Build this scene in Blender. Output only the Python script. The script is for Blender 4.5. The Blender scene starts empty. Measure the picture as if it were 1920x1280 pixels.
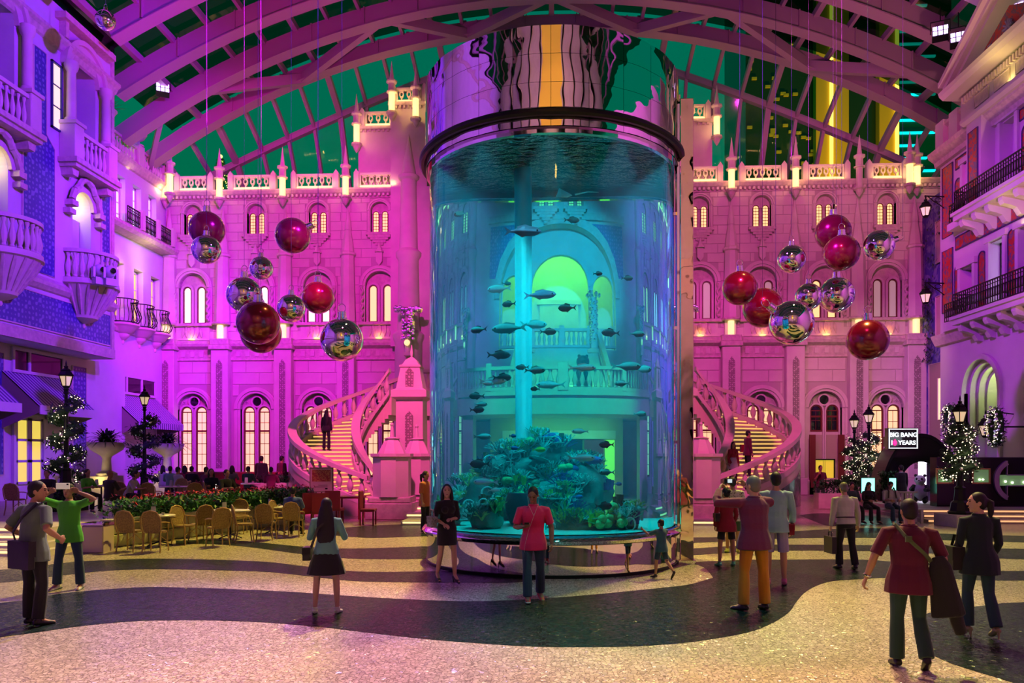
import bpy, bmesh, math, random
from math import sin, cos, pi, radians, sqrt, atan2, hypot
from mathutils import Vector, Matrix, Euler
random.seed(7)
S = bpy.context.scene
COL = S.collection
# ------------------------------------------------------------------ camera
F, TH, CZ, HY = 1450.0, radians(2.92), 2.2, 850.0
cd = bpy.data.cameras.new('camera'); cam = bpy.data.objects.new('camera', cd); COL.objects.link(cam)
cam.location = (0, 0, CZ); cam.rotation_euler = (pi/2, 0, TH)
cd.sensor_width = 36; cd.lens = 36*F/1920; cd.shift_y = 210/1920; cd.clip_end = 400
S.camera = cam
CT, ST = cos(TH), sin(TH)
def ray(px):
    u = (px-960)/F
    return u*CT-ST, CT+u*ST
def at(px, py, Y):            # point of the picture on the plane y = Y
    dx, dy = ray(px); t = Y/dy
    return Vector((t*dx, Y, CZ+t*(HY-py)/F))
def onx(px, py, X):           # ... on the plane x = X
    dx, dy = ray(px); t = X/dx
    return Vector((X, t*dy, CZ+t*(HY-py)/F))
def fl(px, py, z=0.0):        # ... on the floor
    dx, dy = ray(px); t = F*(CZ-z)/(py-HY)
    return Vector((t*dx, t*dy, z))
# ------------------------------------------------------------------ world, exposure
S.view_settings.view_transform = 'Standard'; S.view_settings.look = 'None'
S.view_settings.gamma = 1; S.view_settings.use_curve_mapping = False
S.view_settings.exposure = 0.0
cy = S.cycles
cy.max_bounces = 9; cy.diffuse_bounces = 1; cy.glossy_bounces = 4; cy.transmission_bounces = 6
cy.transparent_max_bounces = 12; cy.volume_bounces = 0
cy.caustics_reflective = False; cy.caustics_refractive = False
cy.sample_clamp_indirect = 4.0; cy.use_denoising = True
cy.blur_glossy = 0.3
W = bpy.data.worlds.new('night_sky'); S.world = W; W.use_nodes = True
nt = W.node_tree; bg = nt.nodes['Background']
tc = nt.nodes.new('ShaderNodeTexCoord'); sp = nt.nodes.new('ShaderNodeSeparateXYZ')
rp = nt.nodes.new('ShaderNodeValToRGB')
nt.links.new(tc.outputs['Generated'], sp.inputs[0]); nt.links.new(sp.outputs['Z'], rp.inputs[0])
nt.links.new(rp.outputs['Color'], bg.inputs['Color'])
cr = rp.color_ramp
cr.elements[0].position = 0.0; cr.elements[0].color = (0.0, .17, .045, 1)
cr.elements[1].position = .75; cr.elements[1].color = (0.0, .14, .12, 1)
bg.inputs['Strength'].default_value = 1.0
# ------------------------------------------------------------------ lights
def aim(o, target):
    d = Vector(target)-o.location
    o.rotation_euler = d.to_track_quat('-Z', 'Y').to_euler()
def spot(name, loc, target, power, color, angle=60, blend=.6, size=.3):
    l = bpy.data.lights.new(name, 'SPOT'); l.energy = power; l.color = color
    l.spot_size = radians(angle); l.spot_blend = blend; l.shadow_soft_size = size
    o = bpy.data.objects.new(name, l); COL.objects.link(o); o.location = loc; aim(o, target); return o
def point(name, loc, power, color, size=.15):
    l = bpy.data.lights.new(name, 'POINT'); l.energy = power; l.color = color; l.shadow_soft_size = size
    o = bpy.data.objects.new(name, l); COL.objects.link(o); o.location = loc; return o
def area(name, loc, target, power, color, sx, sy=None, spread=180):
    l = bpy.data.lights.new(name, 'AREA'); l.energy = power; l.color = color
    l.shape = 'RECTANGLE' if sy else 'DISK'; l.size = sx; l.spread = radians(spread)
    if sy: l.size_y = sy
    o = bpy.data.objects.new(name, l); COL.objects.link(o); o.location = loc; aim(o, target); return o
PINK = (1, .13, .75); VIO = (.42, .06, 1); PURP = (.62, .07, 1); WARM = (1, .62, .25); GOLD = (1, .72, .3)
# stage floods on the trusses: pink and magenta on the facade, violet on the side buildings
spot('facade_wash', (-9, 22, 17), (-15, 42, 12), 13500, (1,.01,.74), 60)
spot('facade_wash', (9, 22, 17), (13, 42, 12), 6800, (1,.07,.55), 60)
spot('facade_low', (-12, 28, 15), (-17, 42, 4), 7000, (.6,.01,1), 55)
spot('facade_low', (4, 28, 15), (9, 42, 5), 3600, (1,.03,.75), 50)
spot('corner_glow', (12, 30, 9), (17, 42, 5), 1300, (1,.6,.42), 50)
spot('bay_wash', (-1, 24, 16), (-.6, 42, 11), 13000, (.12,.6,1), 32)
spot('landing_wash', (-.5, 24, 15), (-.6, 37, 4), 9000, (.3,1,.6), 36)
spot('stair_wash', (-4, 17, 16), (-7, 30, 2), 19000, (1,.07,.42), 36)
spot('stair_wash', (5, 15, 16), (6.5, 30, 2), 11000, (1,.08,.4), 36)
spot('left_wash', (2, 18, 17), (-19.5, 29, 12), 33000, (.22,.01,1), 60)
spot('left_low', (-4, 26, 17), (-22, 36.5, 9), 11000, (.28,.02,1), 46)
spot('right_wash', (0, 20, 16), (17.9, 31, 8), 16000, (.5,.02,1), 46)
spot('right_warm', (14.5, 19, 4), (17.9, 32, 15), 4200, (1,.4,.42), 50)
# pools of light on the paving, from the trusses behind the crowd
spot('floor_gold', (-3, 24, 18), (-4, 15, 0), 19000, (1,.8,.12), 62)
spot('floor_gold', (9, 24, 18), (8, 15, 0), 15000, (.9,.88,.16), 58)
spot('floor_pink', (-3.6, 20, 21), (-.2, 7.2, 0), 15000, (1,.52,.33), 38)
spot('floor_pink', (5.4, 20, 21), (1.6, 7.2, 0), 15000, (1,.52,.33), 38)
spot('floor_lilac', (-5, 20, 18), (-4.6, 7.8, 0), 13000, (.4,.24,1), 30)
spot('floor_lime', (6, 20, 18), (3.8, 8.3, 0), 5000, (.85,1,.3), 26)
spot('tank_spill_fill', (1.2, 7, 17), (1.0, 10.6, 0), 2500, (.05,1,.75), 22)  # added spot standing in for the tank's own light spilling onto the paving
spot('roof_wash', (-11, 25, 13), (-13, 31.5, 21), 3600, (1,.015,.6), 80)
spot('roof_wash', (8, 26, 12), (11, 34, 22), 1700, (1,.015,.6), 80)
# added unseen floods on the hall behind the viewer, for the drum's reflection
spot('rear_fill', (0, 6, 16), (-19.5, 6, 9), 14000, VIO, 95)
spot('rear_fill', (0, 6, 16), (17.9, 6, 9), 14000, (.9,.12,.9), 95)
spot('rear_fill', (0, 6, 10), (0, -7, 16), 5000, (1,.4,.5), 110)

# ------------------------------------------------------------------ mesh helper
class MB:
    def __init__(s): s.v = []; s.f = []
    def add(s, vs, fs, M=None):
        b = len(s.v)
        s.v += [tuple(M @ Vector(v)) for v in vs] if M is not None else [tuple(v) for v in vs]
        s.f += [tuple(i+b for i in f) for f in fs]; return s
    def box(s, x0, x1, y0, y1, z0, z1, M=None):
        vs = [(x0,y0,z0),(x1,y0,z0),(x1,y1,z0),(x0,y1,z0),(x0,y0,z1),(x1,y0,z1),(x1,y1,z1),(x0,y1,z1)]
        return s.add(vs, [(0,3,2,1),(4,5,6,7),(0,1,5,4),(1,2,6,5),(2,3,7,6),(3,0,4,7)], M)
    def bbox(s, x0, x1, y0, y1, z0, z1, c=.01, M=None):     # box with chamfered front edges
        n = 4; vs = []
        for (a, y) in ((c, y0), (0, y0+c), (0, y1)):
            vs += [(x0+a,y,z0+a),(x1-a,y,z0+a),(x1-a,y,z1-a),(x0+a,y,z1-a)]
        fs = [(0,1,2,3)]
        for k in (0, 4): fs += [(k+(i+1)%4, k+i, k+4+i, k+4+(i+1)%4) for i in range(4)]
        fs.append((11,10,9,8))
        return s.add(vs, fs, M)
    def prism(s, pts, y0, y1, M=None):      # polygon in (x, z), extruded along y; counter-clockwise seen from -y
        n = len(pts)
        vs = [(x, y0, z) for x, z in pts]+[(x, y1, z) for x, z in pts]
        fs = [tuple(range(n)), tuple(range(2*n-1, n-1, -1))]
        fs += [(i, n+i, n+(i+1)%n, (i+1)%n) for i in range(n)]
        return s.add(vs, fs, M)
    def slab(s, pts, z0, z1, M=None):       # polygon in (x, y), extruded along z
        n = len(pts)
        vs = [(x, y, z0) for x, y in pts]+[(x, y, z1) for x, y in pts]
        fs = [tuple(range(n-1, -1, -1)), tuple(range(n, 2*n))]
        fs += [(i, (i+1)%n, n+(i+1)%n, n+i) for i in range(n)]
        return s.add(vs, fs, M)
    def ring(s, cx, cz, r0, r1, y0, y1, a0=0, a1=pi, n=16, M=None, sz=1):   # arch band in the x-z plane
        vs = []; fs = []
        full = abs(a1-a0-2*pi) < 1e-6
        m = n if full else n+1
        for i in range(m):
            a = a0+(a1-a0)*i/n; c, q = cos(a), sin(a)*sz
            vs += [(cx+r0*c,y0,cz+r0*q),(cx+r1*c,y0,cz+r1*q),(cx+r1*c,y1,cz+r1*q),(cx+r0*c,y1,cz+r0*q)]
        for i in range(n):
            p, q = 4*i, 4*((i+1) % m)
            fs += [(p, p+1, q+1, q),(p+1,p+2,q+2,q+1),(p+2,p+3,q+3,q+2),(p+3,p,q,q+3)]
        if not full: fs += [(3,2,1,0),(4*n,4*n+1,4*n+2,4*n+3)]
        return s.add(vs, fs, M)
    def lathe(s, prof, n=12, c=(0,0,0), M=None, a0=0, a1=2*pi, cap=True):
        full = abs(a1-a0-2*pi) < 1e-6; m = n if full else n+1
        vs = []; fs = []
        for r, z in prof:
            for i in range(m):
                a = a0+(a1-a0)*i/n
                vs.append((c[0]+r*cos(a), c[1]+r*sin(a), c[2]+z))
        for k in range(len(prof)-1):
            for i in range(n):
                j = (i+1) % m
                fs.append((k*m+i, k*m+j, (k+1)*m+j, (k+1)*m+i))
        if cap:
            if prof[0][0] > 1e-4: fs.append(tuple(range(m-1, -1, -1)))
            if prof[-1][0] > 1e-4: fs.append(tuple(range((len(prof)-1)*m, len(prof)*m)))
        return s.add(vs, fs, M)
    def tube(s, pts, r, n=6, M=None, closed=False, flat=1.0):
        pts = [Vector(p) for p in pts]; N = len(pts)
        rs = r if isinstance(r, (list, tuple)) else [r]*N
        vs = []; fs = []; up = None
        for i, p in enumerate(pts):
            if closed: d = pts[(i+1) % N]-pts[i-1]
            else: d = pts[min(i+1, N-1)]-pts[max(i-1, 0)]
            d = d.normalized() if d.length > 1e-9 else Vector((0,0,1))
            if up is None:
                up = Vector((0,0,1)) if abs(d.z) < .9 else Vector((0,1,0))
            a = d.cross(up)
            a = a.normalized() if a.length > 1e-6 else d.orthogonal().normalized()
            b = a.cross(d).normalized(); up = b
            for k in range(n):
                t = 2*pi*(k+.5)/n
                vs.append(p+a*(rs[i]*cos(t))+b*(rs[i]*flat*sin(t)))
        for i in range(N if closed else N-1):
            q = ((i+1) % N)*n
            for k in range(n):
                fs.append((i*n+k, i*n+(k+1)%n, q+(k+1)%n, q+k))
        if not closed: fs += [tuple(range(n-1,-1,-1)), tuple(range((N-1)*n, N*n))]
        return s.add(vs, fs, M)
    def ball(s, c, r, nu=12, nv=8, M=None):
        rx, ry, rz = r if isinstance(r, (tuple, list)) else (r, r, r)
        vs = [(c[0], c[1], c[2]-rz)]; fs = []
        for j in range(1, nv):
            t = -pi/2+pi*j/nv
            for i in range(nu):
                a = 2*pi*i/nu
                vs.append((c[0]+rx*cos(t)*cos(a), c[1]+ry*cos(t)*sin(a), c[2]+rz*sin(t)))
        vs.append((c[0], c[1], c[2]+rz)); L = len(vs)-1
        for i in range(nu):
            fs.append((0, 1+(i+1)%nu, 1+i)); fs.append((L, L-nu+i, L-nu+(i+1)%nu))
        for j in range(nv-2):
            for i in range(nu):
                p = 1+j*nu; fs.append((p+i, p+(i+1)%nu, p+nu+(i+1)%nu, p+nu+i))
        return s.add(vs, fs, M)
    def mesh(s, name, mt, smooth=False):
        me = bpy.data.meshes.new(name); me.from_pydata(s.v, [], s.f); me.update()
        if mt: me.materials.append(mt)
        if smooth:
            me.polygons.foreach_set('use_smooth', [True]*len(me.polygons))
            try: me.set_sharp_from_angle(angle=radians(40))
            except Exception: pass
        return me
    def obj(s, name, mt, parent=None, smooth=False, loc=None, rot=None, kind=None, label=None):
        return link(name, s.mesh(name, mt, smooth), parent, loc, rot, kind, label)
def link(name, me, parent=None, loc=None, rot=None, kind=None, label=None, scale=None):
    o = bpy.data.objects.new(name, me); COL.objects.link(o)
    if parent: o.parent = parent
    if loc is not None: o.location = loc
    if rot is not None: o.rotation_euler = rot if hasattr(rot, '__len__') else (0, 0, rot)
    if scale is not None: o.scale = scale if hasattr(scale, '__len__') else (scale,)*3
    if kind: o['kind'] = kind
    if label: o['label'] = label
    return o
def tag(o, label=None, cat=None, group=None, kind=None):
    if label: o['label'] = label
    if cat: o['category'] = cat
    if group: o['group'] = group
    if kind: o['kind'] = kind
    return o
def thing(name, label, cat, loc=(0,0,0), rz=0, group=None, kind=None):
    o = bpy.data.objects.new(name, None); COL.objects.link(o); o.empty_display_size = .2
    o.location = loc; o.rotation_euler = rz if hasattr(rz, '__len__') else (0, 0, rz)
    return tag(o, label, cat, group, kind)
KIDS = {}
def copy_tree(o, loc=None, rz=None, label=None, group=None, parent=None, scale=None):
    c = o.copy(); COL.objects.link(c)
    if parent: c.parent = parent
    if loc is not None: c.location = loc
    if rz is not None: c.rotation_euler = rz if hasattr(rz, '__len__') else (0, 0, rz)
    if scale is not None: c.scale = scale if hasattr(scale, '__len__') else (scale,)*3
    if label: c['label'] = label
    if group: c['group'] = group
    for ch in list(o.children): copy_tree(ch, parent=c)
    return c
TEXTS = {}
def text_mesh(body, size, ext, bold):       # lettering turned into a mesh while the scene is still small
    c = bpy.data.curves.new('lettering', 'FONT'); c.body = body; c.size = size; c.extrude = ext; c.offset = bold; c.align_x = 'CENTER'; c.align_y = 'CENTER'
    o = bpy.data.objects.new('lettering', c); COL.objects.link(o); bpy.context.view_layer.update()
    TEXTS[body] = bpy.data.meshes.new_from_object(o.evaluated_get(bpy.context.evaluated_depsgraph_get())); bpy.data.objects.remove(o); bpy.data.curves.remove(c)
for b_ in ('BIG BANG', '1', 'YEARS'): text_mesh(b_, .27, .006, .006)
# ------------------------------------------------------------------ materials
MATS = {}
def mat(name, col, rough=.6, metal=0, var=0, vs=4, bump=0, bs=30, emit=None, es=0, coat=0, spec=.5, trans=0, ior=1.45, alpha=1, sheen=0):
    if name in MATS: return MATS[name]
    m = bpy.data.materials.new(name); m.use_nodes = True; MATS[name] = m
    n = m.node_tree.nodes; L = m.node_tree.links; p = n['Principled BSDF']
    p.inputs['Base Color'].default_value = (*col, 1); p.inputs['Roughness'].default_value = rough
    p.inputs['Metallic'].default_value = metal; p.inputs['IOR'].default_value = ior
    p.inputs['Specular IOR Level'].default_value = spec
    p.inputs['Coat Weight'].default_value = coat; p.inputs['Transmission Weight'].default_value = trans
    p.inputs['Alpha'].default_value = alpha
    if sheen: p.inputs['Sheen Weight'].default_value = sheen
    if emit: p.inputs['Emission Color'].default_value = (*emit, 1); p.inputs['Emission Strength'].default_value = es
    if var or bump: t = n.new('ShaderNodeTexCoord')
    if var:
        q = n.new('ShaderNodeTexNoise'); q.inputs['Scale'].default_value = vs; q.inputs['Detail'].default_value = 5
        r = n.new('ShaderNodeValToRGB'); r.color_ramp.elements[0].position = .3; r.color_ramp.elements[1].position = .7
        r.color_ramp.elements[0].color = (*[max(0, c*(1-var)) for c in col], 1)
        r.color_ramp.elements[1].color = (*[min(1, c*(1+var)) for c in col], 1)
        L.new(t.outputs['Object'], q.inputs['Vector']); L.new(q.outputs['Fac'], r.inputs[0]); L.new(r.outputs[0], p.inputs['Base Color'])
    if bump:
        q = n.new('ShaderNodeTexNoise'); q.inputs['Scale'].default_value = bs; q.inputs['Detail'].default_value = 4
        b = n.new('ShaderNodeBump'); b.inputs['Strength'].default_value = bump; b.inputs['Distance'].default_value = .02
        L.new(t.outputs['Object'], q.inputs['Vector']); L.new(q.outputs['Fac'], b.inputs['Height']); L.new(b.outputs[0], p.inputs['Normal'])
    return m
def glow(name, col, es, cam_col=None):
    return mat(name, col, .5, emit=col, es=es)
STONE = mat('cream_stone', (.74,.64,.56), .7, var=.08, vs=1.2, bump=.15, bs=14)
STONE2 = mat('carved_stone', (.66,.55,.47), .75, var=.15, vs=6, bump=.5, bs=40)
JOINT = mat('stone_joint', (.56,.48,.42), .9)
PLASTER = mat('pale_plaster', (.72,.68,.7), .7, var=.05, vs=1, bump=.08, bs=20)
IRON = mat('black_iron', (.012,.015,.014), .35, .6)
BRONZE = mat('dark_window_frame', (.16,.03,.02), .4)
CHROME = mat('polished_chrome', (.9,.86,.88), .04, 1)
GLASSDK = mat('dark_glass', (.01,.012,.012), .05, spec=.8)
LIT_UP = glow('amber_lit_glass', (1,.66,.25), 1.15)
LIT_MID = glow('white_lit_glass', (1,.86,.72), 1.15)
LIT_LOW = glow('cream_lit_glass', (1,.66,.30), .95)
LIT_DIM = mat('dim_leaded_glass', (.5,.42,.45), .3, emit=(.9,.6,.5), es=.25)
BULB = glow('bulb_glow', (1,.7,.35), 9)
YEL = glow('yellow_lit_room', (.85,.72,.05), .55)
def mosaic(name, col, joint, scale, rough, var=.25, bump=.35, jw=.06, spec=.45, tilt=.16):
    m = bpy.data.materials.new(name); m.use_nodes = True; n = m.node_tree.nodes; L = m.node_tree.links; p = n['Principled BSDF']
    t = n.new('ShaderNodeTexCoord'); mp = n.new('ShaderNodeMapping'); L.new(t.outputs['Object'], mp.inputs[0])
    nz = n.new('ShaderNodeTexNoise'); nz.inputs['Scale'].default_value = .35
    v = n.new('ShaderNodeTexVoronoi'); v.inputs['Scale'].default_value = scale; v.inputs['Randomness'].default_value = .75
    e = n.new('ShaderNodeTexVoronoi'); e.feature = 'DISTANCE_TO_EDGE'; e.inputs['Scale'].default_value = scale; e.inputs['Randomness'].default_value = .75
    L.new(mp.outputs[0], v.inputs['Vector']); L.new(mp.outputs[0], e.inputs['Vector']); L.new(mp.outputs[0], nz.inputs['Vector'])
    sx = n.new('ShaderNodeSeparateColor'); L.new(v.outputs['Color'], sx.inputs[0])
    r = n.new('ShaderNodeValToRGB'); L.new(sx.outputs[0], r.inputs[0])
    r.color_ramp.elements[0].color = (*[c*(1-var) for c in col], 1); r.color_ramp.elements[1].color = (*[min(1, c*(1+var)) for c in col], 1)
    jr = n.new('ShaderNodeValToRGB'); jr.color_ramp.elements[0].position = 0; jr.color_ramp.elements[1].position = jw
    L.new(e.outputs['Distance'], jr.inputs[0])
    mx = n.new('ShaderNodeMix'); mx.data_type = 'RGBA'; L.new(jr.outputs[0], mx.inputs[0])
    mx.inputs[6].default_value = (*joint, 1); L.new(r.outputs[0], mx.inputs[7]); L.new(mx.outputs[2], p.inputs['Base Color'])
    # every stone sits a little tilted
    ad = n.new('ShaderNodeMath'); ad.operation = 'MULTIPLY_ADD'; L.new(sx.outputs[1], ad.inputs[0]); ad.inputs[1].default_value = .5
    L.new(jr.outputs[0], ad.inputs[2])
    b = n.new('ShaderNodeBump'); b.inputs['Strength'].default_value = bump; b.inputs['Distance'].default_value = .006
    ge = n.new('ShaderNodeNewGeometry'); v1 = n.new('ShaderNodeVectorMath'); v1.operation = 'SUBTRACT'; v1.inputs[1].default_value = (.5,.5,.5); L.new(v.outputs['Color'], v1.inputs[0])
    v2 = n.new('ShaderNodeVectorMath'); v2.operation = 'MULTIPLY_ADD'; v2.inputs[1].default_value = (tilt,tilt,0); L.new(v1.outputs[0], v2.inputs[0]); L.new(ge.outputs['Normal'], v2.inputs[2])
    v3 = n.new('ShaderNodeVectorMath'); v3.operation = 'NORMALIZE'; L.new(v2.outputs[0], v3.inputs[0]); L.new(v3.outputs[0], b.inputs['Normal'])
    L.new(ad.outputs[0], b.inputs['Height']); L.new(b.outputs[0], p.inputs['Normal'])
    p.inputs['Roughness'].default_value = rough; p.inputs['Specular IOR Level'].default_value = spec
    return m
def motif(name, base, fig, sc, rough=.35, kind='lattice'):        # patterned tile: base colour with a lighter drawn motif
    m = bpy.data.materials.new(name); m.use_nodes = True; n = m.node_tree.nodes; L = m.node_tree.links; p = n['Principled BSDF']
    t = n.new('ShaderNodeTexCoord'); r = n.new('ShaderNodeValToRGB')
    if kind == 'lattice':
        v = n.new('ShaderNodeTexVoronoi'); v.inputs['Scale'].default_value = sc; v.inputs['Randomness'].default_value = .15; v.feature = 'SMOOTH_F1'
        sx = n.new('ShaderNodeSeparateXYZ'); ad = n.new('ShaderNodeMath'); ad.operation = 'ADD'; cb_ = n.new('ShaderNodeCombineXYZ'); mp = n.new('ShaderNodeMapping'); mp.inputs['Rotation'].default_value = (0, 0, radians(45))
        L.new(t.outputs['Object'], sx.inputs[0]); L.new(sx.outputs[0], ad.inputs[0]); L.new(sx.outputs[1], ad.inputs[1]); L.new(ad.outputs[0], cb_.inputs[0]); L.new(sx.outputs[2], cb_.inputs[1])
        L.new(cb_.outputs[0], mp.inputs[0]); L.new(mp.outputs[0], v.inputs['Vector'])
        w = n.new('ShaderNodeMath'); w.operation = 'SINE'; q = n.new('ShaderNodeMath'); q.operation = 'MULTIPLY'; q.inputs[1].default_value = 16
        L.new(v.outputs['Distance'], q.inputs[0]); L.new(q.outputs[0], w.inputs[0]); L.new(w.outputs[0], r.inputs[0])
        r.color_ramp.elements[0].position = .35; r.color_ramp.elements[1].position = .75
    else:
        v = n.new('ShaderNodeTexNoise'); v.inputs['Scale'].default_value = sc; v.inputs['Detail'].default_value = 3; v.inputs['Distortion'].default_value = 2.5
        L.new(t.outputs['Object'], v.inputs['Vector']); L.new(v.outputs['Fac'], r.inputs[0])
        r.color_ramp.elements[0].position = .46; r.color_ramp.elements[1].position = .56
    r.color_ramp.elements[0].color = (*base, 1); r.color_ramp.elements[1].color = (*fig, 1)
    L.new(r.outputs[0], p.inputs['Base Color']); p.inputs['Roughness'].default_value = rough
    return m
BLUEMO = motif('blue_mosaic', (.05,.045,.3), (.2,.18,.5), 3.6)
REDMO = motif('red_mosaic', (.55,.035,.02), (.16,.1,.16), 2.6, kind='swirl')
# ================================================================== floor
CREAM = mosaic('cream_paving', (.66,.55,.42), (.22,.17,.13), 21, .18, .22, .5, .10, .5, .07)
BLACK = mosaic('black_paving', (.010,.024,.02), (.025,.04,.036), 21, .25, .6, .7, .08, .09, .13)
TERR = mat('terrace_stone', (.5,.42,.38), .45, var=.15, vs=2)
m = MB(); m.add([(-40,-45,0),(40,-45,0),(40,48,0),(-40,48,0)], [(0,1,2,3)])
floor = m.obj('floor', CREAM, kind='structure'); tag(floor, 'cream mosaic paving with dark waves across the hall', 'floor')
def band(pts, k):
    q = [fl(*p) for p in pts]
    m = MB(); n = len(q); m.add([(p.x, p.y, .004) for p in q]+[(p.x, p.y, -.02) for p in q], [tuple(range(n))]+[(i, n+i, n+(i+1)%n, (i+1)%n) for i in range(n)])
    # orient upwards
    a = sum(q[i].x*q[(i+1)%n].y-q[(i+1)%n].x*q[i].y for i in range(n))
    if a < 0: m.f[0] = m.f[0][::-1]
    return m.obj('dark_paving_wave', BLACK, floor)
def smooth(pts, k=4):
    out = []; n = len(pts)
    for i in range(n-1):
        p0, p1, p2, p3 = pts[max(i-1,0)], pts[i], pts[i+1], pts[min(i+2,n-1)]
        for j in range(k):
            t = j/k
            out.append(tuple(.5*((2*p1[c])+(-p0[c]+p2[c])*t+(2*p0[c]-5*p1[c]+4*p2[c]-p3[c])*t*t+(-p0[c]+3*p1[c]-3*p2[c]+p3[c])*t**3) for c in (0,1)))
    return out+[pts[-1]]
A_top = smooth([(-420,1150),(0,1130),(110,1113),(240,1102),(330,1101),(520,1108),(700,1120),(860,1127),(960,1125),(1060,1119),(1140,1112),(1230,1103),(1290,1096),(1337,1083)])
A_tip = smooth([(1337,1083),(1321,1064),(1290,1054)])
A_up = smooth([(1290,1054),(1380,1050),(1460,1049),(1640,1050),(1760,1066),(1860,1070),(1990,1070),(2200,1068)])
A_up2 = smooth([(2200,1088),(1990,1088),(1860,1088),(1760,1084),(1670,1083),(1605,1086),(1562,1089),(1536,1096),(1510,1110),(1492,1130),(1480,1147),(1450,1167),(1400,1186),(1300,1203),(1200,1211),(1100,1213),(1000,1212),(900,1206),(800,1198),(700,1187),(600,1175),(500,1167),(400,1163),(300,1163),(230,1166),(140,1175),(0,1194),(-420,1240)])
band(A_top+A_tip[1:]+A_up[1:]+A_up2, 0)
band(smooth([(2300,1118),(1920,1129),(1871,1132),(1792,1142),(1735,1151),(1722,1168),(1720,1200),(1743,1224),(1785,1244),(1841,1262),(1900,1280),(2050,1330),(2400,1400)])+[(2900,1300)], 1)
band(smooth([(-300,1078),(0,1068),(120,1055),(200,1050),(300,1047),(480,1052),(560,1060),(650,1070),(720,1072),(800,1071),(900,1071),(985,1076),(1010,1084)])+smooth([(1010,1086),(960,1092),(870,1092),(720,1091),(650,1088),(560,1078),(480,1071),(300,1067),(200,1070),(120,1078),(0,1092),(-300,1112)]), 2)
band(smooth([(330,1013),(440,1013),(560,1024),(640,1028),(720,1027),(800,1024),(960,1020)])+smooth([(960,1042),(800,1047),(720,1048),(640,1046),(560,1038),(480,1027),(400,1020),(330,1020)]), 3)
band(smooth([(600,1000),(640,990),(700,985),(800,981),(960,976)])+smooth([(960,1000),(800,1005),(700,1008),(640,1005),(600,1000)]), 4)
band(smooth([(1270,1030),(1400,1022),(1480,1021),(1640,1022),(1760,1026),(1990,1030)])+smooth([(1990,1050),(1860,1046),(1700,1034),(1640,1033),(1480,1032),(1400,1034),(1270,1043)]), 5)
band(smooth([(1270,1008),(1400,1005),(1500,995),(1640,990),(1760,1000),(2000,1006)])+smooth([(2000,1019),(1760,1012),(1640,1008),(1480,1009),(1400,1013),(1270,1019)]), 6)
band(smooth([(1500,966),(1540,962),(1640,968),(1680,974)])+smooth([(1680,984),(1640,984),(1560,986),(1530,978),(1500,966)]), 7)
# raised cafe terrace on the left
ZT = .4
TPL = [p_+Vector((0,.9,0)) for p_ in (fl(195,1028), fl(400,1003), fl(535,985))]; TPL[0].y -= .8
m = MB(); m.slab([(-24,TPL[0].y+.3),(TPL[0].x-.1,TPL[0].y+.3),(TPL[1].x,TPL[1].y+.3),(TPL[2].x-.3,TPL[2].y+.3),(-10.6,30),(-10.6,42),(-24,42)], -.2, ZT)
m.obj('trim_1', TERR, kind='structure', label='low stone terrace under the cafe tables'); bpy.data.objects['trim_1']['category'] = 'terrace'
# ================================================================== back facade
YF = 42.0; XC = -.6
WL = [at(p, 600, YF).x for p in (362, 480, 596, 712)]
WR = [at(p, 600, YF).x for p in (1312, 1428, 1547, 1662)]
PL = [at(p, 600, YF).x for p in (318, 418, 535, 652, 770)]
PR = [at(p, 600, YF).x for p in (1290, 1368, 1487, 1605, 1712)]
PR[0] = 6.3
ZW = {'lower': (.9, 1.75, 3.75), 'middle': (9.4, 1.6, 2.0), 'upper': (14.3, 1.0, 1.2)}     # sill z, width, straight height
def wall_cell(m, x0, x1, z0, z1, ops, y=YF, d=.45, n=12):
    zz = z0
    for cx, w, s0, h in sorted(ops, key=lambda o: o[2]):
        r = w/2; top = s0+h+r
        def q(a, b, c, e): m.add([(a,y,c),(b,y,c),(b,y,e),(a,y,e)], [(0,1,2,3)])
        q(x0, x1, zz, s0); q(x0, cx-r, s0, top); q(cx+r, x1, s0, top)
        arc = [(cx+r*cos(pi-pi*i/n), s0+h+r*sin(pi-pi*i/n)) for i in range(n+1)]
        for (a, b), (c, e) in zip(arc, arc[1:]): m.add([(a,y,b),(c,y,e),(c,y,top),(a,y,top)], [(0,1,2,3)])
        pr = [(cx-r, s0)]+arc+[(cx+r, s0)]
        for (a, b), (c, e) in zip(pr, pr[1:]+pr[:1]): m.add([(a,y,b),(a,y+d,b),(c,y+d,e),(c,y,e)], [(0,1,2,3)])
        zz = top
    m.add([(x0,y,zz),(x1,y,zz),(x1,y,z1),(x0,y,z1)], [(0,1,2,3)])
def in_op(ops, x0, x1, z0, z1):
    for cx, w, s0, h, g in ops:
        R = w/2+g; dz = z0-(s0+h)
        if dz >= R or z1 < s0-.1: continue
        hw = R if dz <= 0 else sqrt(R*R-dz*dz)
        if x1 > cx-hw and x0 < cx+hw: return (cx-hw, cx+hw)
    return None
m = MB(); big = []; stuffm = MB(); ops_all = []
for ws, ps in ((WL, PL), (WR, PR)):
    xs = [ps[0]]+[(a+b)/2 for a, b in zip(ws, ws[1:])]+[ps[-1]]
    if ws is WL: xs[0] = -23
    else: xs[-1] = 21
    for k, cx in enumerate(ws):
        ops = [(cx, *[ZW[z][i] for i in (1, 0, 2)]) for z in ('lower', 'middle', 'upper')]
        wall_cell(m, xs[k], xs[k+1], 0, 16.6, ops)
        ops_all += [(*o, .34) for o in ops[:1]]+[(*o, .32) for o in ops[1:2]]+[(*o, .2) for o in ops[2:]]
wall_back = m.obj('wall_back', JOINT, kind='structure'); tag(wall_back, 'pink lit stone palace facade closing the hall', 'wall')
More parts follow.
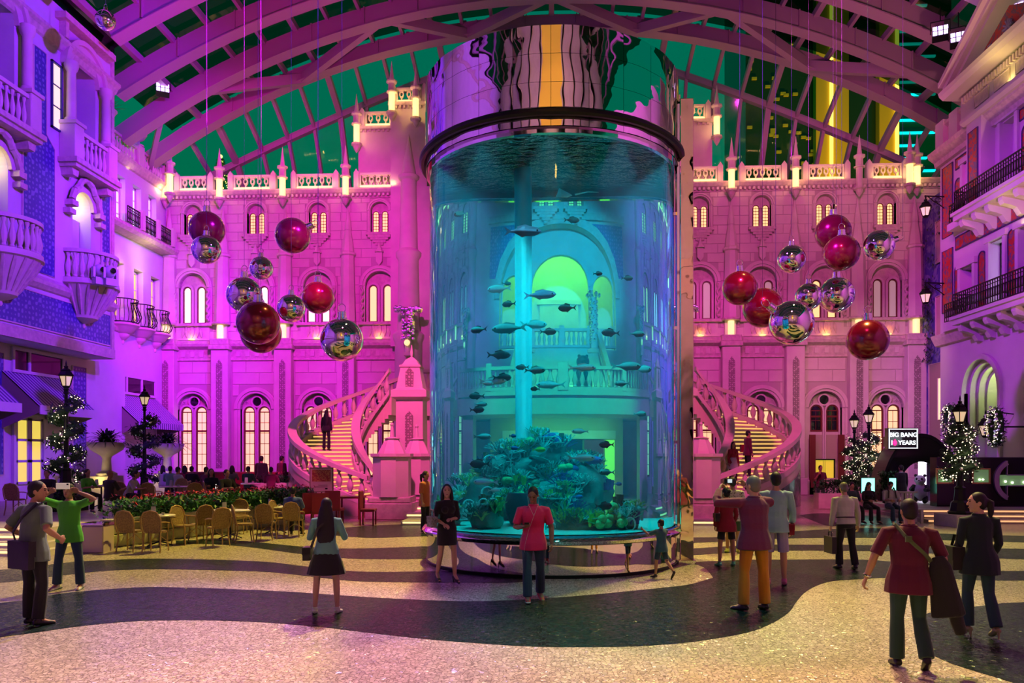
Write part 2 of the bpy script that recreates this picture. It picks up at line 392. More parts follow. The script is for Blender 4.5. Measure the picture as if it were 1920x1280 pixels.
# ashlar blocks: separate below the string course, the fine upper courses in one part
blockmesh = {}
def block(x0, x1, z0, z1, y=YF):
    w, h = round(x1-x0, 2), round(z1-z0, 2)
    if w < .12 or h < .1: return
    if (w, h) not in blockmesh:
        blockmesh[(w, h)] = MB().bbox(-w/2, w/2, -.035, .01, -h/2, h/2, .018).mesh('stone_block', STONE)
    link('stone_block', blockmesh[(w, h)], wall_back, ((x0+x1)/2, y, (z0+z1)/2))
def courses(x0, x1, zs, bw, fn, off=0):
    for r, (a, b) in enumerate(zip(zs, zs[1:])):
        x = x0-((r+off) % 2)*bw/2
        while x < x1:
            a0, a1 = max(x, x0), min(x+bw, x1); x += bw
            if a1-a0 < .1: continue
            o = in_op(ops_all, a0, a1, a, b)
            if o:
                if o[0]-a0 > .1: fn(a0+.01, o[0], a+.01, b-.01)
                if a1-o[1] > .1: fn(o[1], a1-.01, a+.01, b-.01)
            else: fn(a0+.01, a1-.01, a+.01, b-.01)
zl = [.9+i*.64 for i in range(11)]
for ps in (PL, PR):
    for a, b in zip(ps, ps[1:]): courses(a+.55, b-.55, zl, 1.5, block)
def sblock(x0, x1, z0, z1): stuffm.bbox(x0, x1, YF-.025, YF+.01, z0, z1, .012)
zu = [8.45+i*.5 for i in range(17)]
courses(-22.5, PL[-1]-.3, zu, 1.15, sblock); courses(PR[0]+.3, 20.4, zu, 1.15, sblock, 1)
stuffm.obj('ashlar_facing', STONE, wall_back, kind='stuff')
# string courses, plinth and cornice
def course(name, prof, x0, x1, n, label, y=YF):
    m = MB(); vs = [(x0, y+a, z) for a, z in prof]+[(x1, y+a, z) for a, z in prof]; k = len(prof)
    m.add(vs, [(i, i+1, k+i+1, k+i) for i in range(k-1)]+[tuple(range(k-1,-1,-1)), tuple(range(k, 2*k))])
    o = m.obj(name, STONE2, kind='structure'); tag(o, label, 'moulding'); return o
for i, (x0, x1, sd) in enumerate(((-23, PL[-1], 'left'), (PR[0], 21, 'right'))):
    course('trim_%d' % (2+3*i), [(0,.0),(-.3,.0),(-.3,.75),(-.22,.85),(0,.9)], x0, x1, 0, 'stone plinth at the foot of the facade, %s of the aquarium' % sd)
    c = course('trim_%d' % (3+3*i), [(0,7.3),(-.1,7.35),(-.06,7.45),(-.06,7.95),(-.3,8.1),(-.34,8.25),(-.25,8.3),(-.25,8.42),(0,8.46)], x0, x1, 0, 'string course halfway up the facade, %s of the aquarium' % sd)
    mm = MB(); x = x0+.4
    while x < x1-.3: mm.box(x, x+.22, YF-.1, YF-.05, 7.55, 7.85); x += .52
    mm.obj('square_frieze', STONE, c, kind='stuff')
    c = course('trim_%d' % (4+3*i), [(0,16.2),(-.06,16.22),(-.06,16.34),(-.3,16.45),(-.42,16.6),(-.42,16.68),(.4,16.7)], x0, x1, 0, 'cornice under the facade balustrade, %s of the aquarium' % sd)
    mm = MB(); x = x0+.1
    while x < x1-.1: mm.box(x, x+.12, YF-.24, YF-.02, 16.28, 16.42); x += .24
    mm.obj('dentil_row', STONE, c, kind='stuff')
# ------------------------------------------------------------------ windows
def arch_pts(cx, z0, w, h, n=8):
    r = w/2; return [(cx-r, z0),(cx+r, z0)]+[(cx+r*cos(pi*i/n), z0+h+r*sin(pi*i/n)) for i in range(n+1)]
def lancet(root, cx, z0, w, h, y, glass, fw=.045, cols=2, rows=5, panes=False, arch_head=True):
    f = MB(); f.ring(cx, z0+h, w/2, w/2+fw, y-.06, y+.02, n=10)
    f.box(cx-w/2-fw, cx-w/2, y-.06, y+.02, z0, z0+h); f.box(cx+w/2, cx+w/2+fw, y-.06, y+.02, z0, z0+h); f.box(cx-w/2-fw, cx+w/2+fw, y-.06, y+.02, z0-fw, z0)
    fr = f.obj('frame', BRONZE, root)
    if panes:
        zs = [z0+h*i/rows for i in range(rows+1)]
        for c in range(cols):
            for a, b in zip(zs, zs[1:]):
                if a < z0+h*.72 < b: pass
                xw = w/cols; g = .012
                MB().box(cx-w/2+c*xw+g, cx-w/2+(c+1)*xw-g, y-.012, y, a+g, b-g).obj('pane', glass, fr)
        MB().prism(arch_pts(cx, z0+h, w-.03, .01), y-.012, y).obj('pane', glass, fr)
        t = MB(); t.box(cx-w/2, cx+w/2, y-.03, y+.005, z0, z0+h+.02); t.obj('glazing_bars', BRONZE, fr) if False else None
        k = MB(); [k.box(cx-w/2, cx+w/2, y-.02, y+.004, z-.015, z+.015) for z in zs]; [k.box(cx-w/2+c*w/cols-.012, cx-w/2+c*w/cols+.012, y-.02, y+.004, z0, z0+h) for c in range(1, cols)]
        k.box(cx-w/2, cx+w/2, y-.05, y+.01, z0+h*.7-.05, z0+h*.7+.05); k.box(cx-w/2, cx+w/2, y-.05, y+.01, z0+h-.03, z0+h+.03)
        k.obj('glazing_bars', BRONZE, fr)
    else:
        MB().prism(arch_pts(cx, z0, w, h), y-.012, y).obj('pane', glass, fr)
        if rows:
            k = MB(); [k.box(cx-w/2, cx+w/2, y-.022, y-.008, z0+h*i/rows-.012, z0+h*i/rows+.012) for i in range(1, rows+1)]
            [k.box(cx-w/2+c*w/cols-.01, cx-w/2+c*w/cols+.01, y-.022, y-.008, z0, z0+h+w/2*.8) for c in range(1, cols)]
            k.obj('glazing_bars', BRONZE, fr)
WN = [0]
def window(kind, cx, glass, label, y=YF, copy=None):
    WN[0] += 1; nm = 'window_%d' % WN[0]
    z0, w, h = ZW[kind]; r = w/2
    if copy:
        c = copy_tree(copy, loc=(cx, y, z0), label=label); c.name = nm; return c
    t = thing(nm, label, 'window', (cx, y, z0), kind='structure')
    b = MB(); b.prism(arch_pts(0, 0, w+.02, h, 14), .26, .34); b.obj('tympanum', STONE2, t)
    a = MB(); b2 = {'lower': (.0, .34), 'middle': (.0, .3), 'upper': (0, .17)}[kind]
    for (p, q, yy) in ((b2[0], b2[1]*.4, -.10), (b2[1]*.4, b2[1]*.75, -.17), (b2[1]*.75, b2[1], -.11)):
        a.ring(0, h, r+p, r+q, yy, .3, n=20)
        for s in (-1, 1): a.box(*sorted((s*(r+p), s*(r+q))), yy+.05, .3, 0, h)
    a.obj('archivolt', STONE, t)
    s = MB(); s.bbox(-r-b2[1]-.06, r+b2[1]+.06, -.24, .3, -.16, 0, .02)
    if kind == 'upper':
        for i, (hw, dz) in enumerate(((.62,-.16),(.5,-.28),(.36,-.42),(.22,-.56),(.1,-.72))): s.box(-hw, hw, -.22+.035*i, .0, dz-.14, dz)
    s.obj('sill', STONE2, t)
    if kind == 'upper':
        for x in (-.25, .25): lancet(t, x, .08, .27, 1.0, .24, glass, .035, 2, 6)
        n_ = MB(); n_.ring(-.25, 1.08, .17, .23, .18, .27, n=10); n_.ring(.25, 1.08, .17, .23, .18, .27, n=10); n_.obj('lancet_moulding', STONE, t)
    elif kind == 'middle':
        for x in (-.4, .4): lancet(t, x, .1, .36, 1.75, .24, glass, .05, 1, 0)
        n_ = MB()
        for x in (-.4, .4): n_.ring(x, 1.85, .25, .38, .14, .27, n=12); n_.box(x-.38, x-.25, .14, .27, .0, 1.85); n_.box(x+.25, x+.38, .14, .27, 0, 1.85)
        n_.obj('lancet_moulding', STONE, t)
        for s_ in (-1, 1):
            k = MB(); n = 14
            pts = [(s_*(r+.14)+.05*cos(i*1.2), -.2+.05*sin(i*1.2), .1+(h-.2)*i/24) for i in range(25)]
            k.tube(pts, .07, 6); k.obj('twisted_column', STONE2, t, smooth=True)
        k = MB(); k.box(-.17, .17, -.2, 0, h+r+.5, h+r+1.0); k.lathe([(.24,0),(.24,.08),(.16,.1),(.02,.55)], 8, (0,-.12,h+r+1.0)); k.prism([(-.17,h+r+.5),(0,h+r+.28),(.17,h+r+.5)], -.2, 0); k.obj('pinnacle', STONE, t)
    else:
        for x in (-.42, .42): lancet(t, x, .1, .5, 3.5, .22, glass, .07, 2, 6, True)
        n_ = MB()
        for x in (-.42, .42): n_.ring(x, 3.6, .32, .41, .1, .27, n=12); n_.box(x-.41, x-.33, .1, .27, 0, 3.6); n_.box(x+.33, x+.41, .1, .27, 0, 3.6)
        n_.obj('lancet_moulding', STONE, t)
        k = MB(); k.ring(0, h+.43, .25, .33, .12, .27, 0, 2*pi, 20); k.obj('roundel_rim', STONE, t)
        k = MB(); k.prism([(.26*cos(2*pi*i/20), h+.43+.26*sin(2*pi*i/20)) for i in range(20)], .22, .27); k.obj('roundel', GLASSDK, t)
        k = MB()
        for s_ in (-1, 1):
            for a_ in (.35, .75, 1.1): k.tube([(s_*(.62+.09*cos(a)), .22, h+.05+.28*a_+.09*sin(a)) for a in [i*.7 for i in range(10)]], .025, 4)
        k.obj('scroll_carving', STONE, t)
    return t
ordn = ['first','second','third','fourth']
protos = {}
for side, ws in (('left', WL), ('right', WR)):
    for i, cx in enumerate(ws):
        where = '%s upright from the left wall' % ordn[i] if side == 'left' else '%s upright from the right wall' % ordn[3-i]
        for kind in ('lower', 'middle', 'upper'):
            if kind == 'lower' and (side, i) == ('right', 2): continue
            if kind == 'upper': g = LIT_UP
            elif kind == 'lower': g = LIT_LOW
            else: g = LIT_MID if side == 'left' and i < 3 else LIT_DIM if (i+(side=='right')) != 3 else LIT_UP
            key = (kind, g.name)
            n1 = {'lower': 'tall ground floor twin lancet window with a dark roundel', 'middle': 'middle row twin lancet window under a round arch', 'upper': 'small top row twin lancet window on a corbel'}[kind]
            lab = n1+', %s column from the %s wall' % (ordn[i] if side == 'left' else ordn[3-i], side)
            o = window(kind, cx, g, lab, copy=protos.get(key))
            protos.setdefault(key, o)
# the arched doorway in the right part of the facade
dcx = WR[2]; z0, w, h = ZW['lower']
WN[0] = WN[0]
d = copy_tree(protos[('lower', 'cream_lit_glass')], loc=(dcx, YF, z0), label='arched doorway with folded red leaves under dark lancet panes'); d.name = 'door_1'; d['category'] = 'door'
for ch in list(d.children):
    if ch.name.startswith('frame'):
        for g in list(ch.children): bpy.data.objects.remove(g)
        bpy.data.objects.remove(ch)
for x in (-.42, .42): lancet(d, x, 2.55, .5, 1.05, .22, GLASSDK, .08, 2, 2, True)
MB().box(-.86,.86,.18,.3,2.3,2.5).obj('lintel', STONE, d)
MB().box(-.86,.86,.2,.26,.9,2.3).obj('blind_panel', mat('warm_plaster', (.5,.42,.3), .6), d)
MB().box(-.62,.5,.1,.18,-.9,.95).obj('lit_doorway', YEL, d)
for s_, x in ((-1,-.75),(1,.75)):
    k = MB(); k.box(x-.16, x+.16, -.3, -.22, -.88, 2.3); k.box(x-.1, x+.1, -.32, -.2, -.5, .6); k.box(x-.1, x+.1, -.32, -.2, .8, 2.1); k.obj('door_leaf', BRONZE, d)
k = MB(); k.box(-.66,-.6,.02,.18,-.9,.98); k.box(.48,.54,.02,.18,-.9,.98); k.box(-.66,.54,.02,.18,.95,1.02); k.obj('door_frame', IRON, d)
# ------------------------------------------------------------------ buttresses, lotus panels, parapet, finials
LAMPW = glow('white_uplight', (1,.68,.28), 1.3)
LATT = motif('carved_lattice', (.26,.2,.18), (.6,.5,.44), 7)
def buttress(x, label, copy=None):
    if copy: return copy_tree(copy, loc=(x, YF, 0), label=label)
    t = thing('buttress', label, 'buttress', (x, YF, 0), kind='structure')
    m = MB(); m.bbox(-.48,.48,-.5,0,.9,7.9,.03); m.bbox(-.6,.6,-.6,0,0,.9,.04); m.obj('pilaster_shaft', STONE, t)
    m = MB(); m.box(-.17,.17,-.515,-.45,1.4,7.1); m.prism([(-.17,7.1),(.17,7.1),(0,7.35)], -.515,-.45); m.obj('carved_strip', LATT, t)
    m = MB(); m.bbox(-.58,.58,-.62,0,7.9,8.15,.03); m.bbox(-.52,.52,-.56,0,8.15,8.5,.03); m.obj('plinth', STONE2, t)
    m = MB(); m.box(-.3,.3,-.2,0,8.5,9.35); m.obj('niche_core', STONE, t)
    m = MB(); m.lathe([(.17,0),(.17,.75)], 10, (0,-.36,8.5)); m.obj('niche_light', LAMPW, t)
    m = MB(); m.lathe([(.5,0),(.52,.06),(.46,.12)], 8, (0,-.2,9.3)); m.obj('niche_cap', STONE2, t)
    o8 = pi/8; R = Matrix.Rotation(o8, 4, 'Z')
    m = MB(); m.lathe([(.46,9.42),(.36,13.0),(.46,13.05),(.46,13.15),(.34,13.25),(.3,13.7),(.17,14.4),(.2,14.45),(.2,14.55),(.02,15.75)], 8, (0,-.12,0), R); m.obj('octagonal_spire', STONE, t)
    return t
b0 = None
for side, ps in (('left', PL), ('right', PR)):
    for i, x in enumerate(ps):
        if (side, i) in (('left', 4), ('right', 0)): continue
        k = i if side == 'left' else 4-i
        o = buttress(x, 'tall spired buttress with a lit niche, %s from the %s wall' % (ordn[k], side), b0); b0 = b0 or o
def lotus(x, label, copy=None):
    if copy: return copy_tree(copy, loc=(x, YF, 8.9), label=label)
    t = thing('lotus_panel', label, 'relief', (x, YF, 8.9), kind='structure')
    m = MB(); m.box(-.95,.95,-.06,0,-.42,.45); m.obj('panel', STONE, t)
    for k, (px, w, hh, lean) in enumerate(((0,.13,.36,0),(-.28,.09,.34,-.06),(.28,.09,.34,.06),(-.55,.09,.3,.1),(.55,.09,.3,-.1))):
        m = MB(); pts = [(px+lean*t_+w*sin(pi*t_)*s_, -.3+hh*2*t_) for s_, ts in ((1,(0,.25,.5,.75,1)),(-1,(.75,.5,.25))) for t_ in ts]
        m.prism(pts, -.13, -.05); m.obj('petal', STONE2, t)
    m = MB(); m.lathe([(.16,0),(.2,.05),(.1,.07)], 8, (0,-.2,-.42)); m.obj('uplight', LAMPW, t)
    return t
l0 = None
for side, ws in (('left', WL), ('right', WR)):
    for i, x in enumerate(ws):
        o = lotus(x, 'lit lotus relief below the middle window, %s column from the %s wall' % (ordn[i if side == 'left' else 3-i], side), l0); l0 = l0 or o
        point('lotus_lamp', (x, YF-.3, 8.62), 5, (1,.34,.04), .05)
bal_prof = [(.05,0),(.075,.03),(.05,.08),(.09,.2),(.1,.28),(.06,.42),(.035,.52),(.06,.57),(.075,.62),(.05,.64)]
def parapet(x0, x1, z, y, label, h=.8, lampw=0, parent_kind='structure'):
    t = thing('parapet', label, 'parapet', ((x0+x1)/2, y, z), kind='structure'); w = (x1-x0)/2
    m = MB(); m.box(-w, w, -.1, .1, h-.12, h); m.box(-w, w, -.1, .1, 0, .14); m.box(-w, -w+.08, -.1, .1, .14, h-.12); m.box(w-.08, w, -.1, .1, .14, h-.12)
    m.obj('frame', STONE, t)
    for s_ in (-1, 1):
        m = MB(); m.box(s_*(w+.16)-.14, s_*(w+.16)+.14, -.16, .16, -.02, h+.02); m.prism([(s_*(w+.16)-.14,h+.02),(s_*(w+.16)+.14,h+.02),(s_*(w+.16),h+.22)], -.16, .16); m.obj('post', STONE, t)
    n = max(3, int((2*w-.16)/.33)); dx = (2*w-.16)/n; me = None
    bm_ = MB(); k = (h-.26)/.64
    bm_.ring(0, .38*k, .07, .13, -.05, .05, 0, 2*pi, 10, sz=1.6); bm_.box(-.03,.03,-.05,.05,0,.2*k); bm_.box(-.15,.15,-.04,.04,.58*k,.64*k)
    me = bm_.mesh('pierced_motif', STONE2)
    for i in range(n): link('pierced_motif', me, t, (-w+.08+dx*(i+.5), 0, .14))
    m = MB(); m.box(-w+.05, w-.05, -.2, -.13, .0, .05); m.obj('light_strip', glow('parapet_light', (1,.6,.2), 2.2), t)
    area('parapet_lamp', ((x0+x1)/2, y-.45, z+.1), ((x0+x1)/2, y, z+.45), 5*(x1-x0), (1,.6,.2), x1-x0, .08)
    return t
finial0 = None
def finial(x, y, z, label, lit=True, s=1):
    t = thing('finial', label, 'finial', (x, y, z), kind='structure')
    m = MB(); m.lathe([(.03,-.5),(.16,-.3),(.2,-.16),(.3,-.1),(.3,0),(.2,.02)], 8); m.obj('corbel', STONE2, t)
    m = MB(); m.lathe([(.17,.02),(.17,1.02)], 10); m.obj('lamp_shaft', LAMPW if lit else STONE, t)
    m = MB(); m.lathe([(.28,1.02),(.3,1.08),(.2,1.12),(.19,1.5),(.3,1.58),(.3,1.66),(.14,1.7),(.11,1.95),(.01,2.75)], 8); m.obj('spire', STONE, t)
    if lit == 1: point('finial_lamp', (x, y-.5, z+.4), 14, (1,.55,.12), .1)
    return t
for side, ps in (('left', PL), ('right', PR)):
    for i in range(4):
        a, b = ps[i]+.72, ps[i+1]-.72
        if (side, i) == ('right', 0): a = 6.9
        k = i if side == 'left' else 3-i
        parapet(a, b, 16.7, YF-.2, 'pierced lit balustrade on the facade cornice, %s from the %s wall' % (ordn[k], side))
    for i, x in enumerate(ps):
        if (side, i) in (('left', 4), ('right', 0)): continue
        k = i if side == 'left' else 4-i
        finial(x, YF-.45, 16.2, 'spired finial %s on the cornice, %s from the %s wall' % ('dark' if (side, i) == ('right', 3) else 'with a glowing shaft', ordn[k], side), lit=(side, i) != ('right', 3))
# ------------------------------------------------------------------ raised centre block and towers
m = MB()
xl0, xl1, xt0, xt1 = at(672,300,42.4).x, at(740,300,42.4).x, at(736,300,42).x, at(803,300,42).x
m.box(xl0, 8.7, 42.4, 43.2, 16.6, 20.3)
for z in [16.7+.45*i for i in range(8)]: pass
blk = m.obj('wall_centre', STONE, kind='structure'); tag(blk, 'raised centre block standing behind the facade cornice', 'wall')
m = MB(); [m.box(x, x+.12, 42.3, 42.4, 20.0, 20.12) for x in [xl0+.1+.25*i for i in range(int((8.7-xl0)/.25))]]; m.obj('dentil_row', STONE2, blk, kind='stuff')
m = MB(); m.box(xl0-.1, 8.8, 42.22, 43.3, 20.12, 20.3); m.obj('cornice', STONE2, blk)
parapet(xl0+.4, xl1-.2, 20.3, 42.4, 'short lit balustrade on the raised block, left end')
parapet(7.0, 8.3, 20.3, 42.4, 'short lit balustrade on the raised block, right end')
finial(xl0-.05, 42.2, 19.3, 'glowing finial at the left corner of the raised block')
finial(8.9, 42.2, 19.3, 'glowing finial at the right corner of the raised block')
for sx, sd in ((1, 'left'), (-1, 'right')):
    a, b = (xt0, xt1) if sx > 0 else (4.9, 6.7)
    t = thing('tower', 'square pinnacle tower rising %s of the aquarium' % sd, 'tower', (0,0,0), kind='structure')
    m = MB(); m.box(a, b, 41.5, 43.4, 0 if False else 8, 21.0); m.obj('shaft', STONE, t)
    m = MB(); m.box(a-.12, b+.12, 41.35, 43.5, 21.0, 21.2); [m.box(x, x+.1, 41.38, 41.5, 20.85, 21.0) for x in [a+.05+.22*i for i in range(int((b-a)/.22))]]; m.obj('cornice', STONE2, t)
    parapet(a+.3, b-.3, 21.2, 41.6, 'short pierced balustrade on the %s tower top' % sd)
    finial(a+.1, 41.3, 20.6, 'bright finial on the outer corner of the %s tower' % sd, s=1)
    finial(b-.55, 41.2, 20.2, 'bright finial on the inner corner of the %s tower' % sd)
    # round turret below
    x = PL[-1] if sx > 0 else PR[0]
    t = thing('turret', 'slender round turret with a pointed cap, %s of the aquarium' % sd, 'turret', (x, YF-.6, 0), kind='structure')
    m = MB(); m.lathe([(.75,0),(.75,8.2),(.85,8.4),(.85,8.6),(.62,8.8),(.55,12.6),(.68,12.8),(.7,13.0),(.5,13.2)], 12); m.obj('drum', STONE, t, True)
    m = MB(); m.lathe([(.5,13.2),(.42,16.9),(.55,17.0),(.58,17.15),(.4,17.25),(.02,19.4)], 10); m.obj('cap', STONE, t, True)
# ------------------------------------------------------------------ centre bay with the big arch (seen through the water)
YB = 41.4; m = MB(); zf = 7.6
R1, zs1 = 3.75, 10.3
wall_cell(m, PL[-1], PR[0], zf, 16.6, [(XC, 2*R1, zf, zs1-zf)], y=YB, d=.7, n=24)
m.box(PL[-1], XC-3.2, YB, YB+.7, 0, zf); m.box(XC+3.2, PR[0], YB, YB+.7, 0, zf); m.box(XC-3.2, XC+3.2, YB, YB+.7, 4.4, zf)
cb = m.obj('wall_bay', STONE, kind='structure'); tag(cb, 'projecting centre bay with a great arch behind the aquarium', 'wall')
m = MB(); m.ring(XC, zs1, R1, R1+.45, YB-.2, YB+.1, n=28); m.box(XC-R1-1.2, XC+R1+1.2, YB-.25, YB, 14.25, 14.6); m.obj('arch_moulding', STONE2, cb)
for s_ in (-1, 1):
    m = MB(); pts = [(XC+s_*(R1+.95), 14.1), (XC+s_*(R1+.95), 11.4)]+[(XC+s_*(R1+.55)*cos(a), zs1+(R1+.55)*sin(a)) for a in (.25,.5,.75,1.0)]+[(XC+s_*1.9, 14.1)]
    m.prism(pts if s_ < 0 else pts[::-1], YB-.04, YB); m.obj('spandrel_panel', BLUEMO, cb)
# three-arch screen inside
m = MB(); ys = YB+.7
scr = [(XC, 3.3, zf, 3.4), (XC-2.8, 1.65, zf, 3.2), (XC+2.8, 1.65, zf, 3.2)]
wall_cell(m, XC-1.88, XC+1.88, zf, 14.2, [scr[0]], y=ys, d=.3); wall_cell(m, XC-3.8, XC-1.88, zf, 14.2, [scr[1]], y=ys, d=.3); wall_cell(m, XC+1.88, XC+3.8, zf, 14.2, [scr[2]], y=ys, d=.3)
for cx, w, z_, h_ in scr: m.ring(cx, z_+h_, w/2, w/2+.16, ys-.1, ys+.1, n=18)
m.obj('arch_screen', STONE, cb)
room = MB(); room.add([(XC-5,ys+.3,zf),(XC+5,ys+.3,zf),(XC+5,ys+4,zf),(XC-5,ys+4,zf),(XC-5,ys+.3,14.5),(XC+5,ys+.3,14.5),(XC+5,ys+4,14.5),(XC-5,ys+4,14.5)], [(0,1,2,3),(7,6,5,4),(3,2,6,7),(0,3,7,4),(1,5,6,2)])
room.obj('gallery_room', PLASTER, cb)
m = MB(); m.box(XC-1.3,XC+1.3,ys+3.85,ys+4,zf,zf+3.2); m.box(XC-1.5,XC+1.5,ys+3.8,ys+4,zf+3.2,zf+3.45); m.obj('gallery_doorcase', STONE, cb)
area('gallery_lamp', (XC, ys+2, 14.3), (XC, ys+2, 7), 800, (1,.66,.02), 6, 2.5)
for wx in (XC-.85, XC+.85):
    window('upper', wx, LIT_UP, 'small top row twin window of the centre bay, %s of two' % ('left' if wx < XC else 'right'), y=YB-.33, copy=None).location.z = 14.85
# gallery balustrade
BAL = MB().lathe(bal_prof, 8).mesh('baluster', STONE, True)
def balustrade_line(t, p0, p1, h=1.0, gap=.26, mt=STONE, ends=True, sc=1.0):
    p0, p1 = Vector(p0), Vector(p1); d = p1-p0; L = hypot(d.x, d.y); a = atan2(d.y, d.x)
    n = max(1, int(L/gap))
    for i in range(n):
        link('baluster', BAL, t, p0+d*((i+.5)/n)+Vector((0,0,.14)), scale=(sc, sc, (h-.28)/.64))
    M = Matrix.Translation(p0) @ Matrix.Rotation(a, 4, 'Z'); sl = d.z/L if L else 0
    for nm, z0, z1, w in (('rail', h-.14, h, .15), ('base_rail', 0, .14, .13)):
        m = MB(); m.add([(0,-w,z0),(L,-w,z0+d.z),(L,w,z0+d.z),(0,w,z0),(0,-w,z1),(L,-w,z1+d.z),(L,w,z1+d.z),(0,w,z1)], [(0,3,2,1),(4,5,6,7),(0,1,5,4),(1,2,6,5),(2,3,7,6),(3,0,4,7)], M); m.obj(nm, mt, t)
t = thing('balustrade', 'gallery balustrade under the three lit arches', 'balustrade', kind='structure')
balustrade_line(t, (XC-3.7, YB+.2, zf+.1), (XC+3.7, YB+.2, zf+.1))
for x in (-3.3,-1.6,0,1.6,3.3): MB().box(XC+x-.13, XC+x+.13, YB+.05, YB+.35, zf+.1, zf+1.25).obj('post', STONE, t)
for sx in (-1, 1):
    t = thing('wreath_column', 'gallery column wrapped in silver baubles, %s of the middle arch' % ('left' if sx < 0 else 'right'), 'column', (XC+sx*1.85, YB-.5, zf), kind=None)
    m = MB(); m.lathe([(.42,-2.6),(.42,-.3),(.5,-.25),(.5,-.1),(.25,0),(.2,2.6)], 12); m.obj('pedestal', STONE, t, True)
    m = MB(); [m.ball((.22*cos(i*2.4), .22*sin(i*2.4), .3+i*.055), .1, 7, 5) for i in range(42)]; [m.ball((.4*cos(i*1.1), .4*sin(i*1.1), 2.7+.05*(i%3)), .13, 7, 5) for i in range(8)]; m.obj('bauble_wrap', mat('silver_bauble', (.8,.8,.85), .15, 1), t, True, kind='stuff')
# ================================================================== stairs and landing
ZL = 4.9; LY = 34.4
land = thing('landing', 'upper stair landing spanning between both curved stairs', 'landing', kind='structure')
m = MB(); m.box(-6.4, 5.6, LY, YB, ZL-1.0, ZL); m.box(-6.4, 5.6, LY-.12, LY, ZL-.2, ZL); m.obj('slab', STONE, land)
m = MB(); m.box(-4.2, 3.2, 38.4, 38.6, 0, ZL-1.0); m.obj('lower_wall', mat('warm_wall', (.6,.5,.25), .6), land)
for s_ in (-1, 1):
    m = MB(); m.box(XC+s_*5.0-.6, XC+s_*5.0+.6, LY+.3, LY+1.4, 0, ZL-1); m.obj('pier', STONE, land)
t = thing('balustrade', 'landing balustrade between the tops of both stairs', 'balustrade', kind='structure')
balustrade_line(t, (-6.2, LY, ZL), (5.4, LY, ZL), 1.05)
for x in (-6.2,-3.3,-.4,2.5,5.4): MB().bbox(x-.16, x+.16, LY-.16, LY+.16, ZL, ZL+1.2).obj('post', STONE, t)
area('entrance_fill', (XC, 36.6, 3.7), (XC, 38, .5), 120, (1,.8,.3), 5, 1.2)  # added light that brightens the entrance under the landing
d = thing('door_2', 'wide glazed entrance with red drapes under the landing', 'door', (XC, 38.3, 0), kind='structure')
MB().box(-2.9,2.9,-.1,0,2.9,3.3).obj('lintel', STONE, d)
for i, (x0, x1, mt) in enumerate(((-2.8,-2.1,glow('yellow_lit_panel',(.9,.75,.06),1.3)),(-2.0,-.9,mat('red_drape',(.35,.03,.05),.8)),(-.8,.1,GLASSDK),(.2,1.3,MATS['yellow_lit_panel']),(1.4,2.3,MATS['red_drape']),(2.4,2.8,MATS['yellow_lit_panel']))):
    MB().box(x0, x1, -.08, 0, .05, 2.85).obj('door_panel', mt, d)
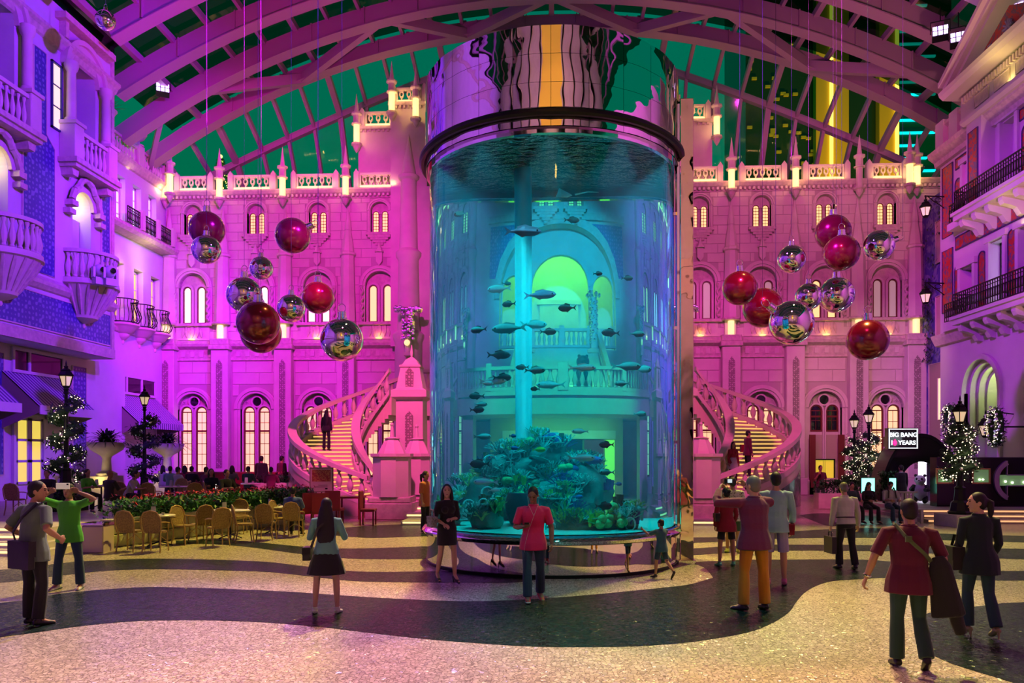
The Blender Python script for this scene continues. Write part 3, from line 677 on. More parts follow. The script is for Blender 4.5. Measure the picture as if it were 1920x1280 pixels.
# centre flight up to the gallery
m = MB(); n = 17
for i in range(n): m.box(XC-2.0, XC+2.0, 36.6+i*.28, YB, ZL+i*.16, ZL+(i+1)*.16-.012)
t = thing('centre_stair', 'straight centre flight from the landing to the gallery', 'stairs', kind='structure'); m.obj('steps', STONE, t)
for s_ in (-1, 1):
    balustrade_line(t, (XC+s_*2.2, 36.6, ZL+.1), (XC+s_*2.2, YB-.1, zf+.1), .95)
area('under_gallery_lamp', (XC, 36.2, ZL+.1), (XC, 42, 8), 60, (1,.8,.2), 3, .3)
def curved_stair(cx, sgn, label):
    cy_, ri, ro = 30.6, 1.15, 3.35
    t = thing('curved_stair', label, 'stairs', (cx, cy_, 0), kind='structure')
    a0, a1 = radians(-86), radians(-275); n = 27; z0, z1 = .25, ZL-.35
    def P(r, a, z=0): return Vector((sgn*r*cos(a), r*sin(a), z))
    tread = mat('pale_tread', (.8,.68,.5), .5); riser = glow('lit_riser', (1,.62,.16), .85)
    for i in range(n):
        b0_, b1_ = a0+(a1-a0)*i/n, a0+(a1-a0)*(i+1.25)/n; z = z0+(z1-z0)*(i+1)/n; zb = max(z-.75, 0)
        m = MB(); q = [P(ri,b0_),P(ro,b0_),P((ro),(b0_+b1_)/2),P(ro,b1_),P(ri,b1_)]
        pts = [(p.x, p.y) for p in q]
        ar = sum(pts[k][0]*pts[(k+1)%5][1]-pts[(k+1)%5][0]*pts[k][1] for k in range(5))
        m.slab(pts if ar > 0 else pts[::-1], zb, z); st = m.obj('step', tread, t)
        m = MB(); e0, e1 = P(ri+.08,b0_), P(ro-.08,b0_); nn = (P(1,b0_+.02)-P(1,b0_)).normalized()*.012
        h_ = (z1-z0)/n
        for k in range(1 if i > 8 else 1):
            m.add([e0+nn+Vector((0,0,z-h_*.55)), e1+nn+Vector((0,0,z-h_*.55)), e1+nn+Vector((0,0,z-.035)), e0+nn+Vector((0,0,z-.035))], [(0,1,2,3)])
        m.obj('riser_light', riser, st)
    for nm, r, rr in (('outer', ro+.12, ro), ('inner', ri-.1, ri)):
        N = 60 if nm == 'outer' else 36
        ang = [a0+(a1-a0)*i/N for i in range(N+1)]
        zz = [z0+.12+(z1-z0)*i/N for i in range(N+1)]
        def sweep(w, za, zb, floor_=False):
            m = MB(); vs = []; fs = []
            for a, z in zip(ang, zz):
                lo = 0 if floor_ else z+za
                vs += [P(r-w, a, lo), P(r+w, a, lo), P(r+w, a, z+zb), P(r-w, a, z+zb)]
            for i in range(N):
                p = 4*i; fs += [(p+k, p+(k+1)%4, p+4+(k+1)%4, p+4+k) for k in range(4)]
            fs += [(0,1,2,3),(4*N+3,4*N+2,4*N+1,4*N)]
            return m.add(vs, fs)
        sweep(.17, .88, 1.04).obj('handrail', STONE, t)
        sweep(.14, -.05, .16).obj('stringer', STONE, t)
        if nm == 'outer':
            # closed wall under the flight as far as its outermost bend
            m = MB(); vs = []; fs = []; K = int(N*.62)
            for a, z in list(zip(ang, zz))[:K+1]: vs += [P(r-.12, a, 0), P(r+.12, a, 0), P(r+.12, a, z-.05), P(r-.12, a, z-.05)]
            for i in range(K): p = 4*i; fs += [(p+k, p+(k+1)%4, p+4+(k+1)%4, p+4+k) for k in range(4)]
            fs += [(0,1,2,3),(4*K+3,4*K+2,4*K+1,4*K)]
            m.add(vs, fs).obj('under_wall', mat('cream_marble', (.7,.6,.42), .35, var=.12, vs=2), t)
            m = MB(); vs = []; fs = []; J = range(int(N*.14), int(N*.46))
            for i in J: vs += [P(r+.135, ang[i], .25), P(r+.135, ang[i], zz[i]-.38)]
            for i in range(len(J)-1): p = 2*i; fs.append((p, p+2, p+3, p+1))
            m.add(vs, fs).obj('marble_panel', mat('green_marble', (.22,.28,.2), .2, var=.5, vs=5), t)
        nb = 27 if nm == 'outer' else 12
        for i in range(nb):
            a = a0+(a1-a0)*(i+.5)/nb; z = z0+.27+(z1-z0)*(i+.5)/nb
            link('baluster', BAL, t, P(r, a, z), scale=(1.25, 1.25, .74/.64))
    return t
curved_stair(-6.75, 1, 'curved stone stair with lit steps, left of the aquarium')
curved_stair(5.9, -1, 'curved stone stair with lit steps, right of the aquarium')
def newel(x, y, s, label):
    t = thing('newel_pier', label, 'pier', (x, y, 0), kind='structure')
    m = MB(); m.bbox(-.8*s,.8*s,-.6,.6,0,.55,.03); m.bbox(-.72*s,.72*s,-.52,.52,.55,.75,.04); m.obj('base', STONE2, t)
    m = MB(); m.lathe([(.62,.75),(.62,2.05),(.7,2.1),(.7,2.2)], 8, (0,0,0), Matrix.Rotation(pi/8,4,'Z') @ Matrix.Scale(1.05*s,4,(1,0,0))); m.obj('shaft', STONE, t)
    m = MB(); m.lathe([(.6,2.2),(.56,2.3),(.3,2.8),(.36,2.84),(.1,2.9),(.06,3.35),(.09,3.42),(.05,3.5)], 8, (0,0,0), Matrix.Rotation(pi/8,4,'Z') @ Matrix.Scale(.8,4)@Matrix.Translation((0,0,.55))); m.obj('cap', STONE, t)
    return t
def obelisk(x, y, label):
    t = thing('obelisk_pier', label, 'pier', (x, y, 0), kind='structure')
    R = Matrix.Rotation(pi/4,4,'Z'); q = sqrt(2)
    m = MB(); m.lathe([(.62*q,0),(.62*q,.5),(.52*q,.6),(.5*q,4.2),(.66*q,4.3),(.66*q,4.55),(.5*q,4.62)], 4, (0,0,0), R); m.obj('shaft', STONE, t)
    m = MB(); m.lathe([(.5*q,4.62),(.36*q,5.4),(.4*q,5.44),(.4*q,5.5),(.3*q,5.54),(.2*q,5.72),(.05,5.85),(.07,6.0),(.02,6.3)], 4, (0,0,0), R); m.obj('obelisk', STONE, t)
    for z, h in ((1.2,2.4),(4.68,.55)):
        m = MB(); m.prism([(-.15,z),(.15,z),(.15,z+h),(0,z+h+.18),(-.15,z+h)], -.56+(.07 if z > 4 else 0), -.3); m.obj('carved_strip', LATT, t)
    return t
p = fl(727,975); newel(p.x, p.y+.7, 1, 'low newel pier with a bell cap beside the left stair')
p = fl(775,968); newel(p.x, p.y+.7, .9, 'second newel pier beside the tank, left stair foot')
p = at(772,900,29); obelisk(p.x, 29, 'tall obelisk pier rising between left stair and aquarium')
p = fl(1322,978); newel(p.x, p.y+.7, 1, 'low newel pier with a bell cap beside the right stair')
p = at(1268,900,29); obelisk(p.x, 29, 'tall obelisk pier behind the mirrored column')
for sx, (a, b) in ((-1, (752, 803)), (1, (1262, 1300))):
    t = thing('step_block', 'low lit steps at the foot of the %s stair' % ('left' if sx < 0 else 'right'), 'steps', kind='structure')
    for i in range(3):
        p, q = fl(a+8*i, 984-7*i), fl(b+30, 984-7*i)
        MB().box(p.x, q.x+.3, p.y, p.y+2-.3*i, .12*i, .12*(i+1)).obj('step', STONE, t)
        MB().box(p.x+.05, q.x+.3, p.y-.01, p.y, .12*i+.05, .12*(i+1)-.02).obj('step_light', glow('step_glow', (1,.7,.3), 1.5), t)
# ================================================================== side buildings
RZ = {'left': pi/2, 'right': -pi/2}
def wl(side, X, s, z, out=0):
    return ((X+out if side == 'left' else X-out), s, z)
def wthing(name, label, cat, side, X, s, z, out=0, kind='structure'):
    return thing(name, label, cat, wl(side, X, s, z, out), RZ[side], kind=kind)
def sidewall(name, side, X, Y0, Y1, z0, z1, ops, mt, label, d=1.1, n=14):
    # ops: (s centre, width, sill, straight height, arched, depth)
    m = MB(); sg = 1 if side == 'left' else -1
    def V(s, z, dep=0): return (X-sg*dep, s, z)
    def Q(a, b, c, e): m.add([V(a,c),V(b,c),V(b,e),V(a,e)], [(0,1,2,3)])
    ops = sorted(ops); 
    tops = [(cx-w/2, cx+w/2, s0, s0+h+(w/2 if ar else 0)) for cx, w, s0, h, ar, dep in ops]
    us = sorted({Y0, Y1} | {v for t_ in tops for v in t_[:2] if Y0 < v < Y1}); zs_ = sorted({z0, z1} | {v for t_ in tops for v in t_[2:] if z0 < v < z1})
    for a, b in zip(us, us[1:]):
        run = None
        for c, e in zip(zs_, zs_[1:]):
            if any(p-1e-6 <= a and b <= q+1e-6 and u-1e-6 <= c and e <= v+1e-6 for p, q, u, v in tops):
                if run is not None: Q(a, b, run, c); run = None
            elif run is None: run = c
        if run is not None: Q(a, b, run, z1)
    for cx, w, s0, h, ar, dep in ops:
        r = w/2; top = s0+h+(r if ar else 0)
        arc = [(cx+r*cos(pi-pi*i_/n), s0+h+r*sin(pi-pi*i_/n)) for i_ in range(n+1)] if ar else [(cx-r, s0+h), (cx+r, s0+h)]
        if ar:
            for (p, q), (u, v) in zip(arc, arc[1:]): m.add([V(p,q),V(u,v),V(u,top),V(p,top)], [(0,1,2,3)])
        pr = [(cx-r, s0)]+arc+[(cx+r, s0)]
        for (p, q), (u, v) in zip(pr, pr[1:]+pr[:1]): m.add([V(p,q),V(p,q,dep),V(u,v,dep),V(u,v)], [(0,1,2,3)])
        m.add([V(p,q,dep) for p, q in pr], [tuple(range(len(pr)))])
    o = m.obj(name, mt, kind='structure'); tag(o, label, 'wall'); return o
def profile_run(parent, name, side, X, Y0, Y1, prof, mt=None):      # moulding: profile (out, z) swept along the wall
    sg = 1 if side == 'left' else -1; k = len(prof)
    m = MB(); m.add([(X+sg*a, Y0, z) for a, z in prof]+[(X+sg*a, Y1, z) for a, z in prof], [(i, i+1, k+i+1, k+i) for i in range(k-1)]+[tuple(range(k-1,-1,-1)), tuple(range(k, 2*k))])
    return m.obj(name, mt or STONE2, parent)
def panel(parent, name, side, X, pts, mt, out=.03, rim=.07, rmt=None):
    # flat inlaid panel with a raised rim; pts (s, z)
    sg = 1 if side == 'left' else -1; n = len(pts)
    m = MB(); m.add([(X+sg*out, s, z) for s, z in pts]+[(X, s, z) for s, z in pts], [tuple(range(n))]+[(i, n+i, n+(i+1)%n, (i+1)%n) for i in range(n)])
    o = m.obj(name, mt, parent)
    cx = sum(p[0] for p in pts)/n; cz = sum(p[1] for p in pts)/n
    r = MB(); r.tube([(X+sg*out, s, z) for s, z in pts], rim/2, 4, closed=True); r.obj('rim', rmt or STONE, o); return o
LX, LXR, LXG = -19.5, -21.4, -20.7
# ---- left tower
ops = []
for c in (31.2, 26.2, 21.2):
    ops += [(c, 1.9, 15.3, 2.45, True, 1.3), (c, 1.25, 9.2, 3.2, True, 1.4)]
wl_ = sidewall('wall_left', 'left', LX, -24, 33.5, 6.4, 20.6, ops, PLASTER, 'violet lit palace tower wall with loggias on the left')
m = MB(); m.add([(LX,33.5,6.4),(LX-4,33.5,6.4),(LX-4,33.5,20.6),(LX,33.5,20.6),(LX-4,-24,6.4),(LX,-24,6.4)], [(0,1,2,3),(0,5,4,1)]); m.obj('return_face', PLASTER, wl_)
profile_run(wl_, 'base_moulding', 'left', LX, -24, 33.5, [(0,6.4),(.1,6.4),(.1,6.8),(0,6.85)])
profile_run(wl_, 'sill_moulding', 'left', LX, -24, 33.5, [(0,8.45),(.08,8.5),(.2,8.65),(.22,8.8),(.1,8.9),(0,9.0)])
profile_run(wl_, 'edge_strip', 'left', LX, 33.28, 33.5, [(0,6.4),(.06,6.4),(.06,20.6),(0,20.6)])
profile_run(wl_, 'top_cornice', 'left', LX, -24, 33.56, [(0,18.15),(.1,18.2),(.2,18.4),(.32,18.5),(.32,18.62),(.15,18.7),(0,18.75)])
profile_run(wl_, 'top_parapet', 'left', LX, -24, 33.5, [(0,20.2),(.25,20.35),(.3,20.6),(-.6,20.62)])
panel(wl_, 'mosaic_band', 'left', LX, [(24,6.95),(33.2,6.95),(33.2,8.3),(24,8.3)], BLUEMO)
for c in (28.55, 23.55):
    panel(wl_, 'mosaic_panel', 'left', LX, [(c-1.0,9.1),(c+.85,9.1),(c+.85,14.1),(c+.35,14.5),(c+.35,17.6),(c-.4,17.6),(c-.4,14.6),(c-1.0,14.0)], BLUEMO)
panel(wl_, 'mosaic_panel', 'left', LX, [(32.55,9.1),(33.2,9.1),(33.2,17.5),(32.72,17.5),(32.72,13.9),(32.55,13.7)], BLUEMO)
WINW = glow('warm_window_pane', (1,.78,.4), 1.0); WINV = glow('cool_window_pane', (.75,.65,1), 1.6); WINY = glow('yellow_window_pane', (1,.8,.12), .75)
NAVY = mat('navy_frame', (.03,.03,.16), .4)
def rect_window(name, label, side, X, s, z, w, h, glass, cols=1, rows=3, fm=NAVY, surround=None, cat='window', kind='structure'):
    t = wthing(name, label, cat, side, X, s, z, kind=kind)
    f = MB(); b = .07
    for x in (-w/2-b, w/2): f.box(x, x+b, -.08, .02, -b, h+b)
    f.box(-w/2-b, w/2+b, -.08, .02, -b, 0); f.box(-w/2-b, w/2+b, -.08, .02, h, h+b)
    for c in range(1, cols): f.box(-w/2+w*c/cols-.02, -w/2+w*c/cols+.02, -.06, .01, 0, h)
    for r in range(1, rows): f.box(-w/2, w/2, -.06, .01, h*r/rows-.02, h*r/rows+.02)
    f.obj('frame', fm, t)
    for c in range(cols):
        for r in range(rows): MB().box(-w/2+w*c/cols+.02, -w/2+w*(c+1)/cols-.02, -.03, 0, h*r/rows+.02, h*(r+1)/rows-.02).obj('pane', glass, t)
    if surround:
        k = MB()
        for x in (-w/2-b-surround, w/2+b): k.box(x, x+surround, -.12, 0, -b, h+b+surround)
        k.box(-w/2-b, w/2+b, -.12, 0, h+b, h+b+surround); k.box(-w/2-b-surround-.1, w/2+b+surround+.1, -.2, 0, -b-.14, -b); k.obj('surround', STONE, t)
    return t
def nxt(): WN[0] += 1; return 'window_%d' % WN[0]
rect_window(nxt(), 'narrow three pane window in a navy frame left of the upper loggia', 'left', LX, 29.5, 15.0, .5, 2.5, WINW)
rect_window(nxt(), 'narrow three pane window in a navy frame by the far left balcony', 'left', LX, 27.75, 15.0, .3, 2.5, WINV)
def half_bowl(t, r, zb, zt, n=16, mt=STONE, flutes=True):
    m = MB(); prof = [(.06,zb-.28),(.1,zb-.2),(.08,zb-.1),(r*.28,zb),(r*.42,zb+.1),(r*.45,zb+.22),(r*.62,zb+(zt-zb)*.4),(r*.85,zb+(zt-zb)*.72),(r*.97,zt-.12),(r*1.06,zt-.08),(r*1.06,zt)]
    m.lathe(prof, n, a0=pi, a1=2*pi); m.obj('bowl', mt, t, True)
    if flutes:
        k = MB()
        for i in range(11):
            a = pi+pi*(i+.5)/11
            k.tube([(r_*1.01*cos(a), r_*1.01*sin(a), z) for r_, z in prof[5:9]], [.03,.06,.08,.05], 5)
        k.obj('flute', STONE2, t, True, kind='stuff')
def bowl_balcony(s, label):
    t = wthing('balcony', label, 'balcony', 'left', LX, s, 0)
    half_bowl(t, 1.3, 7.7, 9.15)
    for z0, z1, w in ((9.15,9.28,.16),(10.3,10.44,.15)):
        m = MB(); m.ring(0, 0, 1.25-w, 1.25+w*.6, z0, z1, pi, 2*pi, 24, Matrix(((1,0,0,0),(0,0,1,0),(0,1,0,0),(0,0,0,1)))); m.obj('rail' if z0 > 10 else 'base_rail', STONE, t)
    for i in range(15):
        a = pi+pi*(i+.5)/15; link('baluster', BAL, t, (1.2*cos(a), 1.2*sin(a), 9.28), scale=(1.25,1.25,1.6))
    return t
def loggia(s, label):
    t = wthing('loggia', label, 'loggia', 'left', LX, s, 0)
    m = MB(); m.ring(0, 17.75, .95, 1.25, -.18, .02, n=18); m.ring(0, 17.75, 1.25, 1.45, -.3, .02, n=18); m.obj('arch', STONE, t)
    for x in (-1.2, 1.2):
        m = MB(); m.lathe([(.26,15.4),(.26,15.55),(.19,15.62),(.17,17.45),(.24,17.55),(.27,17.7),(.27,17.85)], 12, (x, -.32, 0)); m.obj('column', STONE, t, True)
        m = MB(); m.bbox(x-.3,x+.3,-.68,-.02,13.9,15.3,.03); m.box(x-.36,x+.36,-.74,0,15.28,15.42); m.obj('pedestal', STONE, t)
        m = MB(); m.prism([(x-.3,13.9),(x-.16,13.3),(x+.16,13.3),(x+.3,13.9)], -.5, 0); m.obj('bracket', STONE2, t)
    m = MB(); m.box(-1.6,1.6,-.8,0,13.75,13.95); m.box(-1.5,1.5,-.7,0,13.6,13.75); m.obj('balcony_floor', STONE2, t)
    MB().box(-.9,.9,-.6,-.4,15.05,15.2).obj('rail', STONE, t)
    for i in range(6): link('baluster', BAL, t, (-.75+.3*i, -.5, 13.95), scale=(1,1,1.7))
    m = MB(); m.box(-1.75,1.75,-.45,0,19.35,19.6); m.prism([(-1.5,18.7),(-1.3,18.7),(-1.3,19.35),(-1.5,19.35)],-.3,0); m.obj('entablature', STONE2, t)
    # hood over the lower arch
    m = MB(); m.ring(0, 12.4, .63, .85, -.14, .02, n=16); m.obj('lower_arch', STONE, t)
    m = MB(); hood = [(0,13.55),(-.35,13.4),(-.55,13.1),(-.8,12.9),(-1.0,12.45)]
    for (a, b), (c, e) in zip(hood, hood[1:]):
        for q in (-1, 1): m.tube([(q*a, -.22, b), (q*c, -.22, e)], .13, 6)
    m.obj('hood', STONE2, t)
    for q in (-1, 1):
        m = MB(); m.box(q*.95-.2, q*.95+.2, -.34, 0, 12.2, 12.42); m.box(q*1.05-.2, q*1.05+.2, -.3, 0, 11.85, 12.05); m.obj('corbel', STONE2, t)
    MB().box(-.6,.6,.5,.62,9.25,12.0).obj('inner_jamb', STONE, t)
    return t
loggia(31.2, 'upper loggia over a round arch on the left tower, nearer the corner'); loggia(26.2, 'upper loggia over a round arch at the left picture edge')
bowl_balcony(31.3, 'bowl shaped balcony carrying two white projectors'); bowl_balcony(26.4, 'bowl shaped balcony at the left picture edge')
for s in (31.2, 26.2): point('niche_lamp', (LX-.6, s, 12.6), 32, (1,.78,.3), .15)
# projectors on the balcony
for i, (s, lab) in enumerate(((32.3, 'white moving head projector on balcony, nearer the corner'), (31.85, 'white moving head projector on balcony, beside its twin'))):
    t = thing('projector', lab, 'projector', onx(206-19*i, 512-2*i, LX+1.55-.35*i), (0, 0, 1.0)); t.scale = (1.25,)*3
    m = MB(); m.box(-.2,.2,-.16,.16,-.42,-.2); m.obj('base', mat('white_casing', (.75,.75,.8), .4), t)
    [MB().box(*sorted((q*.17,q*.24)),-.08,.08,-.2,.14).obj('yoke_arm', mat('white_casing', (.75,.75,.8), .4), t) for q in (-1,1)]
    m = MB(); m.ball((0,0,.05), (.19,.22,.2), 12, 8); m.obj('head', MATS['white_casing'], t, True)
    m = MB(); m.lathe([(.07,0),(.09,.08),(.075,.1)], 14, (0,0,0), Matrix.Translation((0,-.16,.05)) @ Matrix.Rotation(pi/2,4,'X')); m.obj('lens', GLASSDK, t)
# ---- ground floor of the left tower
ops = [(27.1+.9, 1.5, .9, 2.75, False, .25)]
wg = sidewall('trim_20', 'left', LXG, -24, 36.6, 0, 6.4, [], PLASTER, 'shaded ground floor wall under the left tower overhang'); 
MB().add([(LXG,-24,6.39),(LX,-24,6.39),(LX,33.5,6.39),(LXG-1,33.5,6.39)], [(0,1,2,3)]).obj('soffit', PLASTER, wg)
for a, b, lo, hi in ((32.4,33.4,1.4,6.0),(25.5,28.2,1.4,6.0)): panel(wg, 'mosaic_panel', 'left', LXG, [(a,lo),(b,lo),(b,hi),(a,hi)], BLUEMO)
WN[0] += 1
t = wthing('door_3', 'double door with yellow lit panes under the left awning', 'door', 'left', LXG, 29.6, 1.0)
m = MB(); m.box(-.95,-.82,-.12,0,0,2.75); m.box(.82,.95,-.12,0,0,2.75); m.box(-.95,.95,-.12,0,2.6,2.75); m.obj('door_frame', PLASTER, t)
for x in (-.41, .41):
    m = MB()
    m.box(x-.4,x-.27,-.08,0,0,2.6); m.box(x+.27,x+.4,-.08,0,0,2.6)
    for z in (0,.85,1.68,2.5): m.box(x-.4,x+.4,-.08,0,z,z+.1)
    df = m.obj('door_leaf', mat('lilac_door', (.55,.5,.62), .5), t)
    for z in (.1,.95,1.78): MB().box(x-.27,x+.27,-.04,0,z,z+.75).obj('pane', WINY, df)
def clerestory(s, z, ws, h, label, X=LXG):
    t = wthing(nxt(), label, 'window', 'left', X, s, z)
    x = -sum(ws)/2-.12*(len(ws)-1)/2; m = MB(); W_ = sum(ws)+.12*(len(ws)-1)
    m.box(x-.12, x+W_+.12, -.1, 0, -.12, 0); m.box(x-.12, x+W_+.12, -.1, 0, h, h+.12); m.box(x-.12,x,-.1,0,0,h)
    for w in ws:
        MB().box(x, x+w, -.04, 0, 0, h).obj('pane', GLASSDK, t); x += w; m.box(x, x+.12, -.1, 0, 0, h); x += .12
    m.obj('frame', PLASTER, t)
clerestory(30.2, 5.45, (.8, 2.0), .75, 'dark clerestory panes above the left awning')
clerestory(38.9, 5.3, (.6, 1.3, 1.25), .75, 'dark clerestory panes above the second awning', LXR)
def stripes_mat():
    m = bpy.data.materials.new('striped_awning'); m.use_nodes = True; n = m.node_tree.nodes; L = m.node_tree.links; p = n['Principled BSDF']
    t = n.new('ShaderNodeTexCoord'); w = n.new('ShaderNodeTexWave'); w.inputs['Scale'].default_value = 1.5; r = n.new('ShaderNodeValToRGB')
    w.bands_direction = 'X'; L.new(t.outputs['Object'], w.inputs['Vector']); L.new(w.outputs['Fac'], r.inputs[0])
    r.color_ramp.elements[0].position = .4; r.color_ramp.elements[0].color = (.1,.07,.22,1); r.color_ramp.elements[1].position = .55; r.color_ramp.elements[1].color = (.5,.44,.62,1)
    L.new(r.outputs[0], p.inputs['Base Color']); p.inputs['Roughness'].default_value = .8; return m
AWN = stripes_mat(); TAUPE = mat('taupe_canvas', (.3,.25,.2), .8)
def awning(s, z, w, X, label, drop=1.35, out=1.5, valance=.32, fringe=False):
    t = wthing('awning', label, 'awning', 'left', X, s, z, kind=None)
    m = MB(); m.add([(-w/2,-.02,0),(w/2,-.02,0),(w/2,-out,-drop),(-w/2,-out,-drop),(-w/2,-.02,-.06),(w/2,-.02,-.06),(w/2,-out,-drop-.06),(-w/2,-out,-drop-.06)], [(0,3,2,1),(4,5,6,7),(0,1,5,4),(1,2,6,5),(3,0,4,7)]); m.obj('canopy', AWN, t)
    if fringe:
        m = MB(); n = int(w/.22)
        for i in range(n): m.prism([(-w/2+i*w/n,-drop),(-w/2+i*w/n+.03,-drop-valance),(-w/2+(i+1)*w/n-.03,-drop-valance),(-w/2+(i+1)*w/n,-drop)], -out-.02, -out)
        m.obj('valance', AWN, t)
    else:
        m = MB(); m.box(-w/2, w/2, -out-.03, -out, -drop-valance, -drop+.02); m.obj('valance', PLASTER, t)
    for q in (-1, 1):
        m = MB(); x = q*w/2; m.add([(x,-.02,0),(x,-out,-drop),(x,-out,-drop-valance*.8),(x,-.02,-drop-valance*.8-.6)], [(0,1,2,3)]); m.obj('side_flap', TAUPE, t)
    return t
awning(29.9, 5.35, 3.6, LXG, 'purple striped awning over the double door')
awning(25.6, 5.35, 3.0, LXG, 'purple striped awning cut off by the left picture edge')
awning(38.6, 5.1, 4.6, LXR, 'mauve striped awning with a fringed valance in the corner', fringe=True)
m = MB(); 
# ---- recessed left building
ops = [(37.3, .9, 9.0, 2.7, False, .4), (39.1, .9, 9.0, 2.7, False, .4), (40.8, .9, 9.0, 2.7, False, .4), (37.45, .8, 13.6, 2.4, False, .4), (38.95, .8, 13.6, 2.4, False, .4), (40.5,.8,13.6,2.4,False,.4)]
wr = sidewall('trim_21', 'left', LXR, 33.4, 42.2, 0, 17.0, ops, PLASTER, 'lilac rendered wall between the left tower and the facade')
MB().add([(LXR,33.5,0),(LXG,33.5,0),(LXG,36.6,0),(LXG,36.6,6.4),(LXG,33.5,6.4)], [(0,1,2,3)]).obj('foot', PLASTER, wr)
profile_run(wr, 'cornice', 'left', LXR, 33.4, 42, [(0,16.6),(.1,16.65),(.25,16.85),(.3,17.0),(-.3,17.05)])
profile_run(wr, 'ledge', 'left', LXR, 33.4, 41.9, [(0,13.1),(.6,13.15),(.75,13.3),(.75,13.45),(0,13.5)])
profile_run(wr, 'band', 'left', LXR, 33.4, 42, [(0,8.2),(.08,8.25),(.12,8.4),(0,8.5)])
for i, s in enumerate((37.45, 38.95, 40.5)):
    rect_window(nxt(), 'upper window behind an iron rail in the left corner building, %s from the tower' % ordn[i], 'left', LXR-.38, s, 13.65, .66, 2.25, WINV, 2, 4, PLASTER)
for i, s in enumerate((37.3, 39.1, 40.8)):
    rect_window(nxt(), 'yellow lit window behind a bowed balcony, %s from the tower' % ordn[i], 'left', LXR-.38, s, 9.05, .7, 2.5, WINY, 2, 3, PLASTER, None)
def iron_fence(t, p0, p1, h, gap=.13, r=.014, scroll=True):
    p0, p1 = Vector(p0), Vector(p1); d = p1-p0; L = d.length; n = max(2, int(L/gap)); u = d/L
    [MB().tube([p0+Vector((0,0,z_)), p1+Vector((0,0,z_))], r_, 4).obj(n_, IRON, t) for z_, r_, n_ in ((h,.035,'top_rail'),(.08,.025,'bottom_rail'),(h-.14,.018,'middle_rail'))]
    bar_ = MB(); bar_.box(-.014,.014,-.014,.014,.08,h)
    me = bar_.mesh('bar', IRON)
    k = MB()
    for i in range(n+1):
        p = p0+d*(i/n); o = link('bar', me, t, p)
        if scroll and i < n:
            c = p+u*(L/n/2)
            k.tube([c+u*(.045*cos(a))+Vector((0,0,h*.5+.2*sin(a))) for a in [j*pi/5 for j in range(10)]], r, 3, closed=True)
    if scroll: k.obj('scrollwork', IRON, t, kind='stuff')
for i, (a, b) in enumerate(((36.9,38.05),(38.4,39.6),(40.0,41.2))):
    t = thing('railing', 'short black iron railing on the left ledge, %s from the tower' % ordn[i], 'railing')
    iron_fence(t, (LXR+.65, a, 13.5), (LXR+.65, b, 13.5), .85)
    MB().box(LXR+.5, LXR+.78, b+.05, b+.3, 13.5, 14.5).obj('stone_post', STONE, t)
for i, s in enumerate((37.6, 39.15, 40.75)):
    t = wthing('balcony', 'bowed iron balcony on a fluted shell, %s from the left tower' % ordn[i], 'balcony', 'left', LXR, s, 0)
    half_bowl(t, .75, 7.95, 8.65, 12, flutes=False)
    for z, r in ((8.72,.7),(9.85,.72)):
        m = MB(); m.tube([(r*cos(a), r*sin(a), z) for a in [pi+pi*j/14 for j in range(15)]], .03, 5); m.obj('rail', IRON, t)
    for j in range(13):
        a = pi+pi*(j+.5)/13; m = MB()
        m.tube([((.68+b_)*cos(a), (.68+b_)*sin(a), 8.7+z) for b_, z in ((0,0),(.14,.15),(.2,.35),(.08,.65),(-.02,.9),(.04,1.13))], .016, 4); m.obj('bar', IRON, t)
point('ledge_glow', (LXR+1.0, 39, 12.5), 25, (1,.9,.25), .3)
for s in (37.3, 39.1): point('window_glow', (LXR+.3, s, 11.4), 8, (1,.8,.2), .1)
t = thing('parapet', 'lit stone balustrade with urns on the left corner building', 'parapet', kind='structure')
balustrade_line(t, (LXR+.05, 34.0, 17.0), (LXR+.05, 41.6, 17.0), .95)
for s in (36.1, 38.9, 41.5): MB().bbox(LXR-.25, LXR+.3, s-.25, s+.25, 17.0, 18.05).obj('post', STONE, t)
area('parapet_strip', (LXR-.4, 38, 17.1), (LXR+.3, 38, 17.6), 30, (1,.7,.3), .2, 7)
finial(LXR+.6, 41.2, 16.4, 'glowing finial in the left corner under the glass roof', lit=2)
# ---- right building
RX = 17.9
ops = [(33.2, 2.7, .2, 4.6, True, 1.6), (28.6, 3.0, .2, 4.6, True, 1.6), (24, 3.0, .2, 4.6, True, 1.6),
       (34.2, .95, 8.0, 2.2, False, .45), (32.0, .95, 8.0, 2.75, False, .45), (30.0, .95, 8.0, 2.75, False, .45), (28.0,.95,8.0,2.75,False,.45),
       (34.0, .8, 12.4, 2.3, False, .45), (31.2, .95, 12.4, 2.9, False, .45), (29.0, .95, 12.4, 2.9, False, .45)]
PLR = mat('pale_render', (.68,.62,.58), .7, var=.05, vs=1, bump=.08, bs=20)
w2 = sidewall('wall_right', 'right', RX, -24, 36.6, 0, 16.0, ops, PLR, 'purple lit right hand building with red mosaic panels')
MB().add([(RX,36.6,0),(RX+3,36.6,0),(RX+3,36.6,16),(RX,36.6,16)], [(0,1,2,3)]).obj('return_face', PLR, w2)
profile_run(w2, 'cornice', 'right', RX, 20, 36.8, [(0,15.35),(.15,15.4),(.2,15.6),(.45,15.8),(.5,16.0),(-.4,16.05)])
profile_run(w2, 'parapet', 'right', RX, 20, 36.6, [(.05,16.0),(.1,16.9),(.25,17.0),(.25,17.12),(-.3,17.15)])
for s in (36.1, 34.9, 33.9): MB().box(RX-.3, RX+.3, s-.35, s+.35, 16.0, 17.25).obj('parapet_block', PLR, w2)
profile_run(w2, 'ground_moulding', 'right', RX, 20, 36.8, [(0,7.1),(.15,7.15),(.3,7.45),(.35,7.6),(0,7.65)])
REDRIM = mat('dark_rim', (.05,.03,.12), .5)
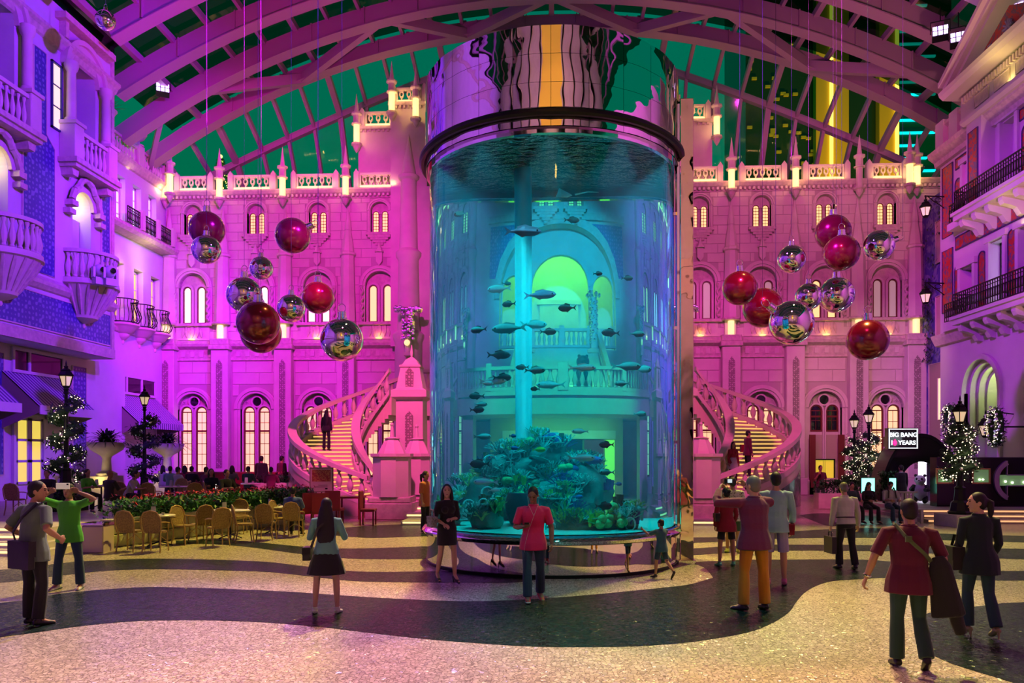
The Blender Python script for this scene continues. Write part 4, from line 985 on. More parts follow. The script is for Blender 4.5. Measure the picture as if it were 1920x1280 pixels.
def rp(a, b, lo, hi, nm='mosaic_panel'): panel(w2, nm, 'right', RX, [(a,lo),(b,lo),(b,hi),(a,hi)], REDMO, rmt=REDRIM)
rp(35.45,36.35,12.0,15.2); rp(35.45,36.35,8.6,11.4)
def archpanel(s, w, lo, hi):
    r = w/2; panel(w2, 'mosaic_panel', 'right', RX, [(s-r,lo),(s+r,lo)]+[(s+r*cos(pi*i/8), hi-r+r*sin(pi*i/8)) for i in range(9)], REDMO, rmt=REDRIM)
for s, lo, hi in ((34.98,12.4,14.3),(35.0,8.3,10.5),(33.1,8.3,10.6),(31.0,8.3,10.9),(29.0,8.3,10.9),(30.1,12.6,14.6),(32.3,12.4,12.6)):
    if hi-lo > 1: archpanel(s, .5, lo, hi)
rp(33.5,35.2,14.75,15.2,'mosaic_frieze'); rp(28,35.2,11.2,11.75,'mosaic_frieze'); rp(29.7,30.5,14.9,15.3,'mosaic_frieze')
for i, (s, z, h, g) in enumerate(((34.2,8.05,2.1,None),(32.0,8.05,2.65,WINV),(30.0,8.05,2.65,None),(34.0,12.45,2.2,None),(31.2,12.45,2.8,None))):
    lv = 'lower' if z < 10 else 'upper'
    lab = {0:'blank violet doorway on the lower right balcony, nearest the corner',1:'lit glazed door on the lower right balcony',2:'blank violet doorway on the lower right balcony, nearest the picture edge',3:'pale doorway on the upper right balcony, nearest the corner',4:'pale doorway on the upper right balcony beside the tall red panel'}[i]
    if g: rect_window(nxt(), lab, 'right', RX+.42, s, z, .8, h, g, 2, 3, IRON, cat='window')
    t = wthing('trim_%d' % (30+i), lab.replace('doorway','door surround').replace('glazed door','door surround'), 'surround', 'right', RX, s, z)
    m = MB(); w = .95; m.box(-w/2-.2,-w/2,-.12,0,0,h+.1); m.box(w/2,w/2+.2,-.12,0,0,h+.1); m.box(-w/2-.28,w/2+.28,-.16,0,h+.1,h+.35); m.obj('jambs', PLR, t)
    if not g: MB().box(-w/2,w/2,.38,.44,0,h+.1).obj('blind_door', PLR, t)
def r_balcony(z, Y0, Y1, out, h, label, step=None):
    t = thing('balcony', label, 'balcony', kind='structure'); x = RX-out
    m = MB(); m.box(x, RX, Y0, Y1, z-.3, z); m.box(x-.08, RX, Y0, Y1+.08, z-.08, z+.05); m.obj('slab', PLR, t)
    iron_fence(t, (x+.06, Y0, z+.05), (x+.06, Y1, z+.05), h, .16); iron_fence(t, (x+.06, Y1, z+.05), (RX-.05, Y1, z+.05), h, .16)
    Y = Y1-.4
    while Y > Y0+.2:
        m = MB(); pts = [(x+.1,z-.3),(RX,z-.3),(RX,z-1.05),(RX-.2,z-1.0),(RX-.35,z-.75),(RX-.6*out,z-.65),(x+.18,z-.6),(x+.1,z-.45)]
        m.prism(pts, Y-.14, Y+.14); m.obj('console', PLR, t); Y -= .95
    return t
r_balcony(7.9, 24.5, 33.6, 1.0, .95, 'long lower iron balcony on the right building')
r_balcony(12.25, 24.5, 33.5, 1.0, .9, 'long upper iron balcony on the right building')
t = thing('balcony', 'short return of the lower right balcony towards the corner', 'balcony', kind='structure')
MB().box(RX-.5, RX, 33.7, 35.4, 7.6, 7.95).obj('slab', PLR, t); iron_fence(t, (RX-.45, 33.7, 7.95), (RX-.45, 35.3, 7.95), .85, .16)
t = thing('balcony', 'short return of the upper right balcony towards the corner', 'balcony', kind='structure')
MB().box(RX-.5, RX, 33.6, 35.0, 11.95, 12.25).obj('slab', PLR, t); iron_fence(t, (RX-.45, 33.6, 12.25), (RX-.45, 34.9, 12.25), .8, .16)
area('soffit_glow', (RX-.6, 30, 10.9), (RX-.4, 30, 13), 20, (1,.85,.2), .3, 7)
# projecting bay with the pediment
t = thing('pediment_bay', 'projecting bay with a red mosaic pediment, top right', 'pediment', kind='structure'); BX = RX-.55
MB().box(BX, RX+.2, 26.4, 33.2, 13.1, 15.9).obj('bay_wall', PLR, t) if False else None
for a, b in ((32.2,33.3),(26.6,27.7)):
    m = MB(); m.box(BX, RX, a, b, 12.3, 15.9); m.obj('pilaster', PLR, t)
    panel(t, 'mosaic_panel', 'right', BX, [(a+.2,12.6),(b-.2,12.6),(b-.2,15.5),(a+.2,15.5)], REDMO, rmt=REDRIM)
profile_run(t, 'architrave', 'right', RX, 26.5, 33.45, [(0,15.9),(.6,15.9),(.75,16.0),(.75,16.15),(.6,16.2),(.6,17.15),(0,17.2)], PLR)
m = MB(); [m.box(RX-.72, RX-.6, 26.7+.2*i, 26.8+.2*i, 16.85, 17.1) for i in range(34)]; m.obj('dentil_row', STONE, t, kind='stuff')
for s in (32.0, 30.6, 29.2, 27.8): panel(t, 'frieze_panel', 'right', RX-.6, [(s-.5,16.3),(s+.5,16.3),(s+.5,16.75),(s-.5,16.75)], STONE2, .04, .06)
profile_run(t, 'cornice', 'right', RX, 26.0, 33.95, [(0,17.2),(1.2,17.25),(1.35,17.4),(1.4,17.55),(0,17.6)], PLR)
m = MB(); ap = (30.0, 19.6)
sg = [(26.0,17.6),(33.95,17.6),ap]; x_ = RX-.7
m.add([(x_,26.8,17.6),(x_,33.1,17.6),(x_,ap[0],19.05)], [(0,1,2)]); m.obj('tympanum', REDMO, t)
for a, b in (((33.95,17.55), ap), ((26.05,17.55), ap)):
    for o_, w, dz in ((1.3,.13,.25),(1.1,.12,.05),(.9,.1,-.12)):
        bar('raking_cornice', (RX-o_/2-.1, a[0], a[1]+dz), (RX-o_/2-.1, b[0], b[1]+dz), o_+.2, .2, PLR, t) if False else None
        m = MB(); p = Vector((0,a[0],a[1]+dz)); q = Vector((0,b[0],b[1]+dz)); m.add([(x,*v) for x in (RX-o_-.1, RX) for v in ((p.y,p.z),(q.y,q.z),(q.y,q.z+.2),(p.y,p.z+.2))], [(0,1,2,3),(7,6,5,4),(0,4,5,1),(1,5,6,2),(2,6,7,3),(3,7,4,0)]); m.obj('raking_cornice', PLR, t)
m = MB()
for (s, z, r) in ((30,18.25,.3),(31.2,18.0,.22),(28.8,18.0,.22),(32.0,17.85,.14),(28,17.85,.14)):
    for i in range(10):
        a = 2*pi*i/10; m.tube([(x_-.04, s, z), (x_-.07, s+r*cos(a), z+r*sin(a)*.9)], [.035,.05], 5)
m.obj('rosette', mat('lilac_carving', (.35,.3,.5), .5), t)
area('pediment_cove', (RX-1.0, 30, 15.95+.3), (RX-.9, 30, 17.3), 55, (1,.72,.18), .25, 6.8)
# arches on the ground floor, with stepped orders
for i, s in enumerate((33.2, 28.6)):
    r = 1.35 if i == 0 else 1.5
    t = wthing('trim_%d' % (40+i), ('green lit arched entrance with stepped mouldings, right' if i == 0 else 'violet arched recess with stepped mouldings at the right picture edge'), 'arch', 'right', RX, s, 0)
    for k in range(4):
        m = MB(); a, b = r-.16*k, r+.2-.16*k; m.ring(0, 4.8, a-.02, b, -.12+.28*k, .3+.28*k, n=20); m.box(-b,-a,-.12+.28*k,.3+.28*k,.2,4.8); m.box(a,b,-.12+.28*k,.3+.28*k,.2,4.8); m.obj('arch_order', PLR, t)
    if i == 0:
        m = MB(); m.prism(arch_pts(0, .2, 1.3, 4.0), 1.42, 1.55); m.obj('dark_door', GLASSDK, t)
        m = MB(); m.ring(0, 4.2, .62, .74, 1.35, 1.45, n=14); m.box(-.74,-.62,1.35,1.45,.2,4.2); m.box(.62,.74,1.35,1.45,.2,4.2); m.box(-.04,.04,1.36,1.44,.2,2.9); m.box(-.62,.62,1.36,1.44,2.8,2.95); m.obj('door_frame', IRON, t)
        for x in (-.32,.32): MB().box(x-.25,x+.25,1.37,1.41,.3,2.7).obj('door_pane', mat('blue_door', (.15,.2,.5), .3), t)
point('arch_glow', (RX+.9, 33.0, 5.5), 60, (.75,1,.35), .2)
# mural wall in the right corner
MURAL = motif('blue_mural', (.08,.06,.32), (.22,.2,.42), 1.3, .8, 'swirl')
w3 = sidewall('trim_22', 'right', 19.6, 36.5, 42.2, 0, 15.4, [(39.6,1.6,11.8,2.2,False,.3),(39.4,1.6,8.0,2.2,False,.3)], MURAL, 'blue painted mural wall in the right corner')
for z, h, wv in ((11.85,2.1,WINW),(8.05,2.1,WINW)):
    panel(w3, 'window_panel', 'right', 19.6, [(38.9,z),(40.4,z),(40.4,z+h),(38.9,z+h)], mat('peach_render', (.6,.42,.36), .7), .06, .1)
panel(w3, 'mural_window', 'right', 19.6, [(39.2,3.9),(40.2,3.9),(40.2,6.0),(39.2,6.0)], WINW, .05, .1)
panel(w3, 'mural_house', 'right', 19.6, [(37.5,.9),(41.2,.9),(41.2,6.8),(37.5,6.8)], mat('ochre_render', (.42,.36,.25), .7), .02, .08)
m = MB(); random.seed(5)
for i in range(420):
    z = 6.9+random.random()*8.2; y = 41.0+random.gauss(0,.28) if z < 11.3 else 37.3+random.random()*4; 
    if z > 11.3 and random.random() < .5: y = 37.2+random.gauss(0,.3)
    a = random.random()*3; r = .12; p = Vector((19.45-random.random()*.12, y, z)); u = Vector((.3*sin(a), cos(a), sin(a)))*r; v = Vector((-.4, -sin(a), cos(a)))*r
    m.add([p-u, p+v*.6, p+u, p-v*.6], [(0,1,2,3)])
m.obj('ivy', mat('dark_ivy', (.02,.06,.05), .6), w3, kind='stuff')
def lantern_parts(t, c, s=1.0):
    x, y, z = c
    m = MB(); m.lathe([(.02,.62),(.05,.58),(.04,.52),(.1,.5),(.2,.36),(.23,.33),(.2,.31)], 6, c) if False else None
    k = Matrix.Translation(c) @ Matrix.Scale(s, 4)
    m = MB(); m.lathe([(.07,-.36),(.1,-.33),(.12,-.3),(.1,-.28)], 6, (0,0,0), k); m.lathe([(.22,.0),(.24,.03),(.13,.16),(.15,.18),(.05,.25),(.07,.29),(.02,.33),(.03,.37),(.004,.48)], 6, (0,0,0), k)
    for i in range(6):
        a = 2*pi*i/6; m.tube([k @ Vector((.11*cos(a), .11*sin(a), -.3)), k @ Vector((.2*cos(a), .2*sin(a), 0))], .013*s, 4)
    m.obj('lantern_frame', IRON, t)
    g = MB(); g.lathe([(.1,-.29),(.185,-.01)], 6, (0,0,0), k); g.obj('lantern_glass', mat('frosted_lantern', (.9,.8,.6), .4, emit=(1,.72,.4), es=.6), t)
    b = MB(); b.ball(k @ Vector((0,0,-.2)), .09*s, 8, 6); b.obj('bulb', BULB, t)
for i, (z, lab) in enumerate(((13.6, 'upper wall lantern on an iron bracket, right corner'), (9.65, 'lower wall lantern on an iron bracket, right corner'))):
    t = thing('wall_lantern', lab, 'lantern', (RX, 36.2, z))
    m = MB(); m.tube([(0,0,.3),(-.9,0,.34)], .03, 5); m.tube([(0,0,-.25),(-.25,0,-.05),(-.5,0,.1),(-.75,0,.32)], .025, 5); m.tube([(-.3+.14*cos(a),0,.16+.1*sin(a)) for a in [j*.6 for j in range(11)]], .018, 4); m.tube([(-.85,0,.34),(-.85,0,.1)], .015, 4); m.obj('bracket', IRON, t)
    lantern_parts(t, (-.85, 0, -.2), 1.25)
finial(18.6, 41.2, 16.2, 'glowing finial in the right corner under the glass roof', lit=2)
# ---- what lies behind the viewer, for the mirrors
wb = MB(); wb.add([(-19.5,-7,0),(18,-7,0),(18,-7,25),(-19.5,-7,25)], [(3,2,1,0)])
o = wb.obj('wall_front', PLASTER, kind='structure'); tag(o, 'palace wall behind the viewer', 'wall')
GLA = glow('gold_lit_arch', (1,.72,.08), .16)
for i in range(7):
    x = -15+5*i; big_ = i == 3
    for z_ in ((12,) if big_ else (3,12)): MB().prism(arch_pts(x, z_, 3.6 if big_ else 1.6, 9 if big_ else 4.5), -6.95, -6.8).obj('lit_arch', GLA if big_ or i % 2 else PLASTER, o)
    for q in (-1.4,1.4): MB().box(x+q*1.8-.3,x+q*1.8+.3,-6.9,-6.4,0,25).obj('pilaster', STONE if i % 2 else PLASTER, o)
    MB().box(x-2.5,x+2.5,-6.9,-6.3,10,10.8).obj('cornice', STONE, o)
for z_ in (11,23.6): MB().box(-19.5,18,-6.9,-6.4,z_,z_+.7).obj('string_course', STONE, o)
point('rear_gold_fill', (1.5,-5,14), 200, (1,.6,.1), .3)  # added gold light on this wall, for the drum's reflection
# ================================================================== roof
STEEL = mat('painted_steel', (.4,.25,.34), .5)
STEELD = mat('dark_steel', (.12,.1,.11), .5)
zc, RR = -13.2, 38.2
def arcz(x): return zc+sqrt(RR*RR-x*x)
def glassmat(name, col, gl):
    m = bpy.data.materials.new(name); m.use_nodes = True; n = m.node_tree.nodes; L = m.node_tree.links
    n.remove(n['Principled BSDF']); t = n.new('ShaderNodeBsdfTransparent'); t.inputs[0].default_value = (*col, 1)
    g = n.new('ShaderNodeBsdfGlossy'); g.inputs['Roughness'].default_value = .05; x = n.new('ShaderNodeMixShader'); x.inputs[0].default_value = gl
    L.new(t.outputs[0], x.inputs[1]); L.new(g.outputs[0], x.inputs[2]); L.new(x.outputs[0], n['Material Output'].inputs[0]); return m
PANE_C = glassmat('clear_roof_glass', (.9,.95,.92), .03)
PANE_D = glassmat('tinted_roof_glass', (.06,.12,.08), .03)
roof = thing('ceiling', 'arched steel and glass roof over the hall', 'roof', kind='structure')
ARCH = [(40.4, 21.8), (37.4, 21.6), (34.5, 20.2), (31.4, 18.6), (28.0, 18.6), (24.0, 18.6), (18, 18.6), (10, 18.6), (0, 18.6), (-12, 18.6), (-28, 18.6)]
def arch_beam(Y, xm, w, h, mt, n=40, dz=0, name='arch_beam'):
    m = MB(); vs = []; fs = []
    for i in range(n+1):
        x = -xm+2*xm*i/n; z = arcz(x)+dz; nx, nz = x/RR, (z-zc)/RR
        for (a, b) in ((-w,-h),(w,-h),(w,0),(-w,0)): vs.append((x+nx*b, Y+a, z+nz*b))
    for i in range(n):
        p = 4*i; fs += [(p+k, p+(k+1)%4, p+4+(k+1)%4, p+4+k) for k in range(4)]
    fs += [(3,2,1,0),(4*n,4*n+1,4*n+2,4*n+3)]
    m.add(vs, fs); o = m.obj(name, mt, roof)
    f = MB(); vs = []; fs = []
    for i in range(n+1):
        x = -xm+2*xm*i/n; z = arcz(x)+dz; nx, nz = x/RR, (z-zc)/RR
        for (a, b) in ((-w-.14,-h-.05),(w+.14,-h-.05),(w+.14,-h),(-w-.14,-h)): vs.append((x+nx*b, Y+a, z+nz*b))
    for i in range(n):
        p = 4*i; fs += [(p+k, p+(k+1)%4, p+4+(k+1)%4, p+4+k) for k in range(4)]
    f.add(vs, fs); f.obj('flange', mt, o)
    s = MB()
    for i in range(-7, 8):
        x = i*2.6+1.3
        if abs(x) < xm: z = arcz(x)+dz; s.box(x-.03, x+.03, Y-w-.08, Y+w+.08, z-h, z)
    s.obj('splice_plate', mt, o)
for k, (Y, xm) in enumerate(ARCH): arch_beam(Y, xm, .2, .85 if k else .7, STEEL)
def bar(name, p, q, w, h, mt=STEEL, parent=roof):
    p, q = Vector(p), Vector(q); d = q-p; L = d.length; x = d.normalized(); y = Vector((0,0,1)).cross(x)
    y = y.normalized() if y.length > 1e-3 else Vector((0,1,0)); z = x.cross(y)
    M = Matrix(((x.x,y.x,z.x,p.x),(x.y,y.y,z.y,p.y),(x.z,y.z,z.z,p.z),(0,0,0,1)))
    m = MB(); m.box(0, L, -w/2, w/2, -h/2, h/2, M); return m.obj(name, mt, parent)
SP = 1.56
# zig-zag struts between the first two arches
xs = [-17.5,-13.2,-8.2,-4.4,0,4.4,8.2,13.2,17.5]
for i, (a, b) in enumerate(zip(xs, xs[1:])):
    Ya, Yb = (37.4, 40.4) if i % 2 else (40.4, 37.4)
    if i % 2 == 0: Ya, Yb = 37.4, 40.4
    else: Ya, Yb = 40.4, 37.4
    bar('strut', (a, Ya, arcz(a)-.6), (b, Yb, arcz(b)-.6), .34, .5)
for q in (-1, 1): bar('strut', (q*19.2, 37.4, arcz(19.2)-.5), (q*21.4, 40.2, 17.4), .22, .3)
# purlins along the hall
for k in range(-13, 14):
    x = k*SP
    if abs(x) > 20: continue
    ys_ = [Y for Y, xm in ARCH if abs(x) <= xm]
    bar('purlin', (x, max(ys_), arcz(x)+.05), (x, -28, arcz(x)+.05), .16 if k % 4 else .26, .3, STEEL)
for j in range(len(ARCH)-1):           # cross rails between arches
    for f_ in ((.5,) if j < 6 else ()):
        Y = ARCH[j][0]*(1-f_)+ARCH[j+1][0]*f_; m = MB(); xm = min(ARCH[j][1], ARCH[j+1][1]); N = 24
        m.tube([(-xm+2*xm*i/N, Y, arcz(-xm+2*xm*i/N)+.25) for i in range(N+1)], .1, 4); m.obj('cross_rail', STEELD, roof)
# end glazing: ruled from the last arch over the ridge to behind the cornice
def ridge(x): return max(16.8, 25.9-.30*abs(x)-.0045*x*x) if abs(x) > 1.5 else 25.9-.3*1.5
def gl(x): return ((x, 40.4, arcz(x)+.05), (x, 43.9, ridge(x)), (x, 47, 16.0))
for k in range(-14, 15):
    x = k*SP*.97; p, q, r = gl(x); w = .3 if k % 4 == 0 else .17
    if q[2] < 17.2: q = (x, 43.9, 17.0)
    bar('end_mullion', p, q, w, .3); bar('end_mullion', q, r, w, .3)
N = 40; m = MB(); m.tube([(-20.5+41*i/N, 43.9, ridge(-20.5+41*i/N)) for i in range(N+1)], .24, 4); m.obj('end_ridge_beam', STEEL, roof)
def pane(pts, mt): MB().add(pts, [tuple(range(len(pts)))]).obj('glass_pane', mt, roof)
for k in range(-14, 14):
    a, b = k*SP*.97, (k+1)*SP*.97; A, B = gl(a), gl(b)
    for i in (0, 1): pane([A[i], B[i], B[i+1], A[i+1]], PANE_C)
for k in range(-13, 13):
    a, b = k*SP, (k+1)*SP
    for j in range(5):
        Y0, Y1 = ARCH[j][0], ARCH[j+1][0]
        pane([(a,Y0,arcz(a)+.3),(b,Y0,arcz(b)+.3),(b,Y1,arcz(b)+.3),(a,Y1,arcz(a)+.3)], PANE_D)
for k in range(-13, 13):
    a, b = k*SP, (k+1)*SP; pane([(a,24.0,arcz(a)+.3),(b,24.0,arcz(b)+.3),(b,-28,arcz(b)+.3),(a,-28,arcz(a)+.3)], PANE_D)
# ================================================================== hotel towers outside
GOLDW = mat('gold_hotel_facade', (.8,.5,.05), .4); NEON = glow('gold_edge_light', (1,.75,.1), 2.2); CYAN = glow('cyan_led_line', (.0,.75,.95), 1.3)
HOTD = mat('dark_hotel_glass', (.015,.05,.03), .2)
YT = 95
def outx(px): return at(px, 300, YT).x
t = thing('hotel_tower', 'gold lit hotel tower seen through the end glass', 'building', kind='structure')
x0, x1 = outx(1400), outx(1690)
MB().box(x0, x1, YT+.5, YT+12, 0, 62).obj('glass_body', HOTD, t)
for a, b in ((1527,1588),(1645,1677)):
    p, q = outx(a), outx(b); MB().box(p, q, YT-.6, YT+.5, 0, 62).obj('gold_pier', GOLDW, t)
    e = outx(1555) if a < 1600 else q; MB().box(e-.18, e+.18, YT-.85, YT-.6, 0, 62).obj('edge_light', NEON, t)
m = MB(); random.seed(3)
for i in range(90):
    xx = x0+random.random()*(outx(1525)-x0); zz = 22+random.random()*32; m.box(xx, xx+.6, YT+.3, YT+.5, zz, zz+.3)
m.obj('lit_windows', glow('faint_hotel_window', (.4,.35,.02), .1), t, kind='stuff')
t = thing('office_tower', 'dark tower with cyan light lines beyond the roof glass', 'building', kind='structure')
x0, x1 = outx(1681), outx(1800); MB().box(x0, x1, YT+2, YT+14, 0, 62).obj('glass_body', mat('teal_glass', (.0,.07,.045), .2), t)
for i in range(26): MB().box(x0, x1-2-(i%3), YT+1.7, YT+2, 18+i*1.55, 18.22+i*1.55).obj('led_line', CYAN, t)
for px in (1560, 1662):
    spot('tower_flood', (outx(px), YT-16, 2), (outx(px), YT, 45), 42000, (1,.5,.03), 50, .6, 1)
# ================================================================== aquarium
TX, TY, TR = .83, 16.18, 2.53
TX = at(1033, 600, TY).x
aq = thing('aquarium', 'giant cylindrical aquarium with a mirrored top drum and base', 'aquarium', (TX, TY, 0))
def mirror_mat(name, col, rough, wav, sc):
    m = bpy.data.materials.new(name); m.use_nodes = True; n = m.node_tree.nodes; L = m.node_tree.links; p = n['Principled BSDF']
    p.inputs['Base Color'].default_value = (*col, 1); p.inputs['Metallic'].default_value = 1; p.inputs['Roughness'].default_value = rough
    t = n.new('ShaderNodeTexCoord'); q = n.new('ShaderNodeTexNoise'); q.inputs['Scale'].default_value = sc; q.inputs['Detail'].default_value = 1.5
    b = n.new('ShaderNodeBump'); b.inputs['Strength'].default_value = wav; b.inputs['Distance'].default_value = .1
    L.new(t.outputs['Object'], q.inputs['Vector']); L.new(q.outputs['Fac'], b.inputs['Height']); L.new(b.outputs[0], p.inputs['Normal']); return m
MIRR = mirror_mat('rippled_mirror_steel', (.88,.82,.84), .02, .3, 1.3)
MIRB = mirror_mat('base_mirror_steel', (.85,.8,.72), .03, .05, .8)
# mirrored drum: separate curved sheets with open joints
zt0, zt1, dr = 7.95, 9.72, 2.6
rows = ((zt0, 8.28), (8.28, 8.72), (8.72, 9.22), (9.22, zt1))
for j, (a, b) in enumerate(rows):
    for i in range(24):
        a0, a1 = 2*pi*(i+.006)/24, 2*pi*(i+.994)/24; n = 5; m = MB(); vs = []
        for k in range(n+1):
            t_ = k/n; an = a0+(a1-a0)*t_; r = dr+.012*sin(pi*t_)
            vs += [(r*cos(an), r*sin(an), a+.003), (r*1.0*cos(an), r*sin(an), b-.003)]
        m.add(vs, [(2*k, 2*k+2, 2*k+3, 2*k+1) for k in range(n)])
        me = m.mesh('mirror_sheet', MIRR, True); link('mirror_sheet', me, aq)
m = MB(); m.lathe([(dr-.03,zt0),(dr-.03,zt1)], 64, cap=False); m.lathe([(dr-.03,zt1),(.01,zt1+.02)], 64, cap=False); m.obj('drum_core', IRON, aq)
m = MB(); m.tube([((dr+.07)*cos(a), (dr+.07)*sin(a), 8.17) for a in [2*pi*i/72 for i in range(72)]], .07, 8, closed=True); m.obj('black_ring', IRON, aq, True)
m = MB(); m.lathe([(TR,zt0-.01),(dr,zt0-.01)], 64, cap=False); m.lathe([(TR+.02,zt0),(TR+.02,zt0-.1),(TR-.1,zt0-.1)],64,cap=False); m.obj('drum_lip', CHROME, aq)
# base
m = MB(); m.lathe([(2.58,0),(2.58,.58)], 96, cap=False); m.obj('mirror_base', MIRB, aq, True)
m = MB(); m.lathe([(2.54,.58),(2.64,.6),(2.68,.66),(2.64,.72),(2.54,.75),(2.535,.6)], 96, cap=False); m.obj('chrome_lip', CHROME, aq, True)
m = MB(); m.lathe([(2.595,.0),(2.6,.05),(2.585,.06)], 96, cap=False); m.obj('kick_ring', IRON, aq, True)
# water
WATER = bpy.data.materials.new('aquarium_water'); WATER.use_nodes = True
n = WATER.node_tree.nodes; L = WATER.node_tree.links; n.remove(n['Principled BSDF'])
rf = n.new('ShaderNodeBsdfRefraction'); rf.inputs['IOR'].default_value = 1.33; rf.inputs['Roughness'].default_value = 0; rf.inputs[0].default_value = (.97,1,1,1)
gs = n.new('ShaderNodeBsdfGlossy'); gs.inputs['Roughness'].default_value = 0
fr = n.new('ShaderNodeFresnel'); fr.inputs['IOR'].default_value = 1.33
tcn = n.new('ShaderNodeTexCoord'); mpn = n.new('ShaderNodeMapping'); mpn.inputs['Scale'].default_value = (1,1,0)
nz = n.new('ShaderNodeTexNoise'); nz.inputs['Scale'].default_value = 5; nz.inputs['Detail'].default_value = 3; bp = n.new('ShaderNodeBump'); bp.inputs['Strength'].default_value = .0
WATER_SIDE = WATER
mix = n.new('ShaderNodeMixShader'); L.new(fr.outputs[0], mix.inputs[0]); L.new(rf.outputs[0], mix.inputs[1]); L.new(gs.outputs[0], mix.inputs[2])
out = n['Material Output']; L.new(mix.outputs[0], out.inputs['Surface'])
va = n.new('ShaderNodeVolumeAbsorption'); va.inputs['Color'].default_value = (.3,.945,.97,1); va.inputs['Density'].default_value = .85
vs_ = n.new('ShaderNodeVolumeScatter'); vs_.inputs['Color'].default_value = (.08,.72,1,1); vs_.inputs['Density'].default_value = .06
av = n.new('ShaderNodeAddShader'); L.new(va.outputs[0], av.inputs[0]); L.new(vs_.outputs[0], av.inputs[1]); L.new(av.outputs[0], out.inputs['Volume'])
# rippled surface material shares the volume; it is the top cap of the same body of water
RIP = WATER.copy(); RIP.name = 'rippled_water_surface'
rn = RIP.node_tree.nodes; rl = RIP.node_tree.links
b_ = next(x for x in rn if x.type == 'BUMP'); nz_ = next(x for x in rn if x.type == 'TEX_NOISE'); tc_ = next(x for x in rn if x.type == 'TEX_COORD')
b_.inputs['Strength'].default_value = .9; b_.inputs['Distance'].default_value = .4; nz_.inputs['Scale'].default_value = 5.0
rl.new(tc_.outputs['Object'], nz_.inputs['Vector']); rl.new(nz_.outputs['Fac'], b_.inputs['Height'])
for x in rn:
    if x.type in ('BSDF_REFRACTION','BSDF_GLOSSY','FRESNEL'): rl.new(b_.outputs[0], x.inputs['Normal'])
NW = 160; m = MB(); m.lathe([(2.52,.66),(2.52,8.06)], NW); me = m.mesh('water', WATER, True); me.materials.append(RIP)
me.polygons[len(me.polygons)-1].material_index = 1
link('water', me, aq)
m = MB(); m.lathe([(TR+.045,.74),(TR+.045,zt0-.1)], 128, cap=False); m.lathe([(TR+.012,.74),(TR+.012,zt0-.1)], 128, cap=False)
# ceiling of the light well above the water
m = MB(); m.lathe([(2.4,8.3),(.01,8.32)], 48, cap=False); m.obj('light_well', mat('well_lining', (.5,.6,.5), .6), aq)
# sand bed and overflow pipe
m = MB(); m.lathe([(2.44,.76),(1.6,.8),(.9,.9),(.01,.95)], 48, cap=False); m.obj('sand_bed', mat('white_sand', (.75,.72,.6), .9, bump=.5, bs=25), aq, True)
m = MB(); m.lathe([(.13,.9),(.13,8.0)], 24, (-.42,.3,0)); m.obj('overflow_pipe', mat('white_pipe', (.9,.95,.95), .4), aq, True)
for a_ in (200, 235, 270, 305, 340, 90):
    a_ = radians(a_); spot('tank_lamp', (TX+2.2*cos(a_), TY+2.2*sin(a_), 7.95), (TX-.4*cos(a_), TY-.4*sin(a_), 1.6), 850, (.2,.9,1), 75, .8, .05)
# mirrored service column
px_ = at(1288, 900, 15.6); t = thing('mirror_column', 'slim full height mirrored column standing right of the aquarium', 'column', (px_.x, 15.6+.15, 0))
m = MB(); m.bbox(-.135,.135,-.15,.15,.06,9.3,.015); m.obj('mirror_casing', mirror_mat('column_mirror', (.9,.75,.5), .03, .14, 2.0), t)
m = MB(); m.box(-.19,-.14,-.12,.12,.06,9.2); m.obj('edge_channel', CHROME, t); m = MB(); m.box(-.17,.17,-.19,.19,0,.07); m.obj('base_plate', CHROME, t)
for z in (2.4,4.7,7.0): MB().box(-.3,-.15,-.04,.04,z,z+.06).obj('wall_tie', CHROME, t)
# ================================================================== people
def cloth(name, col, rough=.85, bump=.25): return mat(name, col, rough, bump=bump, bs=18, sheen=.2)
SKIN = {'tan': mat('tan_skin', (.46,.24,.15), .5), 'fair': mat('fair_skin', (.62,.36,.26), .5), 'deep': mat('deep_skin', (.26,.13,.08), .5)}
HAIRB = mat('black_hair', (.006,.005,.005), .6); HAIRG = mat('grey_hair', (.16,.14,.13), .5)
EYE = mat('dark_eye', (.02,.015,.012), .15); LIP = mat('lip', (.4,.1,.09), .4)
def remesh(o, vox, sm=3, fac=.5):
    r = o.modifiers.new('remesh', 'REMESH'); r.mode = 'VOXEL'; r.voxel_size = vox; r.use_smooth_shade = True
    if sm: s = o.modifiers.new('smooth', 'SMOOTH'); s.factor = fac; s.iterations = sm
    return o
def V3(t): return Vector((t[0], -t[1], t[2]))
def nrm(t): return V3(t).normalized()
